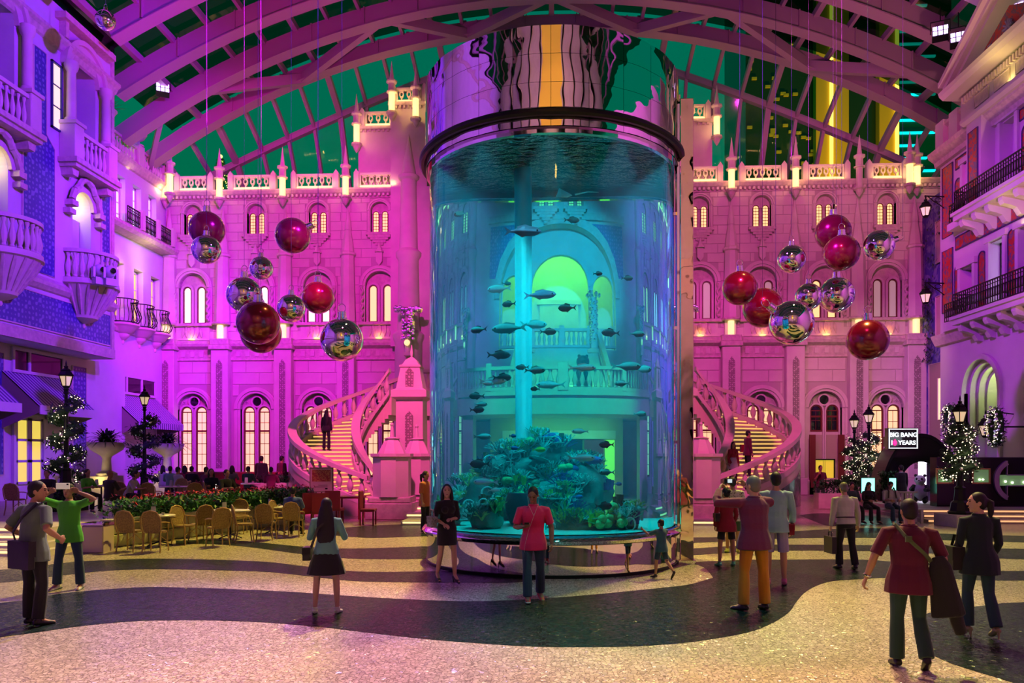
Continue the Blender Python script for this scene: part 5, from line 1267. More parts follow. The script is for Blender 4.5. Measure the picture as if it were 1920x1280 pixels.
def person(label, loc, rz, H=1.72, fem=False, skin='tan', vox=.011, look=(0,1,-.05), lean=(0,0), la=None, ra=None, ll=None, rl=None,
           top=None, sleeve=.45, hem=-.1, bottom=None, blen=1.0, skirt=None, shoes=None, hair='short', hmat=None, heel=0, sit=None, group=None, wide=1.0,
           hands=(.5,.5), collar=None, zb=None, sole=None, belt=None):
    """person frame: (left, forward, up). la/ra: (upper arm dir, forearm dir[, palm normal]); ll/rl: (thigh dir, shin dir[, foot dir])"""
    s = H/1.74; t = thing('person', label, 'person', loc, rz, group)
    la = la or ((.16,.02,-1),(.06,.2,-1)); ra = ra or ((-.16,.02,-1),(-.06,.2,-1))
    ll = ll or ((.06,.03,-1),(.02,-.03,-1)); rl = rl or ((-.06,.03,-1),(-.02,-.03,-1))
    hw = .085*s; sw = (.165 if fem else .19)*s*wide; hipw = (.165 if fem else .16)*s*wide
    hip = {1: V3((hw,0,0)), -1: V3((-hw,0,0))}; knee = {}; ank = {}; foot = {}
    for q, L in ((1, ll), (-1, rl)):
        knee[q] = hip[q]+nrm(L[0])*.43*s; ank[q] = knee[q]+nrm(L[1])*.42*s
        foot[q] = nrm(L[2]) if len(L) > 2 else nrm((.18*q,1,-.05))
    dz = -min(a.z for a in ank.values())+(.085+heel)*s
    if sit is not None: dz = sit+.10*s
    O = Vector((0,0,dz)); up = V3((lean[0], lean[1], 1)).normalized()
    fw = V3((0,1,0)); fw = (fw-up*fw.dot(up)).normalized(); lt = Vector((1,0,0)); lt = (lt-up*lt.dot(up)).normalized()
    P = O; sp = lambda k: P+up*(k*s)
    shd = {q: sp(.455)+lt*(sw*q)+fw*.0 for q in (1,-1)}; elb = {}; wri = {}; AD = {}
    for q, A in ((1, la), (-1, ra)):
        elb[q] = shd[q]+nrm(A[0])*.285*s; wri[q] = elb[q]+nrm(A[1])*.25*s; AD[q] = nrm(A[1])
    hd = nrm(look); neck = sp(.52); hc = neck+up*(.155*s)+Vector((hd.x,hd.y,0))*.025*s
    hx = (-hd).cross(Vector((0,0,1))); hx = hx.normalized() if hx.length > .1 else Vector((1,0,0))
    hy = -hd; hz = hx.cross(hy)
    HM = Matrix(((hx.x,hy.x,hz.x,hc.x),(hx.y,hy.y,hz.y,hc.y),(hx.z,hy.z,hz.z,hc.z),(0,0,0,1))) @ Matrix.Scale(s,4)
    def torso(m, e, z0, z1, hem=None):
        st = [(-.12,.118,.8),(-.04,.15,.7),(.03,.158,.68),(.12,.145 if not fem else .13,.66),(.2,.148 if not fem else .114,.66),(.3,.155 if not fem else .13,.66),(.38,.17 if not fem else .142,.62),(.43,.168 if not fem else .142,.58),(.475,.135 if not fem else .115,.58),(.505,.085,.75),(.515,.07,.85),(.53,.06,.95)]
        if fem: st[1] = (-.04,.158,.72); st[2] = (.03,.163,.7)
        st = [x for x in st if z0-1e-6 <= x[0] <= z1+1e-6]
        if hem is not None: st = [(hem,.2,.74),(-.04,.19,.72),(.03,.172,.68)]+[x for x in st if x[0] > .05] if hem < -.06 else [(hem,.165,.7)]+[x for x in st if x[0] > hem+.03]
        vs = []; n = 14
        for z, r, fl_ in st:
            c = sp(z)+fw*(.012*s if z > .25 else -.01*s)
            for k in range(n):
                a = 2*pi*k/n; vs.append(c+lt*((r*s*wide+e)*cos(a))+fw*((r*fl_*s*wide+e)*sin(a)))
        N = len(st); fs = [(i*n+k, (i+1)*n+k, (i+1)*n+(k+1)%n, i*n+(k+1)%n) for i in range(N-1) for k in range(n)]
        fs += [tuple(range(n)), tuple(range(N*n-1,(N-1)*n-1,-1))]; m.add(vs, [f[::-1] for f in fs])
        if fem and z1 > .4: [m.ball(sp(.34)+lt*(.065*q*s)+fw*.085*s, (.06*s+e*.6,.05*s+e*.6,.06*s+e*.6), 10, 8) for q in (1,-1)]
    def arm(m, q, e, frac):
        S0 = shd[q]-lt*(.085*q*s)+up*.012*s; pts = [S0, shd[q], shd[q].lerp(elb[q],.5), elb[q], elb[q].lerp(wri[q],.35), wri[q]]
        k_ = .86 if fem else 1
        rs = [x*s*k_+e for x in (.04,.053,.047,.04,.041,.027)]
        if frac < 1:
            if frac <= .5: pts, rs = pts[:2]+[shd[q].lerp(elb[q], frac*2)], rs[:2]+[.05*s*k_+e*1.15]
            else: pts, rs = pts[:4]+[elb[q].lerp(wri[q], frac*2-1)], rs[:4]+[.038*s+e]
        m.tube(pts, rs, 10)
    def leg(m, q, e, frac, flare=0):
        k_ = .95 if fem else 1; pts = [hip[q]+O+Vector((0,0,.03*s)), hip[q]+O, (hip[q]+O).lerp(knee[q]+O,.5), knee[q]+O, (knee[q]+O).lerp(ank[q]+O,.35), ank[q]+O]
        rs = [x*s*k_+e for x in (.075,.088,.072,.053,.053,.034)]
        if flare: rs[4] += flare*.3; rs[5] += flare
        if frac < 1: pts, rs = pts[:3]+[(hip[q]+O).lerp(knee[q]+O, min(1, frac*2))], rs[:3]+[.062*s+e*1.8]
        m.tube(pts, rs, 10)
    m = MB(); torso(m, 0, -.12, .53)
    for q in (1,-1): arm(m, q, 0, 1); leg(m, q, 0, 1); m.tube([ank[q]+O, ank[q]+O+foot[q]*.1*s-Vector((0,0,.045*s)), ank[q]+O+foot[q]*.19*s-Vector((0,0,.06*s))], [.034*s,.036*s,.022*s], 8, flat=.8)
    m.tube([sp(.49), sp(.56), hc-up*.06*s], [.062*s,.052*s,.05*s], 10)
    m.ball((0,0,.015),(.074,.094,.103),16,12,HM); m.ball((0,-.025,-.055),(.056,.066,.066),12,8,HM); m.ball((0,-.06,-.1),(.026,.026,.022),8,6,HM)
    m.tube([HM @ Vector(v) for v in ((0,-.085,.02),(0,-.105,-.022),(0,-.1,-.035))], [.009*s,.014*s,.014*s], 6); m.ball((0,-.082,.032),(.05,.016,.012),10,6,HM)
    for q in (1,-1): m.ball((q*.075,.01,-.012),(.011,.021,.031),8,6,HM)
    # hands: a palm, four fingers of their own lengths, a thumb from the palm's side
    for q, cur in ((1, hands[0]), (-1, hands[1])):
        A = la if q == 1 else ra; d = AD[q]; pn = nrm(A[2]) if len(A) > 2 else -lt*q
        pn = pn-d*pn.dot(d); pn = pn.normalized() if pn.length > .1 else d.orthogonal().normalized()
        a = d.cross(pn)*q; w = wri[q]; hs = s*(.92 if fem else 1)
        if a.dot(fw) < 0 and len(A) < 3: a = -a
        M_ = Matrix(((a.x,pn.x,d.x,w.x),(a.y,pn.y,d.y,w.y),(a.z,pn.z,d.z,w.z),(0,0,0,1))) @ Matrix.Scale(hs,4)
        m.tube([M_ @ Vector(v) for v in ((0,0,-.02),(0,0,.03),(0,0,.07),(0,0,.095))], [.026*hs,.034*hs,.042*hs,.036*hs], 10, flat=1) if vox > .012 else m.ball((0,0,.048),(.04,.017,.056),12,8,M_)
        for x, ln in ((.031,.068),(.0105,.078),(-.0105,.072),(-.03,.056)):
            p0 = Vector((x,0,.085)); c1 = cur*.8; p1 = p0+Vector((x*.12,sin(c1),cos(c1)))*ln*.5; c2 = c1+cur*1.1; p2 = p1+Vector((0,sin(c2),cos(c2)))*ln*.32; c3 = c2+cur*.8; p3 = p2+Vector((0,sin(c3),cos(c3)))*ln*.25
            m.tube([M_ @ v for v in (p0-Vector((0,0,.03)),p0,p1,p2,p3)], [.0105*hs,.0105*hs,.0098*hs,.009*hs,.0075*hs], 6)
        m.tube([M_ @ Vector(v) for v in ((.028,.004,.02),(.05,.012,.05),(.056,.022,.078),(.05,.034,.1))], [.014*hs,.012*hs,.0105*hs,.0085*hs], 6)
    body = remesh(m.obj('body', SKIN[skin], t), vox*.72, 3)
    hm = hmat or HAIRB; m = MB()
    if hair != 'bald':
        m.ball((0,.016,.03),(.083,.1,.1),14,10,HM)
        m.ball((0,.045,-.02),(.075,.065,.075),12,8,HM)
        if hair == 'long':
            c = lambda k: hc+fw*(-.045-.03*k)*s-Vector((0,0,1))*(k*.42*s)
            m.tube([c(-.1), c(.2), c(.6), c(1.0), c(1.4), c(1.6)], [.07*s,.11*s,.135*s,.14*s,.1*s,.04*s], 12, flat=.5)
        if hair == 'shoulder':
            for q in (1,-1): m.tube([HM @ Vector(v) for v in ((q*.06,.02,.05),(q*.082,.015,-.05),(q*.085,-.005,-.16),(q*.075,-.02,-.26))], [.03*s,.035*s,.035*s,.016*s], 8)
            m.tube([HM @ Vector(v) for v in ((0,.06,.0),(0,.075,-.12),(0,.07,-.24))], [.07*s,.075*s,.05*s], 10, flat=.6)
        if hair == 'tail': m.tube([HM @ Vector(v) for v in ((0,.1,.03),(0,.15,.0),(0,.15,-.12),(0,.13,-.24))], [.03*s,.042*s,.036*s,.01*s], 8)
        if hair == 'bun': m.ball((0,.1,.05),.045,10,8,HM)
        remesh(m.obj('hair', hm, t), max(vox, .01), 2)
    [MB().ball((q*.031,-.0855,.014),(.014,.009,.0075),8,6,HM).obj('eye', EYE, t, True) for q in (1,-1) if vox < .012]
    if vox < .012:
        m = MB(); m.ball((0,-.0905,-.062),(.022,.008,.0075),10,6,HM); m.obj('mouth', LIP, t, True)
        [MB().tube([HM @ Vector(v) for v in ((q*.012,-.094,.034),(q*.032,-.091,.04),(q*.05,-.078,.034))], .0045*s, 4).obj('eyebrow', hm, t) for q in (1,-1)]
    if top:
        m = MB(); torso(m, .017*s, -.12, .515, hem)
        for q in (1,-1): arm(m, q, .016*s if sleeve > .5 else .014*s, sleeve)
        remesh(m.obj('shirt', top, t), vox, 9)
        if collar:
            m = MB(); m.tube([sp(.515)+lt*(.068*s*cos(a))+fw*(.062*s*sin(a)+.01) for a in [2*pi*i/14 for i in range(14)]], .017*s, 6, closed=True, flat=1.5); m.obj('collar', collar, t, True)
    if skirt:
        m = MB(); z0, z1, fl_ = skirt[1]; c = P; n = 28; vs = []
        for z, r in ((.16,.135),(.1,.15),(0,.175),(z1*.5,.185+fl_*.5),(z1,.19+fl_)):
            for k in range(n):
                a = 2*pi*k/n; rr = (r+(.016*(k%2)*(fl_ > .05) if z < 0 else 0))*s; vs.append(sp(z) + lt*(rr*cos(a)) + fw*(rr*.8*sin(a)))
        m.add(vs, [(i*n+k, (i+1)*n+k, (i+1)*n+(k+1)%n, i*n+(k+1)%n) for i in range(4) for k in range(n)]+[tuple(range(n)), tuple(range(5*n-1,4*n-1,-1))]); m.obj('skirt', skirt[0], t, True)
    if bottom:
        m = MB(); torso(m, .012*s, -.12, .12)
        for q in (1,-1): leg(m, q, .013*s, blen, .028*s if blen >= 1 else 0)
        remesh(m.obj('trousers' if blen >= 1 else 'shorts', bottom, t), vox, 7)
        if belt: m = MB(); m.tube([sp(.1)+lt*((.152*wide+.018)*s*cos(a))+fw*((.105*wide+.016)*s*sin(a)-.005) for a in [2*pi*i/20 for i in range(20)]], .016*s, 4, closed=True); m.obj('belt', belt, t, True)
    if shoes:
        for q in (1,-1):
            f = foot[q]; A = ank[q]+O; b = A-Vector((0,0,.05*s)); m = MB()
            m.tube([b-f*.06*s, b-f*.02*s+Vector((0,0,.01)), b+f*.06*s, b+f*.14*s-Vector((0,0,.012*s)), b+f*.19*s-Vector((0,0,.017*s))], [.034*s,.044*s,.044*s,.04*s,.024*s], 10, flat=.85)
            if not heel: m.tube([b+Vector((0,0,.0)), A+Vector((0,0,.02))], [.043*s,.042*s], 10)
            sh = remesh(m.obj('shoe', shoes, t), max(vox*.8,.009), 2)
            if heel: k = MB(); k.tube([b-f*.05*s, Vector((b.x-f.x*.06*s, b.y-f.y*.06*s, max(0,b.z-heel*s-.03*s)))], [.02*s,.008*s], 6); k.obj('heel', shoes, sh)
            elif sole: k = MB(); g = Vector((f.x,f.y,0)).normalized(); k.tube([b-g*.085*s-Vector((0,0,.024*s))+f.z*Vector((0,0,-.08*s)), b+f*.06*s-Vector((0,0,.028*s)), b+f*.2*s-Vector((0,0,.028*s))], [.04*s,.046*s,.034*s], 8, flat=.35); k.obj('sole', sole, sh, True)
    return t, {'wl': wri[1], 'wr': wri[-1], 'el': elb[1], 'er': elb[-1], 'sl': shd[1], 'sr': shd[-1], 'hip': P, 'hc': hc, 'dl': AD[1], 'dr': AD[-1], 's': s, 'chest': sp(.35), 'up': up}
def face(deg): return radians(deg)     # 0 faces the viewer, 180 faces the facade, 90 faces the right wall (+x)
def world(t, v): return Matrix.Translation(t.location) @ t.rotation_euler.to_matrix().to_4x4() @ v
DENIM = cloth('blue_denim', (.02,.06,.1)); BLACKC = cloth('black_cloth', (.012,.012,.014)); NAVYC = cloth('navy_cloth', (.008,.02,.026)); WHITEC = cloth('white_cotton', (.55,.53,.56))
GREYSH = cloth('grey_green_shirt', (.12,.17,.14)); GREENT = cloth('bright_green_tee', (.08,.55,.03)); TEALC = cloth('teal_blouse', (.12,.32,.3)); PINKC = cloth('hot_pink_polo', (.7,.01,.12))
REDJ = cloth('red_jacket', (.28,.01,.03)); BURG = cloth('burgundy_sweater', (.15,.006,.06)); ORANGE = cloth('mustard_trousers', (.5,.19,.01)); LBLUE = cloth('light_blue_shirt', (.25,.45,.52)); MAROON = cloth('maroon_polo', (.11,.005,.035))
DKGREEN = cloth('dark_green_cotton', (.02,.06,.05)); OLIVE = cloth('olive_strap', (.08,.11,.05)); DKTEAL = cloth('dark_teal_tee', (.03,.14,.17)); LEATHER = mat('black_leather', (.012,.012,.012), .35)
SNEAK = mat('white_sneaker', (.75,.78,.7), .5); REDSN = mat('red_sneaker', (.6,.05,.04), .5); GRSN = mat('teal_sneaker', (.1,.45,.4), .5); BEIGE = mat('beige_wedge', (.45,.4,.2), .5); DKSHOE = mat('dark_shoe', (.02,.018,.016), .35)
def strap(name, label, t, pts, r, mt, cat='strap'): pass
def bag(name, label, t, c, size, mt, strap_pts=None, rz=0, flap=True, tilt=0):
    w = world(t, Vector(c)); b = thing(name, label, 'bag', w, (0, tilt, t.rotation_euler.z+rz)); x, y, z = size
    m = MB(); m.bbox(-x/2,x/2,-y/2,y/2,-z,0,min(x,y)*.2); m.obj('bag_body', mt, b)
    if flap: m = MB(); m.bbox(-x/2-.006,x/2+.006,-y/2-.008,y/2,-z*.55,.008,.012); m.obj('flap', mt, b)
    if strap_pts:
        inv = (Matrix.Translation(w) @ b.rotation_euler.to_matrix().to_4x4()).inverted()
        m = MB(); m.tube([inv @ world(t, Vector(p)) for p in strap_pts], .019, 6, flat=.45); m.obj('strap', mt if not isinstance(flap, bpy.types.Material) else flap, b)
    return b

# 1 man with the shoulder bag, left
L = fl(62,1172); p1, j = person('man in a grey green shirt with a black shoulder bag at the left edge', L, face(158), 1.86, vox=.009, look=(-.75,.6,-.05), lean=(.02,.06),
    la=((.55,-.35,-.8),(-.25,.75,-.45)), ra=((-.55,-.35,-.8),(.25,.75,-.45)), ll=((.05,.06,-1),(.0,-.0,-1)), rl=((-.05,.1,-1),(0,-.12,-1)), top=GREYSH, sleeve=.42, hem=-.16, bottom=BLACKC, shoes=DKSHOE, wide=1.1, collar=GREYSH, hands=(.9,.9))
h = j['hip']; bag('shoulder_bag', 'black shoulder bag hanging on the hip of the man at the left edge', p1, h+Vector((-.1,.21,.1)), (.4,.1,.34), LEATHER,
    [h+Vector((.19,.1,.06)), h+Vector((.17,.15,.2)), j['chest']+Vector((.0,.16,.02)), j['sr']+Vector((.07,.07,.085)), j['sr']+Vector((.08,-.05,.09)), j['chest']+Vector((0,-.15,0)), h+Vector((.18,-.04,.08)), h+Vector((.19,.1,.06))])
# 2 man in the green T-shirt with raised phone
L = fl(130,1104); p2, j = person('man in a bright green T-shirt raising a phone with both hands', L, face(8), 1.73, vox=.0095, look=(0,1,.12), la=((.8,.35,.32),(-1,.28,.5),(-.3,1,0)), ra=((-.8,.35,.32),(1,.28,.5),(.3,1,0)),
    ll=((.16,.03,-1),(.05,-.03,-1)), rl=((-.16,.06,-1),(-.08,-.03,-1)), top=GREENT, sleeve=.36, hem=-.16, bottom=DENIM, shoes=SNEAK, sole=DKGREEN, hands=(.7,.7))
c = world(p2, (j['wl']+j['wr'])/2+Vector((0,-.05,.1))); t = thing('phone', 'white phone held up by the man in the green T-shirt', 'phone', c, p2.rotation_euler.z)
MB().bbox(-.105,.105,-.006,.006,-.05,.05,.006).obj('phone_case', mat('white_phone', (.8,.75,.6), .3, emit=(1,.85,.6), es=.25), t); MB().box(.06,.09,-.009,-.005,.015,.04).obj('camera_lens', IRON, t)
# 3 girl with long hair
L = fl(612,1150); p3, j = person('young woman with long black hair, teal blouse and black skirt', L, face(186), 1.6, fem=True, skin='fair', vox=.009, look=(.15,1,-.12), la=((.3,.25,-.9),(-.2,.9,.25),(-1,0,.2)), ra=((-.3,.25,-.9),(.2,.9,.25),(1,0,.2)),
    ll=((.14,.02,-1),(.06,-.02,-1)), rl=((-.14,.02,-1),(-.04,-.02,-1)), top=TEALC, sleeve=.72, hem=-.04, skirt=(BLACKC,(.12,-.33,.085)), bottom=BLACKC, blen=.22, shoes=SNEAK, hair='long', hands=(.9,.9), wide=1.06)
h = j['hip']; bag('handbag', 'small black handbag at the left hip of the woman with long hair', p3, h+Vector((.25,.02,.06)), (.1,.2,.17), LEATHER, [h+Vector((.2,.05,.05)), j['chest']+Vector((.1,.12,0)), j['sr']+Vector((.08,.05,.06)), j['sr']+Vector((.09,-.04,.06))])
c = world(p3, (j['wl']+j['wr'])/2+Vector((0,-.12,.03))); t = thing('phone', 'dark phone in both hands of the long haired woman', 'phone', c, p3.rotation_euler.z); MB().bbox(-.036,.036,-.006,.006,-.03,.11,.005).obj('phone_case', IRON, t)
# 4 woman in the black dress
L = fl(838,1093); p4, j = person('woman in a short black dress and heels in front of the aquarium', L, face(28), 1.63, fem=True, skin='fair', vox=.009, look=(-.35,1,0), la=((.12,.1,-1),(-.75,.65,.02),(-.3,0,-1)), ra=((-.22,-.06,-1),(.35,.75,-.3),(.3,0,-1)),
    ll=((.06,.16,-1),(.03,.02,-1),(.1,1,-.32)), rl=((-.04,-.1,-1),(-.06,-.3,-1),(-.1,1,-.4)), top=BLACKC, sleeve=.62, hem=-.04, skirt=(BLACKC,(.12,-.3,.0)), bottom=BLACKC, blen=.2, shoes=LEATHER, hair='shoulder', heel=.07)
h = j['hip']; bag('handbag', 'grey snakeskin handbag on the arm of the woman in black', p4, h+Vector((-.27,-.02,.2)), (.1,.26,.17), mat('snakeskin', (.22,.22,.2), .4, var=.7, vs=30), [h+Vector((-.27,-.1,.2)), h+Vector((-.27,-.06,.32)), h+Vector((-.27,.04,.32)), h+Vector((-.27,.08,.2))])
# 5 man in pink
L = fl(1000,1126); p5, j = person('man in a hot pink polo shirt and jeans looking at his phone', L, face(4), 1.72, skin='deep', vox=.009, look=(-.25,1,-.55), lean=(0,.03), la=((.3,-.05,-1),(.0,.25,-.85)), ra=((-.3,-.02,-1),(.45,.85,.12),(.2,0,1)),
    ll=((.05,-.06,-1),(.02,-.42,-1),(.2,1,-.35)), rl=((-.03,.2,-1),(.02,.05,-1),(0,1,.12)), top=PINKC, sleeve=.4, hem=-.15, bottom=DENIM, shoes=REDSN, sole=SNEAK, collar=PINKC, hands=(.7,.8))
c = world(p5, j['wr']+j['dr']*.09+Vector((0,-.02,.035))); t = thing('phone', 'dark phone in the right hand of the man in pink', 'phone', c, (radians(65),0,p5.rotation_euler.z)); MB().bbox(-.035,.035,-.006,.006,-.065,.065,.005).obj('phone_case', IRON, t)
t = thing('earphones', 'white earphone wire down the front of the pink polo', 'earphones', p5.location, p5.rotation_euler.z); hc = j['hc']; m = MB(); f_ = j['chest']
for q in (1,-1): m.tube([hc+Vector((q*.085,-.02,-.02)), hc+Vector((q*.07,-.09,-.14)), f_+Vector((0,-.155,.02))], .0022, 4)
m.tube([f_+Vector((0,-.155,.02)), f_+Vector((-.08,-.155,-.2)), f_+Vector((-.13,-.16,-.4)), f_+Vector((-.14,-.12,-.52))], .0022, 4); m.obj('wire', WHITEC, t)
# 6 boy
L = fl(1240,1083); p6, j = person('small boy in a dark teal T-shirt reaching for the aquarium', L, face(215), 1.05, vox=.009, look=(.2,1,.0), la=((.2,.6,-.3),(.1,.8,.5)), ra=((-.2,.5,-.6),(.1,.9,.2)), ll=((.05,.22,-1),(0,.1,-1)), rl=((-.05,-.25,-1),(0,-.75,-.7),(0,.6,-.8)), top=DKTEAL, sleeve=.4, hem=-.16, bottom=DENIM, blen=.45, shoes=DKSHOE)
# 7 woman in the red jacket
L = fl(1362,1061); p7, j = person('woman in a red jacket and dark shorts with teal sneakers', L, face(188), 1.55, fem=True, vox=.0095, look=(.4,1,.1), la=((.2,.0,-1),(-.05,.35,-.9)), ra=((-.2,.1,-1),(.1,.5,-.8)), ll=((.12,.02,-1),(.05,-.04,-1)), rl=((-.13,.02,-1),(-.05,0,-1)), top=REDJ, sleeve=1, hem=-.17, bottom=BLACKC, blen=.4, shoes=GRSN, hair='bun', wide=1.1)
bag('shoulder_bag', 'small dark bag at the side of the woman in red', p7, j['hip']+Vector((.2,.0,.2)), (.08,.16,.15), LEATHER)
# 8 burgundy man
L = fl(1414,1144); p8, j = person('man in a burgundy sweater and mustard trousers taking a photograph', L, face(196), 1.9, skin='fair', vox=.009, look=(.35,1,-.02), la=((.95,.4,-.02),(-.5,.6,.6),(-1,0,0)), ra=((-.1,.9,.05),(.65,.25,.75),(1,0,0)), ll=((.12,.02,-1),(.03,-.02,-1),(.5,1,-.05)), rl=((-.12,.02,-1),(-.04,-.02,-1)), top=BURG, sleeve=1, hem=-.14, bottom=ORANGE, shoes=DKSHOE, hmat=HAIRG, wide=1.14, collar=BURG, hands=(.8,.8))
m = MB(); s = j['s']; m.tube([j['hip']+Vector((0,0,-.02*s)), j['hip']+Vector((0,0,-.15*s))], [.2*s,.205*s], 18, flat=.74); m.obj('shirt_tail', DKGREEN, p8, True)
c = world(p8, (j['wl']+j['wr'])/2+Vector((.02,-.08,.1))); t = thing('camera', 'compact camera with a lit screen held by the man in burgundy', 'camera', c, p8.rotation_euler.z)
MB().bbox(-.06,.06,-.018,.018,-.035,.035,.006,Matrix.Rotation(pi,4,'Z')).obj('camera_body', IRON, t); MB().box(-.04,.03,.017,.021,-.026,.026).obj('screen', glow('camera_screen', (.6,.75,.8), .8), t)
m = MB(); m.tube([(.05,0,-.03),(.07,.02,-.1),(.05,.03,-.17),(.03,.02,-.1),(.05,0,-.03)], .004, 4); m.obj('wrist_strap', IRON, t)
# 9 / 10
L = fl(1455,1096); p9, j = person('tall man in a light blue shirt and shorts behind the burgundy sweater', L, face(172), 1.9, vox=.011, look=(.1,1,0), top=LBLUE, sleeve=.8, hem=-.12, bottom=cloth('lilac_shorts', (.3,.25,.5)), blen=.5, shoes=mat('pink_sneaker', (.6,.15,.3), .5), la=((.2,0,-1),(.0,.2,-1)), ra=((-.2,0,-1),(.0,.2,-1)))
bag('handbag', 'small red bag at the hip of the man in light blue', p9, j['hip']+Vector((-.24,.0,.0)), (.08,.2,.17), REDJ)
CHECK = motif('checked_shirt', (.7,.7,.72), (.05,.06,.08), 22)
L = fl(1374,1036); person('person in a white checked shirt half hidden behind the red jacket', L, face(170), 1.68, vox=.012, top=CHECK, sleeve=.5, hem=-.2, bottom=DKGREEN, blen=.5, shoes=mat('yellow_sneaker', (.65,.7,.1), .5), la=((.3,.3,-.8),(-.2,.8,.5)), ra=((-.2,0,-1),(0,.2,-1)))
# 11 far man
L = fl(1538,949); person('man in a dark red T-shirt standing by the right doorway', L, face(10), 1.72, vox=.013, top=MAROON, sleeve=.4, hem=-.14, bottom=DKGREEN, shoes=DKSHOE, ra=((-.3,.4,-.8),(.3,.5,.9)), la=((.2,0,-1),(0,.2,-1)))
# 12 old man with briefcase
L = fl(1586,1066); p12, j = person('elderly man in a white shirt and black trousers walking away', L, face(186), 1.66, skin='fair', vox=.0095, look=(0,1,-.45), lean=(0,.1), la=((.16,-.05,-1),(.12,.1,-1)), ra=((-.22,-.05,-1),(-.1,.2,-1)), ll=((.06,.12,-1),(.02,-.05,-1)), rl=((-.07,-.05,-1),(-.04,-.25,-1)), top=WHITEC, sleeve=1, hem=-.04, bottom=BLACKC, shoes=DKSHOE, hmat=HAIRG, wide=1.08, collar=WHITEC, belt=LEATHER)
c = world(p12, j['wl']+j['dl']*.1); t = thing('briefcase', 'slim black briefcase carried by the elderly man', 'bag', c, p12.rotation_euler.z)
MB().bbox(-.045,.045,-.18,.18,-.42,-.1,.015).obj('case', LEATHER, t); m = MB(); m.tube([(0,-.07,-.1),(0,-.06,-.01),(0,.06,-.01),(0,.07,-.1)], .01, 5); m.obj('handle', LEATHER, t)
# 14 man in the maroon polo, nearest
L = fl(1704,1250); p14, j = person('man in a maroon polo shirt walking away with an olive strap', L, face(172), 1.74, vox=.008, look=(.1,1,.0), lean=(-.02,.03), la=((.5,-.1,-1),(.3,.2,-1)), ra=((-.42,.0,-1),(-.18,.32,-1)), ll=((.05,.05,-1),(.0,.0,-1),(.1,1,-.1)), rl=((-.05,.06,-1),(-.03,-.55,-1),(-.1,.8,-.55)), top=MAROON, sleeve=.46, hem=-.17, bottom=DKGREEN, shoes=DKSHOE, wide=1.13, collar=MAROON, hands=(.8,.6))
m = MB(); w = j['wl']-j['dl']*.03; k = j['dl']; a = k.orthogonal().normalized(); b = k.cross(a); m.tube([w+a*.034*cos(x)+b*.034*sin(x) for x in [2*pi*i/12 for i in range(12)]], .009, 5, closed=True); 
t = thing('wristwatch', 'metal wristwatch on the arm of the man in maroon', 'watch', p14.location, p14.rotation_euler.z); m.obj('watch_band', CHROME, t)
h = j['hip']; c_ = h+Vector((-.27,.08,.12)); t = thing('carried_jacket', 'black jacket slung over a bag at the hip of the man in maroon', 'jacket', world(p14, c_), p14.rotation_euler.z)
m = MB(); m.tube([(.02,0,.1),(0,0,0),(-.04,0,-.25),(-.08,.0,-.5)], [.06,.11,.14,.17], 10, flat=.45); m.tube([(-.1,0,-.3),(-.16,.0,-.55),(-.2,0,-.68)], [.07,.07,.06], 8, flat=.7); remesh(m.obj('folded_jacket', BLACKC, t), .012, 2)
t = thing('bag_strap', 'olive webbing strap across the maroon polo', 'strap', p14.location, p14.rotation_euler.z)
def ell(k, z, e=.03): return j['hip']+j['up']*(z*j['s'])+Vector(((.19+e)*cos(k), (.128+e)*sin(k), 0))
m = MB(); m.tube([ell(radians(a), z) for a, z in ((178,.1),(150,.16),(120,.25),(92,.34),(68,.43))]+[j['sl']+Vector((-.07,.03,.075)), j['sl']+Vector((-.075,-.05,.07))]+[ell(radians(a), z) for a, z in ((-70,.4),(-100,.28),(-140,.18),(-178,.1))], .024, 6, flat=.4); m.obj('webbing', OLIVE, t)
k = ell(radians(76),.4,.035); MB().bbox(k.x-.03,k.x+.03,k.y-.012,k.y+.02,k.z-.03,k.z+.03,.006).obj('buckle', OLIVE, t)
# 15 woman in dark jacket
L = fl(1836,1194); p15, j = person('woman in a dark jacket and jeans glancing to the left', L, face(176), 1.7, fem=True, skin='fair', vox=.0085, look=(1,.15,-.02), la=((.14,.05,-1),(-.1,.75,-.6)), ra=((-.16,.0,-1),(.05,.6,-.7)), ll=((.05,.16,-1),(.03,-.1,-1),(.1,1,-.2)), rl=((-.04,-.05,-1),(-.03,-.42,-1),(-.05,1,-.35)), top=NAVYC, sleeve=1, hem=-.2, bottom=cloth('dark_jeans', (.02,.06,.08)), shoes=BEIGE, hair='tail', heel=.05, wide=1.1, collar=NAVYC)
bag('shoulder_bag', 'black bag on the arm of the woman in the dark jacket', p15, j['hip']+Vector((.25,-.08,.12)), (.13,.26,.27), LEATHER, [j['hip']+Vector((.25,.0,.1)), j['el']+Vector((.03,.02,.1)), j['el']+Vector((.03,-.06,.1)), j['hip']+Vector((.25,-.16,.1))])
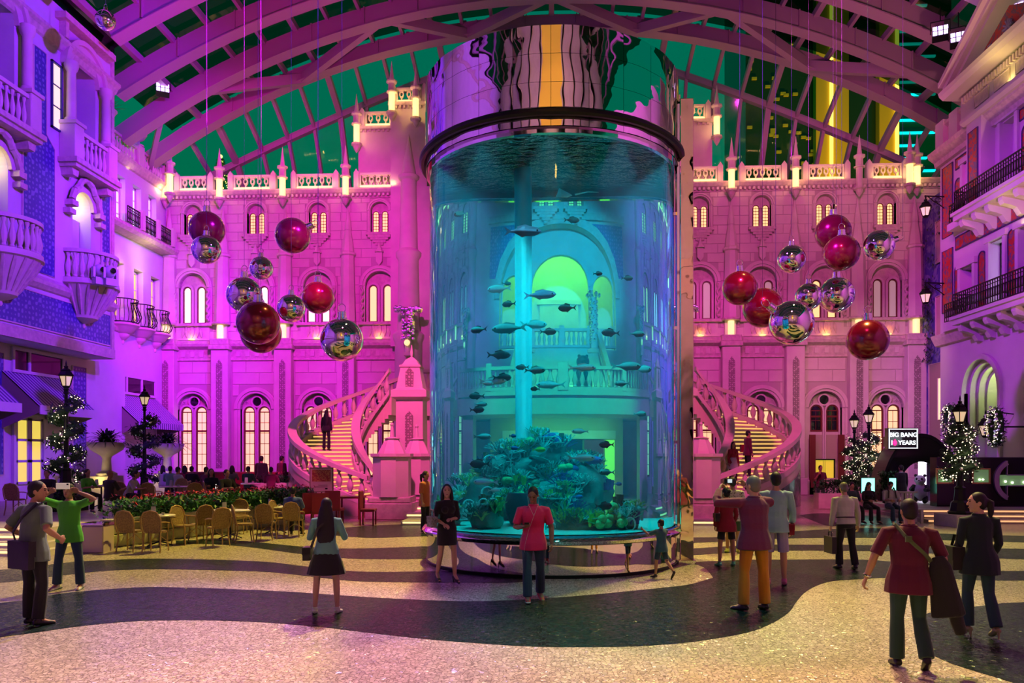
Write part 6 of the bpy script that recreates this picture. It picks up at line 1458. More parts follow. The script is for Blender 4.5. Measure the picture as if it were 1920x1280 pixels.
# stairs
def on_stair(cx, sgn, r, deg):
    a = radians(deg); f_ = (radians(-86)-a)/radians(189); i = int(f_*27); z = .25+(ZL-.6)*(i+1)/27
    return Vector((cx+sgn*r*cos(a), 30.6+r*sin(a), z))
person('woman in black climbing the left curved stair', on_stair(-6.75, 1, 2.2, -172), face(170), 1.62, fem=True, vox=.014, top=BLACKC, sleeve=1, hem=-.1, bottom=BLACKC, shoes=DKSHOE, hair='long', ll=((.06,.05,-1),(0,-.03,-1)), rl=((-.06,.05,-1),(0,-.03,-1)))
person('person in red with a pale skirt low on the right curved stair', on_stair(5.9,-1,1.75,-118), face(20), 1.6, fem=True, vox=.014, top=REDJ, sleeve=1, hem=-.15, bottom=BLACKC, skirt=(WHITEC,(.12,-.3,.05)), shoes=DKSHOE, hair='shoulder')
pS, j = person('person in dark clothes with a red bag on the right curved stair', on_stair(5.9,-1,2.0,-134), face(100), 1.7, vox=.014, top=MAROON, sleeve=1, hem=-.16, bottom=BLACKC, shoes=DKSHOE)
bag('shoulder_bag', 'red bag carried on the right curved stair', pS, j['hip']+Vector((.22,0,.25)), (.14,.36,.28), REDJ)
p = at(797,930,21.5); person('person in an orange top half hidden by the left edge of the aquarium', (p.x, 21.5, 0), face(70), 1.72, vox=.013, top=cloth('orange_top', (.6,.16,.08)), sleeve=.5, hem=-.2, bottom=BLACKC, shoes=DKSHOE, hair='tail')
p = fl(1690,958); person('man in a black suit by the sign arch', p, face(195), 1.78, vox=.013, top=BLACKC, sleeve=1, hem=-.22, bottom=BLACKC, shoes=DKSHOE, collar=WHITEC)
# ================================================================== reef and fish
random.seed(11)
def W_(x, y, z): return (TX+x, TY+y, z)
COR = {k: mat('coral_'+k, c, .7, var=.3, vs=5, bump=.4, bs=30) for k, c in dict(teal=(.2,.6,.55), pale=(.7,.85,.8), olive=(.35,.5,.15), brown=(.3,.14,.07), purple=(.12,.05,.25), yellow=(.7,.7,.1), green=(.12,.4,.12), dark=(.05,.14,.13)).items()}
ROCK = mat('reef_rock', (.1,.2,.18), .9, var=.5, vs=3, bump=.8, bs=10)
def rockmesh(m, c, r, n=3, amp=.25, seed=0):
    bm = bmesh.new(); bmesh.ops.create_icosphere(bm, subdivisions=n, radius=1)
    from mathutils import noise
    b = len(m.v)
    for v in bm.verts:
        p = v.co; k = 1+amp*noise.noise(p*1.7+Vector((seed,0,0)))+amp*.6*noise.noise(p*4+Vector((0,seed,0)))
        m.v.append((c[0]+p.x*k*r[0], c[1]+p.y*k*r[1], c[2]+p.z*k*r[2]))
    for f in bm.faces: m.f.append(tuple(v.index+b for v in f.verts))
    bm.free()
def branching(m, base, h, n=7, r=.018, depth=2):
    def go(p, d, l, r_, k):
        q = p+d*l; m.tube([p, p+d*l*.5+Vector((random.uniform(-.1,.1)*l,random.uniform(-.1,.1)*l,0)), q], [r_, r_*.85, r_*.65], 5)
        if k:
            for _ in range(2 if k < depth else 3):
                e = (d+Vector((random.gauss(0,.5),random.gauss(0,.5),random.gauss(.15,.35)))).normalized(); go(q, e, l*.68, r_*.72, k-1)
    for i in range(n):
        a = 2*pi*i/n+random.random(); go(Vector(base), Vector((.6*cos(a),.6*sin(a),.8)).normalized(), h*.42, r, depth)
def plate(m, c, r, tilt=.2):
    vs = [(c[0],c[1],c[2]-.12*r*3),(c[0],c[1],c[2])]; n = 16; k = random.random()*6
    M = Matrix.Translation(c) @ Euler((random.gauss(0,tilt),random.gauss(0,tilt),k)).to_matrix().to_4x4()
    prof = [(.05*r,-.5*r),(.15*r,-.15*r),(.6*r,-.03*r),(r,.06*r),(r*.98,.1*r),(.55*r,.04*r),(.01,.0)]
    m.lathe(prof, n, (0,0,0), M)
def anemone(m, c, r, n=40):
    for i in range(n):
        u, a = random.random(), random.random()*2*pi; th = math.acos(1-u); d = Vector((sin(th)*cos(a), sin(th)*sin(a), cos(th)))
        p = Vector(c)+d*r*.35; m.tube([p, p+d*r*.5+Vector((0,0,.02)), p+d*r], [r*.09,r*.08,r*.05], 5)
def fan(m, c, r, rz):
    M = Matrix.Translation(c) @ Matrix.Rotation(rz,4,'Z')
    for i in range(9):
        a = radians(-60+15*i)+pi/2; pts = [M @ Vector((0,0,0))]
        for k in (.35,.7,1): pts.append(M @ Vector((r*k*cos(a)+.03*random.gauss(0,1)*r, .02*random.gauss(0,1), r*k*sin(a))))
        m.tube(pts, [.016,.014,.011,.007], 4)
    for q in (.4,.6,.8): m.tube([M @ Vector((r*q*cos(a), 0, r*q*sin(a))) for a in [radians(40+10*i) for i in range(11)]], .007, 3)
def reef(label, x, y, mound, n, seed, name='coral_reef'):
    random.seed(seed); t = thing(name, label, 'reef', W_(x, y, .78))
    m = MB(); surf = []
    for (cx, cy_, cz, rx, ry, rz_) in mound: rockmesh(m, (cx,cy_,cz), (rx,ry,rz_), 3, .3, seed+cx); surf.append((cx,cy_,cz,rx,ry,rz_))
    m.obj('rock', ROCK, t, True)
    for i in range(n):
        cx, cy_, cz, rx, ry, rz_ = random.choice(surf); a = random.uniform(pi, 2*pi) if random.random() < .8 else random.random()*2*pi; b = random.uniform(-.25, 1.35)
        d = Vector((cos(a)*cos(b), sin(a)*cos(b), sin(b))); p = Vector((cx+d.x*rx*.98, cy_+d.y*ry*.98, cz+d.z*rz_*.98))
        if p.z < .05: continue
        k = random.choice('BBBBPPARRFTTCB'); m = MB(); nm = 'coral'
        if k == 'B': branching(m, p, random.uniform(.22,.4), 6, .016); mt, nm = random.choice(['teal','pale','olive','dark']), 'branch_coral'
        elif k == 'P': plate(m, p+d*.06, random.uniform(.1,.22)); mt, nm = random.choice(['teal','pale','green','teal']), 'plate_coral'
        elif k == 'A': anemone(m, p, random.uniform(.1,.17)); mt, nm = random.choice(['pale','pale','yellow']), 'anemone'
        elif k == 'R':
            for _ in range(6): m.ball(p+Vector((random.gauss(0,.06),random.gauss(0,.06),random.gauss(.03,.04))), random.uniform(.05,.1), 9, 6)
            mt, nm = random.choice(['brown','olive','purple','green']), 'brain_coral'
        elif k == 'F': fan(m, p, random.uniform(.25,.4), random.uniform(-.5,.5)); mt, nm = random.choice(['purple','dark','teal']), 'sea_fan'
        elif k == 'T':
            for _ in range(5):
                q = p+Vector((random.gauss(0,.05),random.gauss(0,.05),0)); h = random.uniform(.12,.28); m.lathe([(.025,0),(.035,h*.6),(.045,h),(.03,h),(.02,h*.6)], 8, tuple(q))
            mt, nm = random.choice(['yellow','purple','brown','pale']), 'tube_sponge'
        else:
            r = random.uniform(.07,.11); m.tube([p+d*.05+Vector((r*cos(x),0,r*1.2*sin(x))) for x in [2*pi*i_/14 for i_ in range(14)]], .018, 5, closed=True); mt, nm = 'pale', 'ring_coral'
        m.obj(nm, COR[mt], t, True)
    return t
reef('tall mound of corals rising in the middle of the aquarium', -.25, .2, [(0,0,.45,.95,.75,.6),(-.25,.1,1.0,.58,.5,.5),(.1,.15,1.35,.4,.38,.38),(.65,.1,.65,.5,.5,.62),(-.75,0,.5,.48,.48,.5),(0,-.5,.3,.72,.45,.35)], 210, 4)
reef('small clump of pale corals at the front left of the tank floor', -1.1, -1.35, [(0,0,.15,.28,.25,.28)], 16, 8, 'coral_clump')
reef('small clump of branching corals at the front right of the tank', 1.25, -1.25, [(0,0,.15,.26,.25,.26)], 16, 21, 'coral_clump')
reef('low corals against the left glass of the tank', -1.75, -.6, [(0,0,.12,.25,.3,.25)], 12, 33, 'coral_clump')
reef('row of yellow and blue corals at the foot of the mound', .35, -1.5, [(0,0,.05,.4,.2,.16),(.45,.1,.05,.3,.2,.14)], 18, 41, 'coral_clump')
# a dark amphora shaped sponge
t = thing('barrel_sponge', 'dark red barrel sponge leaning on the coral mound', 'sponge', W_(-.55,-1.15,.85)); m = MB(); m.lathe([(.12,0),(.2,.2),(.22,.42),(.17,.6),(.12,.58),(.08,.3)], 14); m.obj('sponge_wall', mat('dark_red_sponge', (.12,.02,.04), .9, bump=.5, bs=20), t, True)
# fish: body, tail fin, back fin
FM = {'silver': mat('silver_fish', (.65,.75,.75), .25, .4), 'black': mat('black_fish', (.015,.02,.025), .5), 'pink': mat('pink_fish', (.6,.3,.5), .4), 'yellow': mat('yellow_fish', (.8,.75,.05), .5), 'blue': mat('blue_fish', (.05,.25,.7), .4), 'teal': mat('teal_fish', (.2,.6,.6), .35)}
def fish_proto(kind, col, ln, ht, label, loc, rz, group=None):
    t = thing('fish', label, 'fish', loc, rz, group)
    m = MB(); n = 9; vs = []; fs = []; q = 10
    for i in range(n+1):
        u = i/n; r = ht*.5*(sin(pi*min(1,u**.75*1.02))**.8 if 0 < u < 1 else 0)+.012*ln*(u > .5)+.004
        if u > .82: r = max(.045*ln, r*.8)
        for k in range(q): a = 2*pi*k/q; vs.append((ln*(.5-u), r*.42*cos(a), r*sin(a)))
    fs = [(i*q+k, i*q+(k+1)%q, (i+1)*q+(k+1)%q, (i+1)*q+k) for i in range(n) for k in range(q)]+[tuple(range(q-1,-1,-1)), tuple(range(n*q,(n+1)*q))]
    m.add(vs, fs); m.obj('body', FM[col], t, True)
    m = MB(); x = -.46*ln; m.prism([(x,0),(x-.26*ln,-.3*ht-.06*ln),(x-.16*ln,0),(x-.26*ln,.3*ht+.06*ln)], -.006, .006); m.obj('tail_fin', FM[col], t)
    m = MB(); m.prism([(.2*ln,ht*.42),(-.28*ln,ht*.3),(-.3*ln,ht*.48),(.0,ht*.68)], -.005, .005); m.prism([(.02*ln,-ht*.42),(-.12*ln,-ht*.62),(-.28*ln,-ht*.32)], -.005, .005); m.obj('fins', FM[col], t, kind='stuff')
    m = MB(); [m.ball((.36*ln, q_*ht*.12, ht*.08), .022*ln+.006, 6, 5) for q_ in (1,-1)]; m.obj('eyes', EYE, t, kind='stuff')
    return t
FISH = [  # px, py, apparent length px, colour, heading (+1 right), extra words
 (975,447,62,'pink',1,'high above the reef'),(1015,563,52,'pink',1,'beside the pipe at arch height'),(911,551,40,'silver',-1,'facing left beside the lit arch'),(1067,587,30,'black',-1,'over the gallery rail'),(1083,429,24,'black',1,'under the top windows'),(1209,533,20,'black',1,'far right below mid height'),(1143,525,16,'black',1,'near the right hand arch'),(935,579,24,'black',-1,'near the left hand arch'),(936,542,14,'black',1,'tiny, left of the arch'),(1030,630,26,'black',1,'above the statue'),
 (1165,632,30,'black',-1,'right of the gallery pedestal'),(858,624,34,'teal',-1,'near the left glass'),(930,623,60,'teal',-1,'long, left of the pipe'),(1000,617,40,'teal',1,'just right of the pipe'),(1240,633,30,'teal',1,'near the right glass'),(918,671,40,'black',1,'above the landing rail, left'),(967,694,20,'black',-1,'beside the pipe at rail height'),(885,722,24,'silver',1,'lower left'),(905,718,46,'silver',1,'silver jack by the landing rail'),(1000,699,36,'teal',1,'right of the pipe at rail height'),
 (1110,695,44,'silver',1,'over the landing rail'),(1027,726,44,'teal',-1,'below the landing rail'),(995,733,16,'black',-1,'tiny, by the pipe'),(1215,692,52,'teal',1,'long, at the right'),(1250,697,36,'teal',1,'far right at rail height'),(1197,723,28,'teal',-1,'right, under the rail'),(925,712,30,'black',1,'dark, over the left stair'),(860,745,26,'black',-1,'left, above the reef'),(862,770,26,'black',1,'left, lower of two'),(1243,778,26,'teal',1,'right, below mid height'),
 (1160,834,26,'black',-1,'above the right coral slope'),(1108,858,44,'silver',1,'over the reef crest'),(1125,862,40,'blue',1,'blue, beside the reef crest'),(1160,884,30,'teal',-1,'right of the reef'),(863,869,34,'black',-1,'left of the reef'),(880,902,44,'silver',-1,'pale, left of the reef'),(905,917,26,'silver',1,'pale, lower left of the reef'),(878,819,30,'teal',1,'slim, above the left corals'),(1160,945,30,'black',1,'near the floor on the right'),(1230,951,44,'teal',-1,'above the sand on the right'),
 (1009,843,20,'yellow',1,'bright yellow, at the reef top'),(1069,1002,18,'yellow',1,'bright yellow, near the sand'),(1085,1012,14,'yellow',-1,'second bright yellow, near the sand'),(1075,975,16,'yellow',1,'bright yellow, third near the sand'),(950,840,16,'blue',-1,'blue, left of the pipe foot'),(1096,928,16,'blue',1,'blue, before the reef'),(945,818,14,'blue',1,'small blue, by the yellow column'),(1190,905,14,'blue',1,'small blue, right side'),(1207,955,12,'black',1,'tiny, above the small right clump'),(812,410,28,'silver',-1,'white, by the left glass at the top'),
 (872,760,24,'teal',1,'teal, mid left'),(1095,810,26,'silver',-1,'pale, above the reef')]
def tank_at(px, py, depth):       # inverse of the water's magnification for a point at this depth behind the front glass
    k = (px-1033)/231; dd = max(-1, min(1, k)); x = dd*1.72*(1 if depth < 2 else .95); y = -sqrt(max(.05, 2.3**2-x*x))+depth*(.35+.65*(1-abs(dd)))
    Y = TY+y*.82; return (TX+x, TY+y, CZ+(HY-py)/F*(Y*1.0))
for i, (px, py, lp, col, hd, words) in enumerate(FISH):
    dep = .25+((i*37) % 100)/100*1.3; p = tank_at(px, py, dep); ln = lp/F*p[1]*.9
    word = {'silver':'silver fish','black':'dark fish','pink':'pink sided jack','yellow':'yellow tang','blue':'blue fish','teal':'greenish fish'}[col]
    fish_proto('f', col, ln, ln*(.5 if col in ('black','yellow','blue') and lp < 35 else .33 if lp > 40 else .4), '%s swimming %s' % (word, words), p, (0 if hd > 0 else pi)+random.gauss(0,.25))
p = tank_at(1065,385,.7); t = thing('ray', 'small ray gliding under the top windows of the tank', 'ray', p, (.1,.05,2.9)); m = MB()
m.add([(.16,0,0),(.03,.26,.06),(-.12,.03,0),(-.12,-.03,0),(.03,-.26,.06),(.03,0,.04),(.03,0,-.02)], [(0,5,1),(1,5,2),(2,5,3),(3,5,4),(4,5,0),(0,1,6),(1,2,6),(2,3,6),(3,4,6),(4,0,6)]); m.obj('body', FM['teal'], t)
m = MB(); m.tube([(-.18,0,0),(-.4,.02,.02),(-.6,.0,.0)], [.018,.01,.004], 5); m.obj('tail', FM['teal'], t)
# ================================================================== hanging ornaments
REDB = mat('red_lacquer', (.26,.0,.035), .22, .4, coat=1)
MIRO = mirror_mat('mirror_ball_foil', (.92,.86,.9), .015, .05, 2.5)
CABLE = mat('steel_cable', (.06,.06,.1), .6, 0)
def ornament(px, py, rp, Y, col, label, tilt=(0,0), roofz=None):
    c = at(px, py, Y); dx, dy = ray(px); t_ = Y/dy; r = rp*t_/F
    t = thing('christmas_bauble', label, 'bauble', c, (tilt[0], tilt[1], 0), 'giant christmas baubles on cables')
    m = MB(); m.ball((0,0,0), r, 48, 32); m.obj('ball', REDB if col == 'r' else MIRO, t, True)
    m = MB(); m.lathe([(r*.24,r*.94),(r*.25,r*1.02),(r*.2,r*1.04),(r*.21,r*1.16),(r*.19,r*1.17),(r*.2,r*1.29),(r*.17,r*1.31),(.01,r*1.32)], 20); m.obj('cap', CHROME, t, True)
    m = MB(); m.tube([(r*.17*cos(a), 0, r*1.48+r*.2*sin(a)) for a in [2*pi*i/16 for i in range(16)]], r*.022, 5, closed=True); m.obj('ring', CHROME, t, True)
    M = Euler((tilt[0], tilt[1], 0)).to_matrix(); a = M @ Vector((0,0,r*1.66)); top = min(arcz(c.x)-.3, 26)-c.z; Mi = M.inverted()
    m = MB(); m.tube([Mi @ a, Mi @ Vector((a.x, a.y, top))], .006, 4); m.obj('cable', CABLE, t)
    return t
R_ = radians
for a in [(388,430,33,26.0,'r','red bauble upper left above a small mirror bauble'),(387,468,27,25.0,'m','mirror bauble hanging right in front of the upper left red one'),(490,503,22,27,'m','small mirror bauble behind the big left mirror one'),(458,553,33,25.5,'m','mirror bauble left of the large red pair'),(484,605,40,23.0,'r','large red bauble, lowest on the left, in front of another'),(489,624,38,25.0,'r','red bauble half hidden behind the large lowest left one'),
          (549,442,33,25.5,'r','red bauble with its cap tilted right, high on the left side',(0,R_(62))),(546,578,26,23.8,'m','mirror bauble between two red ones on the left side'),(596,558,30,26,'r','red bauble in front of the third middle window'),(641,637,40,23,'m','large mirror bauble nearest the left stair'),
          (1387,540,32,24.0,'r','red bauble nearest the aquarium on the right'),(1430,577,37,25.8,'r','red bauble with its cap tilted right behind a large mirror one',(R_(-30),R_(38))),(1484,486,26,26,'m','small mirror bauble alone above the right cluster'),(1562,436,33,27,'r','upper red bauble of the right pair'),(1578,474,33,25.5,'r','lower red bauble of the right pair'),(1648,460,28,26,'m','mirror bauble with its cap tilted right, far right',(0,R_(70))),
          (1516,556,25,27,'m','mirror bauble behind the right hand middle one'),(1568,553,33,27.6,'m','mirror bauble under the right red pair'),(1484,605,41,23,'m','largest mirror bauble with its cap tilted left',(0,R_(-52))),(1627,637,38,23,'r','lowest red bauble on the right by itself'),(198,38,18,27.5,'m','small gold and violet bauble by the left tower top')]:
    ornament(*a)
# stage lights on the trusses
for i, (px, py, Y, lab) in enumerate(((305,168,36.6,'stage flood light hanging from the left roof arch'),(1763,62,33,'stage flood light on the right roof arch, upper of two'),(1797,74,32.5,'stage flood light on the right roof arch, lower of two'),(1912,4,30.5,'stage flood light at the top right corner'))):
    c = at(px, py, Y); t = thing('stage_light', lab, 'lamp', c, (0,0,.5 if px < 900 else -.4)); dn = Matrix.Rotation(radians(-25),4,'X')
    m = MB(); m.box(-.3,.3,-.12,.2,-.28,.28,dn); m.obj('housing', IRON, t)
    for z in (-.14,.14):
        for x in (-.2,0,.2): MB().box(x-.08,x+.08,-.15,-.12,z-.1,z+.1,dn).obj('lens', glow('stage_lens', (.65,.4,1), 5), t)
    m = MB(); m.tube([(-.36,0,0),(-.36,0,.5),(.36,0,.5),(.36,0,0)], .025, 4); m.tube([(0,0,.5),(0,0,1.1)], .03, 4); m.obj('yoke', IRON, t)
# potted palms on the left parapet
LEAF = mat('dark_green_leaf', (.03,.09,.03), .5); LEAFL = mat('painted_lit_leaf', (.25,.3,.15), .5)  # second leaf is a paler copy with light painted into its colour
URN = mat('urn_stone', (.66,.58,.5), .7, var=.1, vs=4)
def urn(t, s, mt=URN):
    m = MB(); m.lathe([(.42*s,0),(.42*s,.08*s),(.2*s,.16*s),(.14*s,.3*s),(.18*s,.36*s),(.42*s,.5*s),(.56*s,.75*s),(.62*s,.8*s),(.62*s,.86*s),(.5*s,.86*s),(.46*s,.78*s)], 20); m.obj('bowl', mt, t, True)
def spiky(t, z, n, l, mt, w=.05, droop=.5, nm='leaf'):
    for i in range(n):
        a = 2.4*i; e = radians(20+60*((i*7)%n)/n); d = Vector((cos(a)*cos(e), sin(a)*cos(e), sin(e))); k = Vector((-sin(a), cos(a), 0))*w; L = l*random.uniform(.75,1.1); m = MB(); pts = []
        for u in (0,.35,.7,1): pts.append((Vector((0,0,z))+d*L*u-Vector((0,0,droop*L*u*u*.5)), (1-u*.95)*(.6+u)))
        vs = [p+k*q*s_ for p, q in pts for s_ in (-1,1)]; m.add(vs, [(2*j,2*j+1,2*j+3,2*j+2) for j in range(3)]); m.obj(nm, mt, t)
for i, (s, lab) in enumerate(((38.9,'stone urn with a spiky palm on the left parapet, farther one'),(36.15,'stone urn with a spiky palm on the left parapet beside the tower'))):
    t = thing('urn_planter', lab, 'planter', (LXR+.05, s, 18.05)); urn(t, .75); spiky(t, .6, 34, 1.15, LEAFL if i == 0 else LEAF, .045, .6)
# ================================================================== cafe terrace
random.seed(2)
WICK = mat('honey_wicker', (.3,.19,.08), .6, var=.35, vs=40, bump=.6, bs=90); RATT = mat('rattan_pole', (.42,.26,.1), .45, var=.2, vs=9); TOPM = mat('pale_table_top', (.7,.62,.62), .3); REDW = mat('red_wood', (.28,.02,.04), .4)
def bistro_chair(label, loc, rz):
    t = thing('bistro_chair', label, 'chair', loc, rz, 'wicker bistro chairs of the cafe')
    m = MB(); m.slab([(.23*cos(a)*(1 if abs(cos(a)) > .2 else 1), .22*sin(a)) for a in [2*pi*i/14 for i in range(14)]], .43, .47); m.obj('seat', WICK, t)
    hoop = [(-.2,.2,.45),(-.22,.235,.62),(-.215,.265,.78),(-.14,.285,.9),(0,.29,.935),(.14,.285,.9),(.215,.265,.78),(.22,.235,.62),(.2,.2,.45)]
    m = MB(); m.tube(hoop, .017, 6); m.obj('back_hoop', RATT, t, True)
    m = MB(); vs = [(x*.88, y-.005, .47+(z-.45)*.96) for x, y, z in hoop]; m.add(vs+[(x, y+.012, z) for x, y, z in vs], [tuple(range(9)), tuple(range(17,8,-1))]+[(i, 9+i, 10+i, i+1) for i in range(8)]); m.obj('backrest', WICK, t)
    for x, y, ex, ey in ((-.18,-.17,-.2,-.21),(.18,-.17,.2,-.21),(-.18,.18,-.2,.24),(.18,.18,.2,.24)):
        m = MB(); m.tube([(x,y,.45),(x*1.02,y*1.03,.25),(ex,ey,0)], [.018,.017,.015], 6); m.obj('leg', RATT, t, True)
    for q in (-1,1): m = MB(); m.tube([(q*.215,.24,.68),(q*.25,.05,.67),(q*.24,-.14,.64),(q*.2,-.19,.45)], .015, 6); m.obj('armrest', RATT, t, True)
    m = MB(); m.tube([(-.18,-.18,.22),(0,-.18,.36),(.18,-.18,.22)], .01, 5); m.obj('brace', RATT, t)
    return t
CH0 = None
def chair(px, py, deg, label, z=0):
    global CH0
    L = fl(px, py, z)
    if CH0 is None: CH0 = bistro_chair(label, L, radians(deg)); return CH0
    return copy_tree(CH0, L, radians(deg), label)
def bistro_table(px, py, label, z=0, r=.34, w=None):
    L = fl(px, py, z); t = thing('bistro_table', label, 'table', L, 0, 'cafe tables')
    m = MB(); m.lathe([(r-.01,.71),(r,.72),(r,.74),(r-.01,.75)], 24, M=Matrix.Scale(w or 1,4,(1,0,0))); m.obj('table_top', TOPM, t)
    m = MB(); m.lathe([(.025,.03),(.025,.71)], 10); m.obj('column', IRON, t)
    for a in (0.4,1.97,3.54,5.11): k = MB(); k.tube([(0,0,.12),(.16*cos(a),.16*sin(a),.07),(.28*cos(a),.28*sin(a),.015)], .016, 5); k.obj('leg', IRON, t)
    return t, L
def menu_card(L, dx, label):
    t = thing('menu_card', label, 'menu', (L.x+dx, L.y-.02, L.z+.75), random.uniform(-.4,.4)); m = MB()
    m.add([(-.05,-.04,0),(.05,-.04,0),(.05,0,.2),(-.05,0,.2),(-.05,.04,0),(.05,.04,0)], [(0,1,2,3),(5,4,3,2),(0,3,4),(1,5,2)]); m.obj('folded_card', WHITEC, t)
    MB().box(-.03,.03,-.036,-.028,.04,.09,Matrix.Rotation(-.2,4,'X')).obj('printed_block', IRON, t)
def cup(L, dx, dy, label):
    t = thing('cup', label, 'cup', (L.x+dx, L.y+dy, L.z+.75)); m = MB(); m.lathe([(.06,0),(.065,.008),(.025,.01),(.03,.03),(.042,.06),(.036,.06),(.028,.02)], 14); m.obj('porcelain', WHITEC, t, True)
T = [(300,1024,'bistro table between the front left wicker chairs',0,None),(432,1010,'bistro table with a menu card, middle of the front row',0,1.5),(517,1000,'bistro table at the right end of the front row',0,None),
     (330,955,'bistro table on the terrace behind the flower bed',ZT,1.6),(190,952,'bistro table on the terrace behind the man in green',ZT,None),(120,950,'bistro table on the terrace at the far left',ZT,None),(470,945,'bistro table behind the hedge on the right of the terrace',ZT,None)]
for i, (px, py, lab, z, w) in enumerate(T):
    t, L = bistro_table(px, py, lab, z, .34, w)
    menu_card(L, -.15, 'white folded menu card on the '+lab.split(' with ')[0].replace('on the right of the terrace','at right')); cup(L, .12, -.08, 'white cup on the '+lab.split(' with ')[0])
C = [(245,1033,178,'wicker chair with its back to us, first from the pink bin'),(292,1034,184,'wicker chair with its back to us, second from the pink bin'),(312,1012,20,'wicker chair behind the front left table'),(347,1020,70,'wicker chair turned sideways at the front left table'),
     (375,1016,232,'angled wicker chair left of the middle table, outer'),(408,1024,225,'angled wicker chair left of the middle table, inner'),(446,1000,10,'wicker chair behind the middle front table'),(458,1016,120,'wicker chair right of the middle front table'),
     (500,1012,186,'wicker chair with its back to us, near the right end'),(492,988,15,'wicker chair facing us behind the right table'),(528,1003,80,'wicker chair turned to the right table'),(551,1006,183,'wicker chair under the seated man in blue')]
for c in C: chair(*c)
for c in [(285,962,182,'terrace wicker chair beside the man in the dark shirt'),(362,962,215,'terrace wicker chair with its side to the flower bed'),(400,958,120,'terrace wicker chair facing left by the lit lamp box'),(425,955,178,'terrace wicker chair with its back to us by the waiter'),(232,958,180,'terrace wicker chair left of the white shirt'),(30,965,185,'terrace wicker chair at the left picture edge'),(78,958,170,'terrace wicker chair behind the man with the bag'),(335,948,5,'terrace wicker chair facing us behind the long table')]: chair(*c, z=ZT)
# flower bed: stone kerb, hedge, red flowers
HEDGE = mat('hedge_leaf', (.02,.13,.03), .5, var=.4, vs=8); POIN = mat('red_flower', (.5,.01,.06), .5)
def hedge(t, pts, z0, h, w, n, mt, nm='hedge', sz=.05):
    m = MB()
    for i in range(n):
        k = random.random()*(len(pts)-1); j = int(k); p = Vector(pts[j]).lerp(Vector(pts[j+1]), k-j); c = p+Vector((random.uniform(-w,w)*.5, random.uniform(-w,w)*.5, z0+h*random.random()**.6)); a = random.random()*6.3; e = random.gauss(.3,.6)
        u = Vector((cos(a)*cos(e), sin(a)*cos(e), sin(e)))*sz; v = Vector((-sin(a), cos(a), .3))*sz*.4; m.add([c-u, c+v, c+u, c-v], [(0,1,2,3)])
    return m.obj(nm, mt, t, kind='stuff')
t = thing('flower_bed', 'raised stone bed with hedge and red flowers in front of the terrace', 'planter')
KERB = mat('kerb_block', (.4,.38,.22), .6, var=.35, vs=3, bump=.4, bs=12)
for a, b in zip(TPL, TPL[1:]):
    d = b-a; L_ = d.length; n = int(L_/.55); rz = atan2(d.y, d.x)
    for r in range(2):
        for i in range(n):
            M = Matrix.Translation(a+d*((i+.5)/n)+Vector((0,0,.3*r))) @ Matrix.Rotation(rz,4,'Z'); w = L_/n/2-.008; m = MB(); m.bbox(-w,w,-.12+random.uniform(0,.02),.14,.01,.29,.015,M); m.obj('kerb_stone', KERB, t)
m = MB(); [m.box(0,(b-a).length,-.16,.2,.6,.66,Matrix.Translation(a) @ Matrix.Rotation(atan2((b-a).y,(b-a).x),4,'Z')) for a, b in zip(TPL,TPL[1:])]; m.obj('coping', URN, t)
off = [p+Vector((.1,.55,0)) for p in TPL]; hedge(t, off, .6, .5, 1.0, 5200, HEDGE, sz=.075); hedge(t, [p+Vector((0,.3,0)) for p in off], .85, .35, 1.0, 800, POIN, 'red_flowers', .06)
m = MB(); m.slab([(p.x, p.y+.15) for p in TPL]+[(p.x, p.y+1.0) for p in TPL[::-1]], .0, .6); m.obj('soil', mat('soil', (.04,.03,.02), .9), t)
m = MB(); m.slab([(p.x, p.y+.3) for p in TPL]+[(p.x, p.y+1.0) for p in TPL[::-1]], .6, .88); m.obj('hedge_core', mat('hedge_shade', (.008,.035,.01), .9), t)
t = thing('hedge_planter', 'long cream planter with a clipped hedge beside the stair', 'planter'); a, b = fl(400,945,ZT)+Vector((0,3,0)), fl(536,943,ZT)+Vector((0,3,0))
MB().box(a.x, b.x+1.2, a.y-.2, a.y+.6, ZT, 1.05).obj('trough', URN, t); hedge(t, [(a.x,a.y+.2,0),(b.x+1.2,a.y+.2,0)], .95, .4, .7, 1300, HEDGE, sz=.06); hedge(t, [(a.x,a.y+.2,0),(b.x+1.2,a.y+.2,0)], 1.3, .2, .7, 60, POIN, 'red_flowers', .05)
t = thing('banquette', 'long dark red banquette under the facade windows', 'sofa'); a, b = at(350,900,31), at(540,900,31)
MB().bbox(a.x, b.x, 31, 31.35, ZT, 1.45, .05).obj('backrest', REDW, t); MB().bbox(a.x, b.x, 31.3, 32, ZT, .85, .05).obj('seat', REDW, t)
# bin, steps
L = fl(171,1037); t = thing('litter_bin', 'square pink lit litter bin at the end of the flower bed', 'bin', (L.x, L.y+.25, 0), .05)
MB().bbox(-.24,.24,-.24,.24,0,.6,.02).obj('body', mat('bin_panel', (.6,.45,.5), .4), t); MB().bbox(-.25,.25,-.25,.25,.6,.66,.02).obj('lid', CHROME, t)
t = thing('terrace_steps', 'warmly lit broad steps at the far left', 'steps', kind='structure'); a, b = fl(-60,1042), fl(120,1036)
for i in range(4):
    MB().box(a.x-3, b.x-.2*i, a.y+.32*i, a.y+2.5, .13*i, .13*(i+1)).obj('step', STONE, t); MB().box(a.x-3, b.x-.05-.2*i, a.y+.32*i-.012, a.y+.32*i, .13*i+.06, .13*(i+1)-.02).obj('step_light', glow('step_glow', (1,.7,.3), 1.5), t)
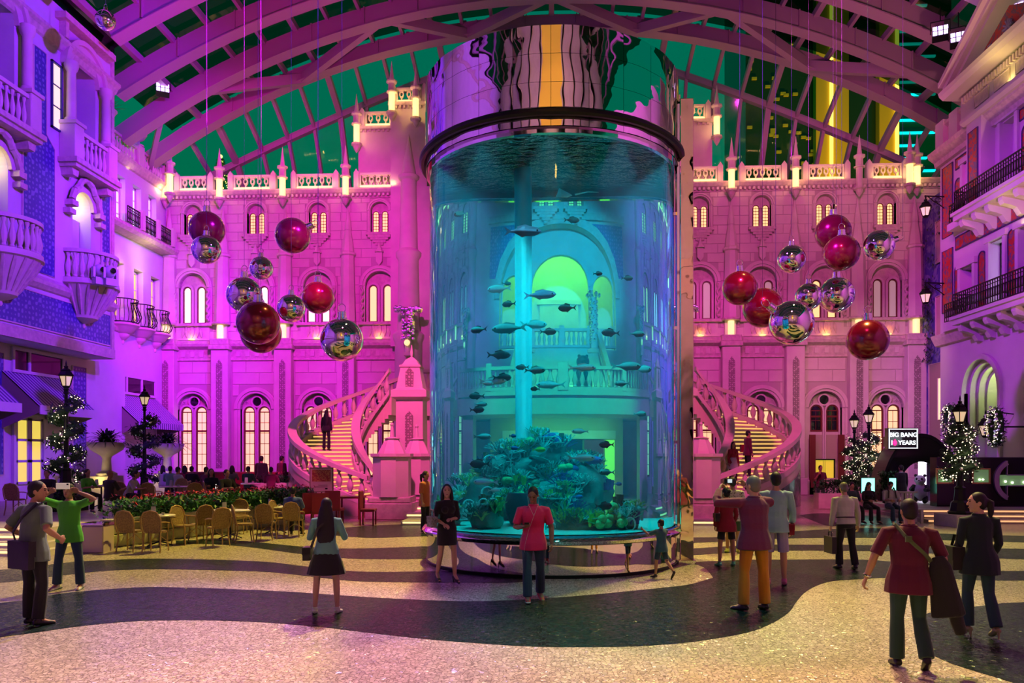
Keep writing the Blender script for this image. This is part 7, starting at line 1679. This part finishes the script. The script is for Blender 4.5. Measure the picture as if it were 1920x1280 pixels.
# urns on pedestals
for i, (px, Y, lab) in enumerate(((200,30.5,'large pedestal urn with drooping grass, nearer the awning'),(314,34.5,'large pedestal urn with drooping grass under the corner awning'))):
    p = at(px, 900, Y); t = thing('urn_planter', lab, 'planter', (p.x, Y, ZT))
    MB().bbox(-.45,.45,-.45,.45,0,.9,.03).obj('pedestal', URN, t)
    m = MB(); m.lathe([(.4,.9),(.4,1.0),(.2,1.1),(.16,1.6),(.22,1.7),(.6,1.95),(.72,2.15),(.72,2.25),(.62,2.25),(.55,2.1)], 20); m.obj('bowl', URN, t, True); spiky(t, 2.15, 110, 1.45, LEAF, .075, 1.1)
    point('urn_lamp', (p.x, Y-.75, ZT+.75), 12, (1,.75,.2), .1)
# lamp posts
GAR = mat('garland_needles', (.015,.05,.02), .6); BLB = glow('fairy_light', (1,.8,.5), 4.5)
def lamp_post(px, Y, ztop, zbase, label, lit=True, spiral=(.25,.8), sw=.32, double=None, nb=150):
    p = at(px, 800, Y); t = thing('lamp_post', label, 'lamp', (p.x, Y, zbase)); H = ztop-zbase; hb = H-.95
    m = MB(); m.lathe([(.34,0),(.36,.06),(.3,.1),(.26,.35),(.18,.42),(.15,.75),(.17,.8),(.1,.86)], 8); m.obj('base', IRON, t)
    m = MB(); m.lathe([(.09,.86),(.065,hb*.6),(.05,hb-.1),(.09,hb-.06),(.06,hb),(.09,hb+.08)], 10); m.obj('post', IRON, t, True)
    lantern_parts(t, (0,0,hb+.47), 1.05)
    a, b = spiral; N = 70; turns = 3.2
    P = lambda u: Vector((sw*(1-.25*u)*cos(u*turns*2*pi+.6), sw*(1-.25*u)*sin(u*turns*2*pi+.6), H*a+(H*b-H*a)*u))
    g = MB()
    for i in range(1700):
        u = random.random(); c = P(u)+Vector((random.gauss(0,.095),random.gauss(0,.095),random.gauss(0,.095))); d = Vector((random.gauss(0,1),random.gauss(0,1),random.gauss(0,1))).normalized()*.09; e = d.orthogonal().normalized()*.022; g.add([c-d, c+e, c+d, c-e], [(0,1,2,3)])
    k = MB(); k.tube([P(i/N) for i in range(N+1)], .1, 6); gar = k.obj('garland', GAR, t, True); g.obj('needles', GAR, gar, kind='stuff')
    if nb:
        f = MB()
        for i in range(nb): u = random.random(); c = P(u)+Vector((random.gauss(0,1),random.gauss(0,1),random.gauss(0,1))).normalized()*.19; f.ball(c, .014, 5, 3)
        f.obj('fairy_lights', BLB if lit else glow('dim_fairy_light', (.5,.8,.6), .8), gar, kind='stuff')
        f = MB(); [f.ball(P((i+.5)/14)+Vector((0,-.12,.02)), .055, 8, 6) for i in range(14)]; f.obj('small_bauble', MATS['silver_bauble'], gar, True, kind='stuff')
    if lit: point('garland_glow', (p.x, Y-.7, zbase+H*.5), 10, (1,.8,.5), .4)
    return t
lamp_post(124, 23.5, 5.1, ZT+.5, 'lamp post with a lit fairy light spiral at the left terrace', True, (.12,.72), .42, nb=190)
L = at(124,800,23.5); t = thing('lamp_plinth', 'dark shrub filled plinth under the left lamp post', 'planter', (L.x, 23.5, ZT)); MB().bbox(-.45,.45,-.45,.45,0,.5,.03).obj('plinth', IRON, t); hedge(t, [(-.6,-.5,0),(.6,-.5,0)], 0, .8, .5, 260, HEDGE, sz=.09)
lamp_post(271, 31, 5.0, ZT, 'lamp post with an unlit garland under the corner awning', False, (.15,.72), .5, nb=60)
lamp_post(1602, 35.2, 4.15, 0, 'lamp post with fairy lights, left of the pair by the doorway', True, (.2,.68), .42, nb=240)
lamp_post(1629, 33.2, 4.3, 0, 'lamp post with fairy lights, right of the pair by the doorway', True, (.2,.7), .42, nb=240)
lamp_post(1800, 24.2, 3.95, .36, 'lamp post with fairy lights on a pink plinth before the black stand', True, (.3,.74), .38, nb=240)
L = at(1800,980,24.2); t = thing('lamp_plinth', 'square plinth lit magenta under the right lamp post', 'plinth', (L.x, 24.2, 0), .2); MB().bbox(-.5,.5,-.5,.5,0,.36,.02).obj('plinth', URN, t)
# diners
SEAT = dict(ll=((.12,1,-.12),(.02,-.05,-1)), rl=((-.12,1,-.12),(-.02,-.05,-1)), la=((.22,.45,-.9),(-.3,.9,.1)), ra=((-.22,.45,-.9),(.3,.9,.1)), vox=.016)
def diner(label, px, py, Y, deg, top, hair='short', fem=False, z=ZT, seat=.46, hm=None, **k):
    p = at(px, py, Y); d = dict(SEAT); d.update(k); person(label, (p.x, Y, z), face(deg), 1.68, fem=fem, top=top, sleeve=.5, hem=-.05, bottom=BLACKC, shoes=DKSHOE, hair=hair, sit=seat, hmat=hm, **d)
diner('diner in a green shirt left of the pedestal urn', 163, 905, 23, 70, GREENT, 'long', True); diner('dark skinned diner in a black T-shirt in front of the urn', 205, 905, 21.5, 160, BLACKC, 'bald', skin='deep'); diner('diner in a white shirt bending over a table, right of the dark diner', 240, 905, 22.5, 100, WHITEC, lean=(0,.35))
for i, (px, col, lab) in enumerate(((305,WHITEC,'diner in a pale shirt, first from the left under the windows'),(319,LBLUE,'diner in a blue shirt, second from the left under the windows'),(333,WHITEC,'diner in a white shirt, third from the left under the windows'),(346,REDJ,'diner in red under the first lit window'),(359,BLACKC,'diner in black under the first lit window'),(386,BURG,'diner in burgundy right of the first lit window'),(435,GREYSH,'diner in grey between the lit windows'),(465,DKGREEN,'diner in dark green left of the second lit window'),(508,BURG,'diner in burgundy right of the waiter'))):
    diner(lab, px, 900, (30.2,28.6,27.2)[i%3], [170,190,150,200,180,165,185,175,190][i], col, 'short' if i % 3 else 'shoulder', bool(i % 3 == 0))
diner('diner in blue and yellow with his back to us on a wicker chair', 549, 960, fl(551,1006).y, 184, cloth('blue_shirt', (.05,.08,.4)), z=0)
diner('waiter in a dark suit turned left by the lit lamp box', 424, 920, 22.5, 60, BLACKC, z=ZT); diner('diner with a dark jacket left of the waiter', 396, 915, 24, 30, NAVYC, 'shoulder', True)
diner('diner in dark clothes behind the man with the bag', 88, 915, 22, 20, BLACKC)
p = at(490,900,30); person('waiter in black standing before the second lit window', (p.x,30,ZT), face(175), 1.72, vox=.014, top=BLACKC, sleeve=1, hem=-.15, bottom=BLACKC, shoes=DKSHOE)
p = at(528,900,30.6); person('standing guest in dark clothes left of the stair', (p.x,30.6,ZT), face(150), 1.72, vox=.014, top=BURG, sleeve=1, hem=-.15, bottom=BLACKC, shoes=DKSHOE)
L = fl(408,948,ZT); t = thing('light_box', 'glowing white light box among the terrace chairs', 'lamp', (L.x, L.y, ZT)); MB().bbox(-.16,.16,-.1,.1,.3,.85,.02).obj('shade', glow('light_box_glow', (1,.9,.85), 3), t); MB().box(-.1,.1,-.08,.08,0,.3).obj('stand', IRON, t)
# table candles
for i, (px, py) in enumerate(((347,941),(360,941),(377,938))):
    L = fl(px, py, ZT+.75); t = thing('candle_glass', 'small candle glass glowing in the flower bed, %s from the left' % ordn[i], 'candle', (L.x*.97, TPL[1].y+.75, .6)); m = MB(); m.lathe([(.035,0),(.045,.09),(.04,.09),(.032,.01)], 10); m.obj('glass', TOPM, t); m = MB(); m.ball((0,0,.06), .028, 8, 6); m.obj('flame', glow('candle_flame', (1,.5,.15), 6), t)
# red dining set by the stair and the menu stand
def red_chair(px, py, deg, label):
    t = thing('dining_chair', label, 'chair', fl(px, py), radians(deg), 'red upholstered chairs by the stair')
    MB().bbox(-.24,.24,-.24,.2,.42,.5,.02).obj('seat', REDW, t); MB().bbox(-.24,.24,.19,.25,.5,1.05,.02,Matrix.Rotation(-.0,4,'X')).obj('backrest', mat('red_upholstery', (.38,.03,.06), .8), t)
    for x in (-.2,.2):
        for y in (-.2,.2): MB().bbox(x-.022,x+.022,y-.022,y+.022,0,.42,.004).obj('leg', REDW, t)
for c in ((628,982,178,'red chair with its back to us by the menu stand'),(690,984,92,'red chair turned sideways at the right of the red table'),(600,990,200,'red chair half hidden by the woman with long hair'),(665,958,5,'red chair facing us behind the red table'),(566,990,250,'red chair left of the menu stand')): red_chair(*c)
t = thing('dining_table', 'small dark red square table by the stair', 'table', fl(657,972)); MB().bbox(-.45,.45,-.4,.4,.7,.76,.01).obj('table_top', REDW, t)
for x in (-.38,.38):
    for y in (-.33,.33): MB().box(x-.03,x+.03,y-.03,y+.03,0,.7).obj('leg', REDW, t)
L = fl(603,978); t = thing('menu_stand', 'menu board with a food picture on a floor stand before the stair', 'sign', L, .05)
MB().bbox(-.38,.38,-.03,.03,.95,1.75,.01).obj('board', mat('board_frame', (.2,.12,.08), .5), t); MB().box(-.35,.35,-.036,-.03,.98,1.72).obj('poster', mat('poster_paper', (.75,.55,.5), .6), t); MB().box(-.3,.3,-.04,-.035,1.3,1.68).obj('food_picture', motif('food_print', (.35,.03,.03), (.6,.25,.08), 9, .5, 'swirl'), t)
MB().box(-.02,.02,-.02,.02,0,.95).obj('post', IRON, t); MB().bbox(-.22,.22,-.16,.16,0,.03,.01).obj('foot', IRON, t)
for i, z in enumerate((1.12,1.18)): MB().box(-.2+.1*i,.2,-.04,-.035,z,z+.012).obj('text_line', IRON, t)
MB().box(.12,.2,-.04,-.035,1.05,1.09).obj('logo_mark', IRON, t)
# silver wreath pillar by the left turret and others on the pedestals
for i, (px, py, Y, lab) in enumerate(((765,640,40.2,'silver bauble wreath on the ledge left of the aquarium'),(1283,640,40.2,'silver bauble wreath behind the mirrored column'))):
    c = at(px, py, Y); t = thing('wreath', lab, 'wreath', c); m = MB(); random.seed(i)
    for k in range(70): a = random.random()*6.28; m.ball((.28*cos(a), .2*sin(a)-.1, .1+1.5*random.random()), .1, 6, 4)
    for k in range(22): a = k*.29; m.ball((.65*cos(a), .2*sin(a), 1.6+.18*random.random()), .13, 6, 4)
    m.obj('bauble_cluster', MATS['silver_bauble'], t, True, kind='stuff'); m = MB(); m.lathe([(.18,-.6),(.16,1.6)], 10); m.obj('pole', STONE, t); MB().box(-.2,.2,-.2,1.9,-.75,-.6).obj('shelf', STONE, t); m = MB(); m.ball((0,-.3,-.1), .16, 8, 6); m.obj('lamp', LAMPW, t)
# ================================================================== black watch stand, sign arch, bench
BLK = mat('gloss_black_panel', (.012,.012,.012), .12, spec=.5); BRUSH = mat('brushed_violet_steel', (.5,.45,.6), .3, .9); GOLD = mat('gold_frame', (.5,.35,.12), .3, .9)
TXT = bpy.data.curves
def text(name, body, size, loc, rot, mt, parent, *a):
    me = TEXTS[body]; me.materials.clear(); me.materials.append(mt); return link(name, me, parent, loc, rot, scale=size/.27)
# stage with lit steps
BY = 27.6
t = thing('stand_stage', 'low stage with lit edges under the black stand', 'stage', kind='structure')
for i in range(3):
    a, b = at(1700+6*i,950,26.5), at(2000,950,26.5); y0 = 25.0+.5*i
    MB().box(a.x, b.x+2, y0, BY+6-.3, .12*i, .12*(i+1)).obj('tier', TERR, t)
    MB().box(a.x, b.x+2, y0-.012, y0, .12*i+.05, .12*(i+1)-.02).obj('edge_light', glow('stage_edge_light', (1,.5,.22), 1.0), t)
ZS = .36
w0, w1 = at(1757,900,BY), at(2010,900,BY)
t = thing('black_stand', 'gloss black exhibition wall with two showcases and a round emblem', 'stand', (0,BY,ZS))
def XB(px): return at(px,900,BY).x
def ZB(py): return at(1800,py,BY).z-ZS
MB().bbox(w0.x, w1.x, 0, .5, 0, ZB(857), .02).obj('panel', BLK, t)
SHOW = glow('showcase_glow', (.25,.5,.2), .25); WATCH = glow('lit_watch', (1,1,.75), 3.5)
for px0, px1 in ((1757,1784),(1824,1853)):
    a, b = XB(px0), XB(px1); z0, z1 = ZB(904), ZB(880)
    f = MB(); f.box(a,b,-.06,0,z1,z1+.05); f.box(a,b,-.06,0,z0-.05,z0); f.box(a-.05,a,-.06,0,z0-.05,z1+.05); f.box(b,b+.05,-.06,0,z0-.05,z1+.05); sc = f.obj('showcase_frame', GOLD, t)
    MB().box(a,b,-.012,0,z0,z1).obj('lit_back', SHOW, sc)
    for k in (.4,.62): m = MB(); m.ball((a+(b-a)*k,-.04,z0+.1), .035, 10, 6); m.obj('watch', WATCH, sc)
# round emblem: a ring cut by a bold H
ex, ez = XB(1905), ZB(900); R0 = XB(1905)-XB(1862)
m = MB(); m.ring(ex, ez, R0*.8, R0, -.09, 0, radians(118), radians(242), 24); m.obj('emblem_ring', BRUSH, t)
m = MB(); m.ring(ex, ez, R0*.8, R0, -.09, 0, radians(-62), radians(62), 24); m.obj('emblem_ring', BRUSH, t)
for s_ in (-1,1):
    m = MB(); m.box(*sorted((ex+s_*R0*.47, ex+s_*R0*.43)), -.1, 0, ez-R0*.88, ez-R0*.25); m.box(*sorted((ex+s_*R0*.47, ex+s_*R0*.43)), -.1, 0, ez+R0*.25, ez+R0*.88); m.box(*sorted((ex+s_*R0*.45, ex)), -.1, 0, ez+R0*.22, ez+R0*.27); m.box(*sorted((ex+s_*R0*.45, ex)), -.1, 0, ez-R0*.27, ez-R0*.22); m.obj('emblem_bar', BRUSH, t)
m = MB(); m.box(ex-R0*.72, ex+R0*.72, -.03, -.005, ez-R0*.24, ez+R0*.24); m.obj('emblem_window', SHOW, t)
for dx in (-.5,-.2,.3,.55): m = MB(); m.ball((ex+dx*R0,-.06,ez-.1+.12*abs(dx)), .04, 8, 6); m.obj('watch', WATCH, t)
# arch with the sign
c0, c1 = at(1640,950,31.2), at(1792,950,31.2); cx = (c0.x+c1.x)/2; ra = (c1.x-c0.x)/2
t = thing('sign_arch', 'black watch strap shaped arch holding the lit sign', 'arch', (cx,31.2,.0))
m = MB(); m.ring(0, .2, ra*.62, ra, -.5, .5, 0, pi, 28, sz=1.75); m.obj('arch_band', BLK, t, True)
m = MB(); m.ring(0, .2, ra*.97, ra*1.02, -.55, .55, 0, pi, 28, sz=1.75); m.obj('edge_rib', IRON, t)
a, b = at(1665,842,30.2), at(1722,802,30.2); scx, scz = (a.x+b.x)/2, (a.z+b.z)/2; sw, sh = b.x-a.x, b.z-a.z
t = thing('lit_sign', 'lit sign reading BIG BANG 10 YEARS on the black arch', 'sign', (scx, 30.2, scz), .0)
MB().bbox(-sw/2,sw/2,0,.3,-sh/2,sh/2,.02).obj('box', BLK, t)
SGL = glow('sign_white', (.9,.95,1), 1.7); f = MB(); e = .03
f.box(-sw/2+.03,sw/2-.03,-.02,0,sh/2-.06,sh/2-.03); f.box(-sw/2+.03,sw/2-.03,-.02,0,-sh/2+.03,-sh/2+.06); f.box(-sw/2+.03,-sw/2+.06,-.02,0,-sh/2+.03,sh/2-.03); f.box(sw/2-.06,sw/2-.03,-.02,0,-sh/2+.03,sh/2-.03); f.obj('light_border', SGL, t); MB().box(-.2,.2,.3,1.3,-.3,.1).obj('bracket', BLK, t)
text('top_line', 'BIG BANG', sh*.28, (0,-.02,sh*.17), (pi/2,0,0), SGL, t, .006, .006)
text('bottom_line', '1', sh*.3, (-sw*.38,-.02,-sh*.2), (pi/2,0,0), SGL, t, .006, .006); text('bottom_line', 'YEARS', sh*.28, (sw*.12,-.02,-sh*.2), (pi/2,0,0), SGL, t, .006, .004)
m = MB(); m.ball((-sw*.28,-.02,-sh*.2), (sh*.1,.02,sh*.13), 14, 10); m.ball((-sw*.28,-.02,-sh*.06), (sh*.03,.02,sh*.04), 8, 6); m.obj('pink_zero', glow('sign_pink', (1,.02,.2), 1.6), t, True)
point('sign_glow', (scx, 29.4, scz), 14, (.8,.9,1), .3)
# white light panel and the panda figure
a, b = at(1724,940,30.9), at(1737,860,30.9); t = thing('lit_column', 'tall white light panel under the sign arch', 'lamp', (0,30.9,0)); MB().box(a.x,b.x,0,.1,.36,b.z).obj('lit_face', glow('panel_white', (.85,.8,1), 4), t); MB().box(b.x,b.x+.28,0,.14,.36,b.z).obj('side_board', BRUSH, t)
PW = mat('panda_white', (.7,.68,.72), .5); PB = mat('panda_black', (.02,.02,.02), .5)
p = at(1726,935,29.6); t = thing('panda_figure', 'white panda figure standing on the stage by the light panel', 'statue', (p.x, 29.6, ZS), -.6)
m = MB(); m.ball((0,0,.42), (.25,.23,.36), 14, 10); m.ball((0,-.1,.86), (.2,.19,.18), 14, 10); m.ball((0,-.27,.82), (.09,.08,.07), 10, 8); remesh(m.obj('body', PW, t), .014, 3)
for q in (-1,1):
    m = MB(); m.ball((q*.15,-.06,1.02), .06, 8, 6); m.obj('ear', PB, t, True); m = MB(); m.ball((q*.085,-.27,.9), (.035,.02,.045), 8, 6); m.obj('eye_patch', PB, t, True)
    m = MB(); m.tube([(q*.2,-.05,.62),(q*.28,-.2,.5),(q*.2,-.33,.5)], [.09,.08,.07], 8); m.obj('arm', PB, t, True); m = MB(); m.tube([(q*.14,0,.2),(q*.18,-.12,.1),(q*.18,-.28,.07)], [.12,.1,.08], 8); m.obj('leg', PB, t, True)
m = MB(); m.ball((0,-.345,.85), (.03,.02,.02), 8, 6); m.obj('nose', PB, t, True)
# bench and the two people on it
p = fl(1648,980); t = thing('bench', 'white slatted bench in the right of the hall', 'bench', (p.x, p.y, 0), .03)
for i in range(5): MB().bbox(-1.35,1.35,-.22+.1*i,-.14+.1*i,.42,.46,.008).obj('slat', PW, t)
for i in range(9): MB().bbox(.3+.11*i,.36+.11*i,.27,.31,.46,.95,.006).obj('back_slat', PW, t)
MB().bbox(.25,1.35,.26,.32,.93,.99,.01).obj('back_rail', PW, t)
for x in (-1.25,1.25):
    for y in (-.18,.22): MB().bbox(x-.04,x+.04,y-.04,y+.04,0,.42,.006).obj('leg', PW, t)
SB = dict(ll=((.1,1,-.15),(.0,.05,-1)), rl=((-.1,1,-.15),(-.0,.05,-1)), la=((.2,.3,-1),(-.35,.9,.0)), ra=((-.2,.3,-1),(.35,.9,.0)), vox=.013)
person('seated person in dark clothes with a brown bag on the bench', (p.x-.35, p.y-.05, 0), face(5), 1.62, fem=True, top=BLACKC, sleeve=1, hem=-.05, bottom=BLACKC, shoes=DKSHOE, hair='long', sit=.46, look=(.1,1,-.6), **SB)
person('seated person in a white top with backpack straps on the bench', (p.x+.33, p.y-.05, 0), face(3), 1.66, top=WHITEC, sleeve=.6, hem=-.05, bottom=DENIM, shoes=DKSHOE, sit=.46, look=(0,1,-.7), **SB)
t = thing('backpack', 'black backpack straps on the seated person in white', 'bag', (p.x+.33, p.y-.05, 0)); m = MB()
for q in (-1,1): m.tube([(q*.11,.12,1.0),(q*.11,.02,1.12),(q*.1,-.13,1.02),(q*.12,-.16,.8)], .022, 5)
m.obj('strap', LEATHER, t); MB().bbox(-.14,.14,.1,.24,.62,1.05,.03).obj('pack', LEATHER, t)
person('person in dark clothes sitting on the far end of the bench', (p.x-.85, p.y-.02, 0), face(10), 1.6, top=DKGREEN, sleeve=1, hem=-.05, bottom=BLACKC, shoes=DKSHOE, sit=.46, look=(-.3,1,-.4), **SB)
# trough planters behind the bench
for i, (a_, b_, Y, lab) in enumerate(((1530,1625,31.5,'pink lit trough planter with shrubs left of the sign arch'),(1655,1680,30.6,'dark trough planter with conifers under the sign arch'))):
    a, b = at(a_,930,Y), at(b_,930,Y); t = thing('trough_planter', lab, 'planter', (0,Y,0)); MB().bbox(a.x,b.x,-.3,.3,0,.62,.02).obj('trough', URN if i == 0 else IRON, t); hedge(t, [(a.x+.1,0,0),(b.x-.1,0,0)], .6, .55 if i == 0 else .9, .5, 900, HEDGE, sz=.08)
for i, (px, lab) in enumerate(((1628,'small teal lit screen among the shrubs, left one'),(1674,'small teal lit screen among the shrubs, right one'))):
    c = at(px,910,30.0); t = thing('lit_screen', lab, 'screen', c); w = .24 if i == 0 else .12; MB().box(-w,w,0,.05,-.28,.28).obj('screen_face', glow('teal_screen', (.25,1,.75), 2.2), t); MB().box(-w-.03,w+.03,.02,.09,-.31,.31).obj('casing', IRON, t); MB().box(-.05,.05,.02,.08,-c.z,-.28).obj('stand', IRON, t)
# floral wreaths and wall lantern by the right hand arches
for i, (px, py, X, lab) in enumerate(((1780,790,16.9,'silver and green wreath standing behind the lamp post'),(1868,800,16.6,'hanging wreath with baubles by the violet arch'))):
    c = onx(px, py, X); t = thing('wreath', lab, 'wreath', c); m = MB(); g = MB(); random.seed(9+i)
    for k in range(500):
        a = random.random()*6.28; q = Vector((random.gauss(0,.09), .33*cos(a)+random.gauss(0,.07), .62*sin(a)+random.gauss(0,.08))); d = Vector((random.gauss(0,1),random.gauss(0,1),random.gauss(0,1))).normalized()*.1; e = d.orthogonal().normalized()*.025; g.add([q-d,q+e,q+d,q-e], [(0,1,2,3)])
        if k % 9 == 0: m.ball(q-Vector((.06,0,0)), .06, 6, 4)
    g.obj('needles', GAR, t, kind='stuff'); m.obj('small_bauble', MATS['silver_bauble'], t, True, kind='stuff'); f = MB()
    for k in range(60): a = random.random()*6.28; f.ball((-.17, .33*cos(a)+random.gauss(0,.06), .62*sin(a)+random.gauss(0,.07)), .014, 5, 3)
    f.obj('fairy_lights', BLB, t, kind='stuff'); MB().box(0,1.4 if i else .03,-.03,.03,-.03 if i else -c.z,.03).obj('support', IRON, t); k = MB(); k.tube([(0,.33*cos(a),.62*sin(a)) for a in [2*pi*j/20 for j in range(20)]], .09, 6, closed=True); k.obj('ring', GAR, t, True)
t = thing('wall_lantern', 'frosted wall lantern between the two right hand arches', 'lantern', onx(1848,798,16.8)); lantern_parts(t, (0,0,0), 1.3); m = MB(); m.tube([(0,0,.45),(.3,0,.55),(1.05,0,.45)], .025, 5); m.obj('bracket', IRON, t)
# statue on the landing
t = thing('lion_statue', 'dark bronze lion sitting on the landing seen through the water', 'statue', (XC-.6, LY+1.2, ZL), 0)
m = MB(); m.box(-.35,.35,-.4,.5,0,.5); m.obj('plinth', STONE, t); m = MB(); m.ball((0,.12,.9),(.3,.38,.4),12,8); m.ball((0,-.12,1.35),(.28,.26,.3),12,8); m.ball((0,-.32,1.3),(.13,.16,.12),10,8)
for q in (-1,1): m.tube([(q*.16,-.1,1.1),(q*.17,-.28,.8),(q*.17,-.3,.5)],[.13,.09,.09],8); m.ball((q*.26,.25,.65),(.13,.26,.18),10,6); m.ball((q*.16,-.1,1.62),.07,8,6)
remesh(m.obj('body', mat('dark_bronze', (.03,.04,.035), .4, .7), t), .02, 3)
# ================================================================== lit christmas tree on the roof terrace outside the glass
t = thing('roof_terrace', 'roof terrace outside the end glass', 'terrace', kind='structure'); MB().box(-24, 24, 48, 56, 0, 17.2).obj('deck', TERR, t)
c = at(414, 300, 50); t = thing('christmas_tree', 'lit green christmas tree beyond the glass above the left balustrade', 'tree', (c.x, 50, 17.2)); random.seed(3)
m = MB(); m.lathe([(.12,0),(.12,.6)], 8); m.obj('trunk', REDW, t)
m = MB()
for i in range(1500):
    u = random.random(); a = random.random()*6.28; r = 1.35*(1-u)*(.6+.4*random.random())+.05; p = Vector((r*cos(a), r*sin(a), .5+4.0*u)); d = Vector((cos(a), sin(a), -.3))*.22; e = Vector((-sin(a), cos(a), 0))*.05; m.add([p-d*.3, p+e, p+d, p-e], [(0,1,2,3)])
m.obj('branches', mat('tree_green', (.06,.3,.04), .6), t, kind='stuff')
m = MB()
for i in range(160): u = random.random(); a = random.random()*6.28; r = 1.4*(1-u)+.05; m.ball((r*cos(a), r*sin(a), .5+4.0*u), .03, 5, 3)
m.obj('fairy_lights', glow('tree_light', (.9,.9,.2), 3), t, kind='stuff'); m = MB(); m.ball((0,0,4.6), .12, 8, 6); m.obj('star', glow('tree_light', (.9,.9,.2), 3), t)
point('tree_lamp', (c.x, 47.6, 19.5), 60, (.6,1,.2), .3)
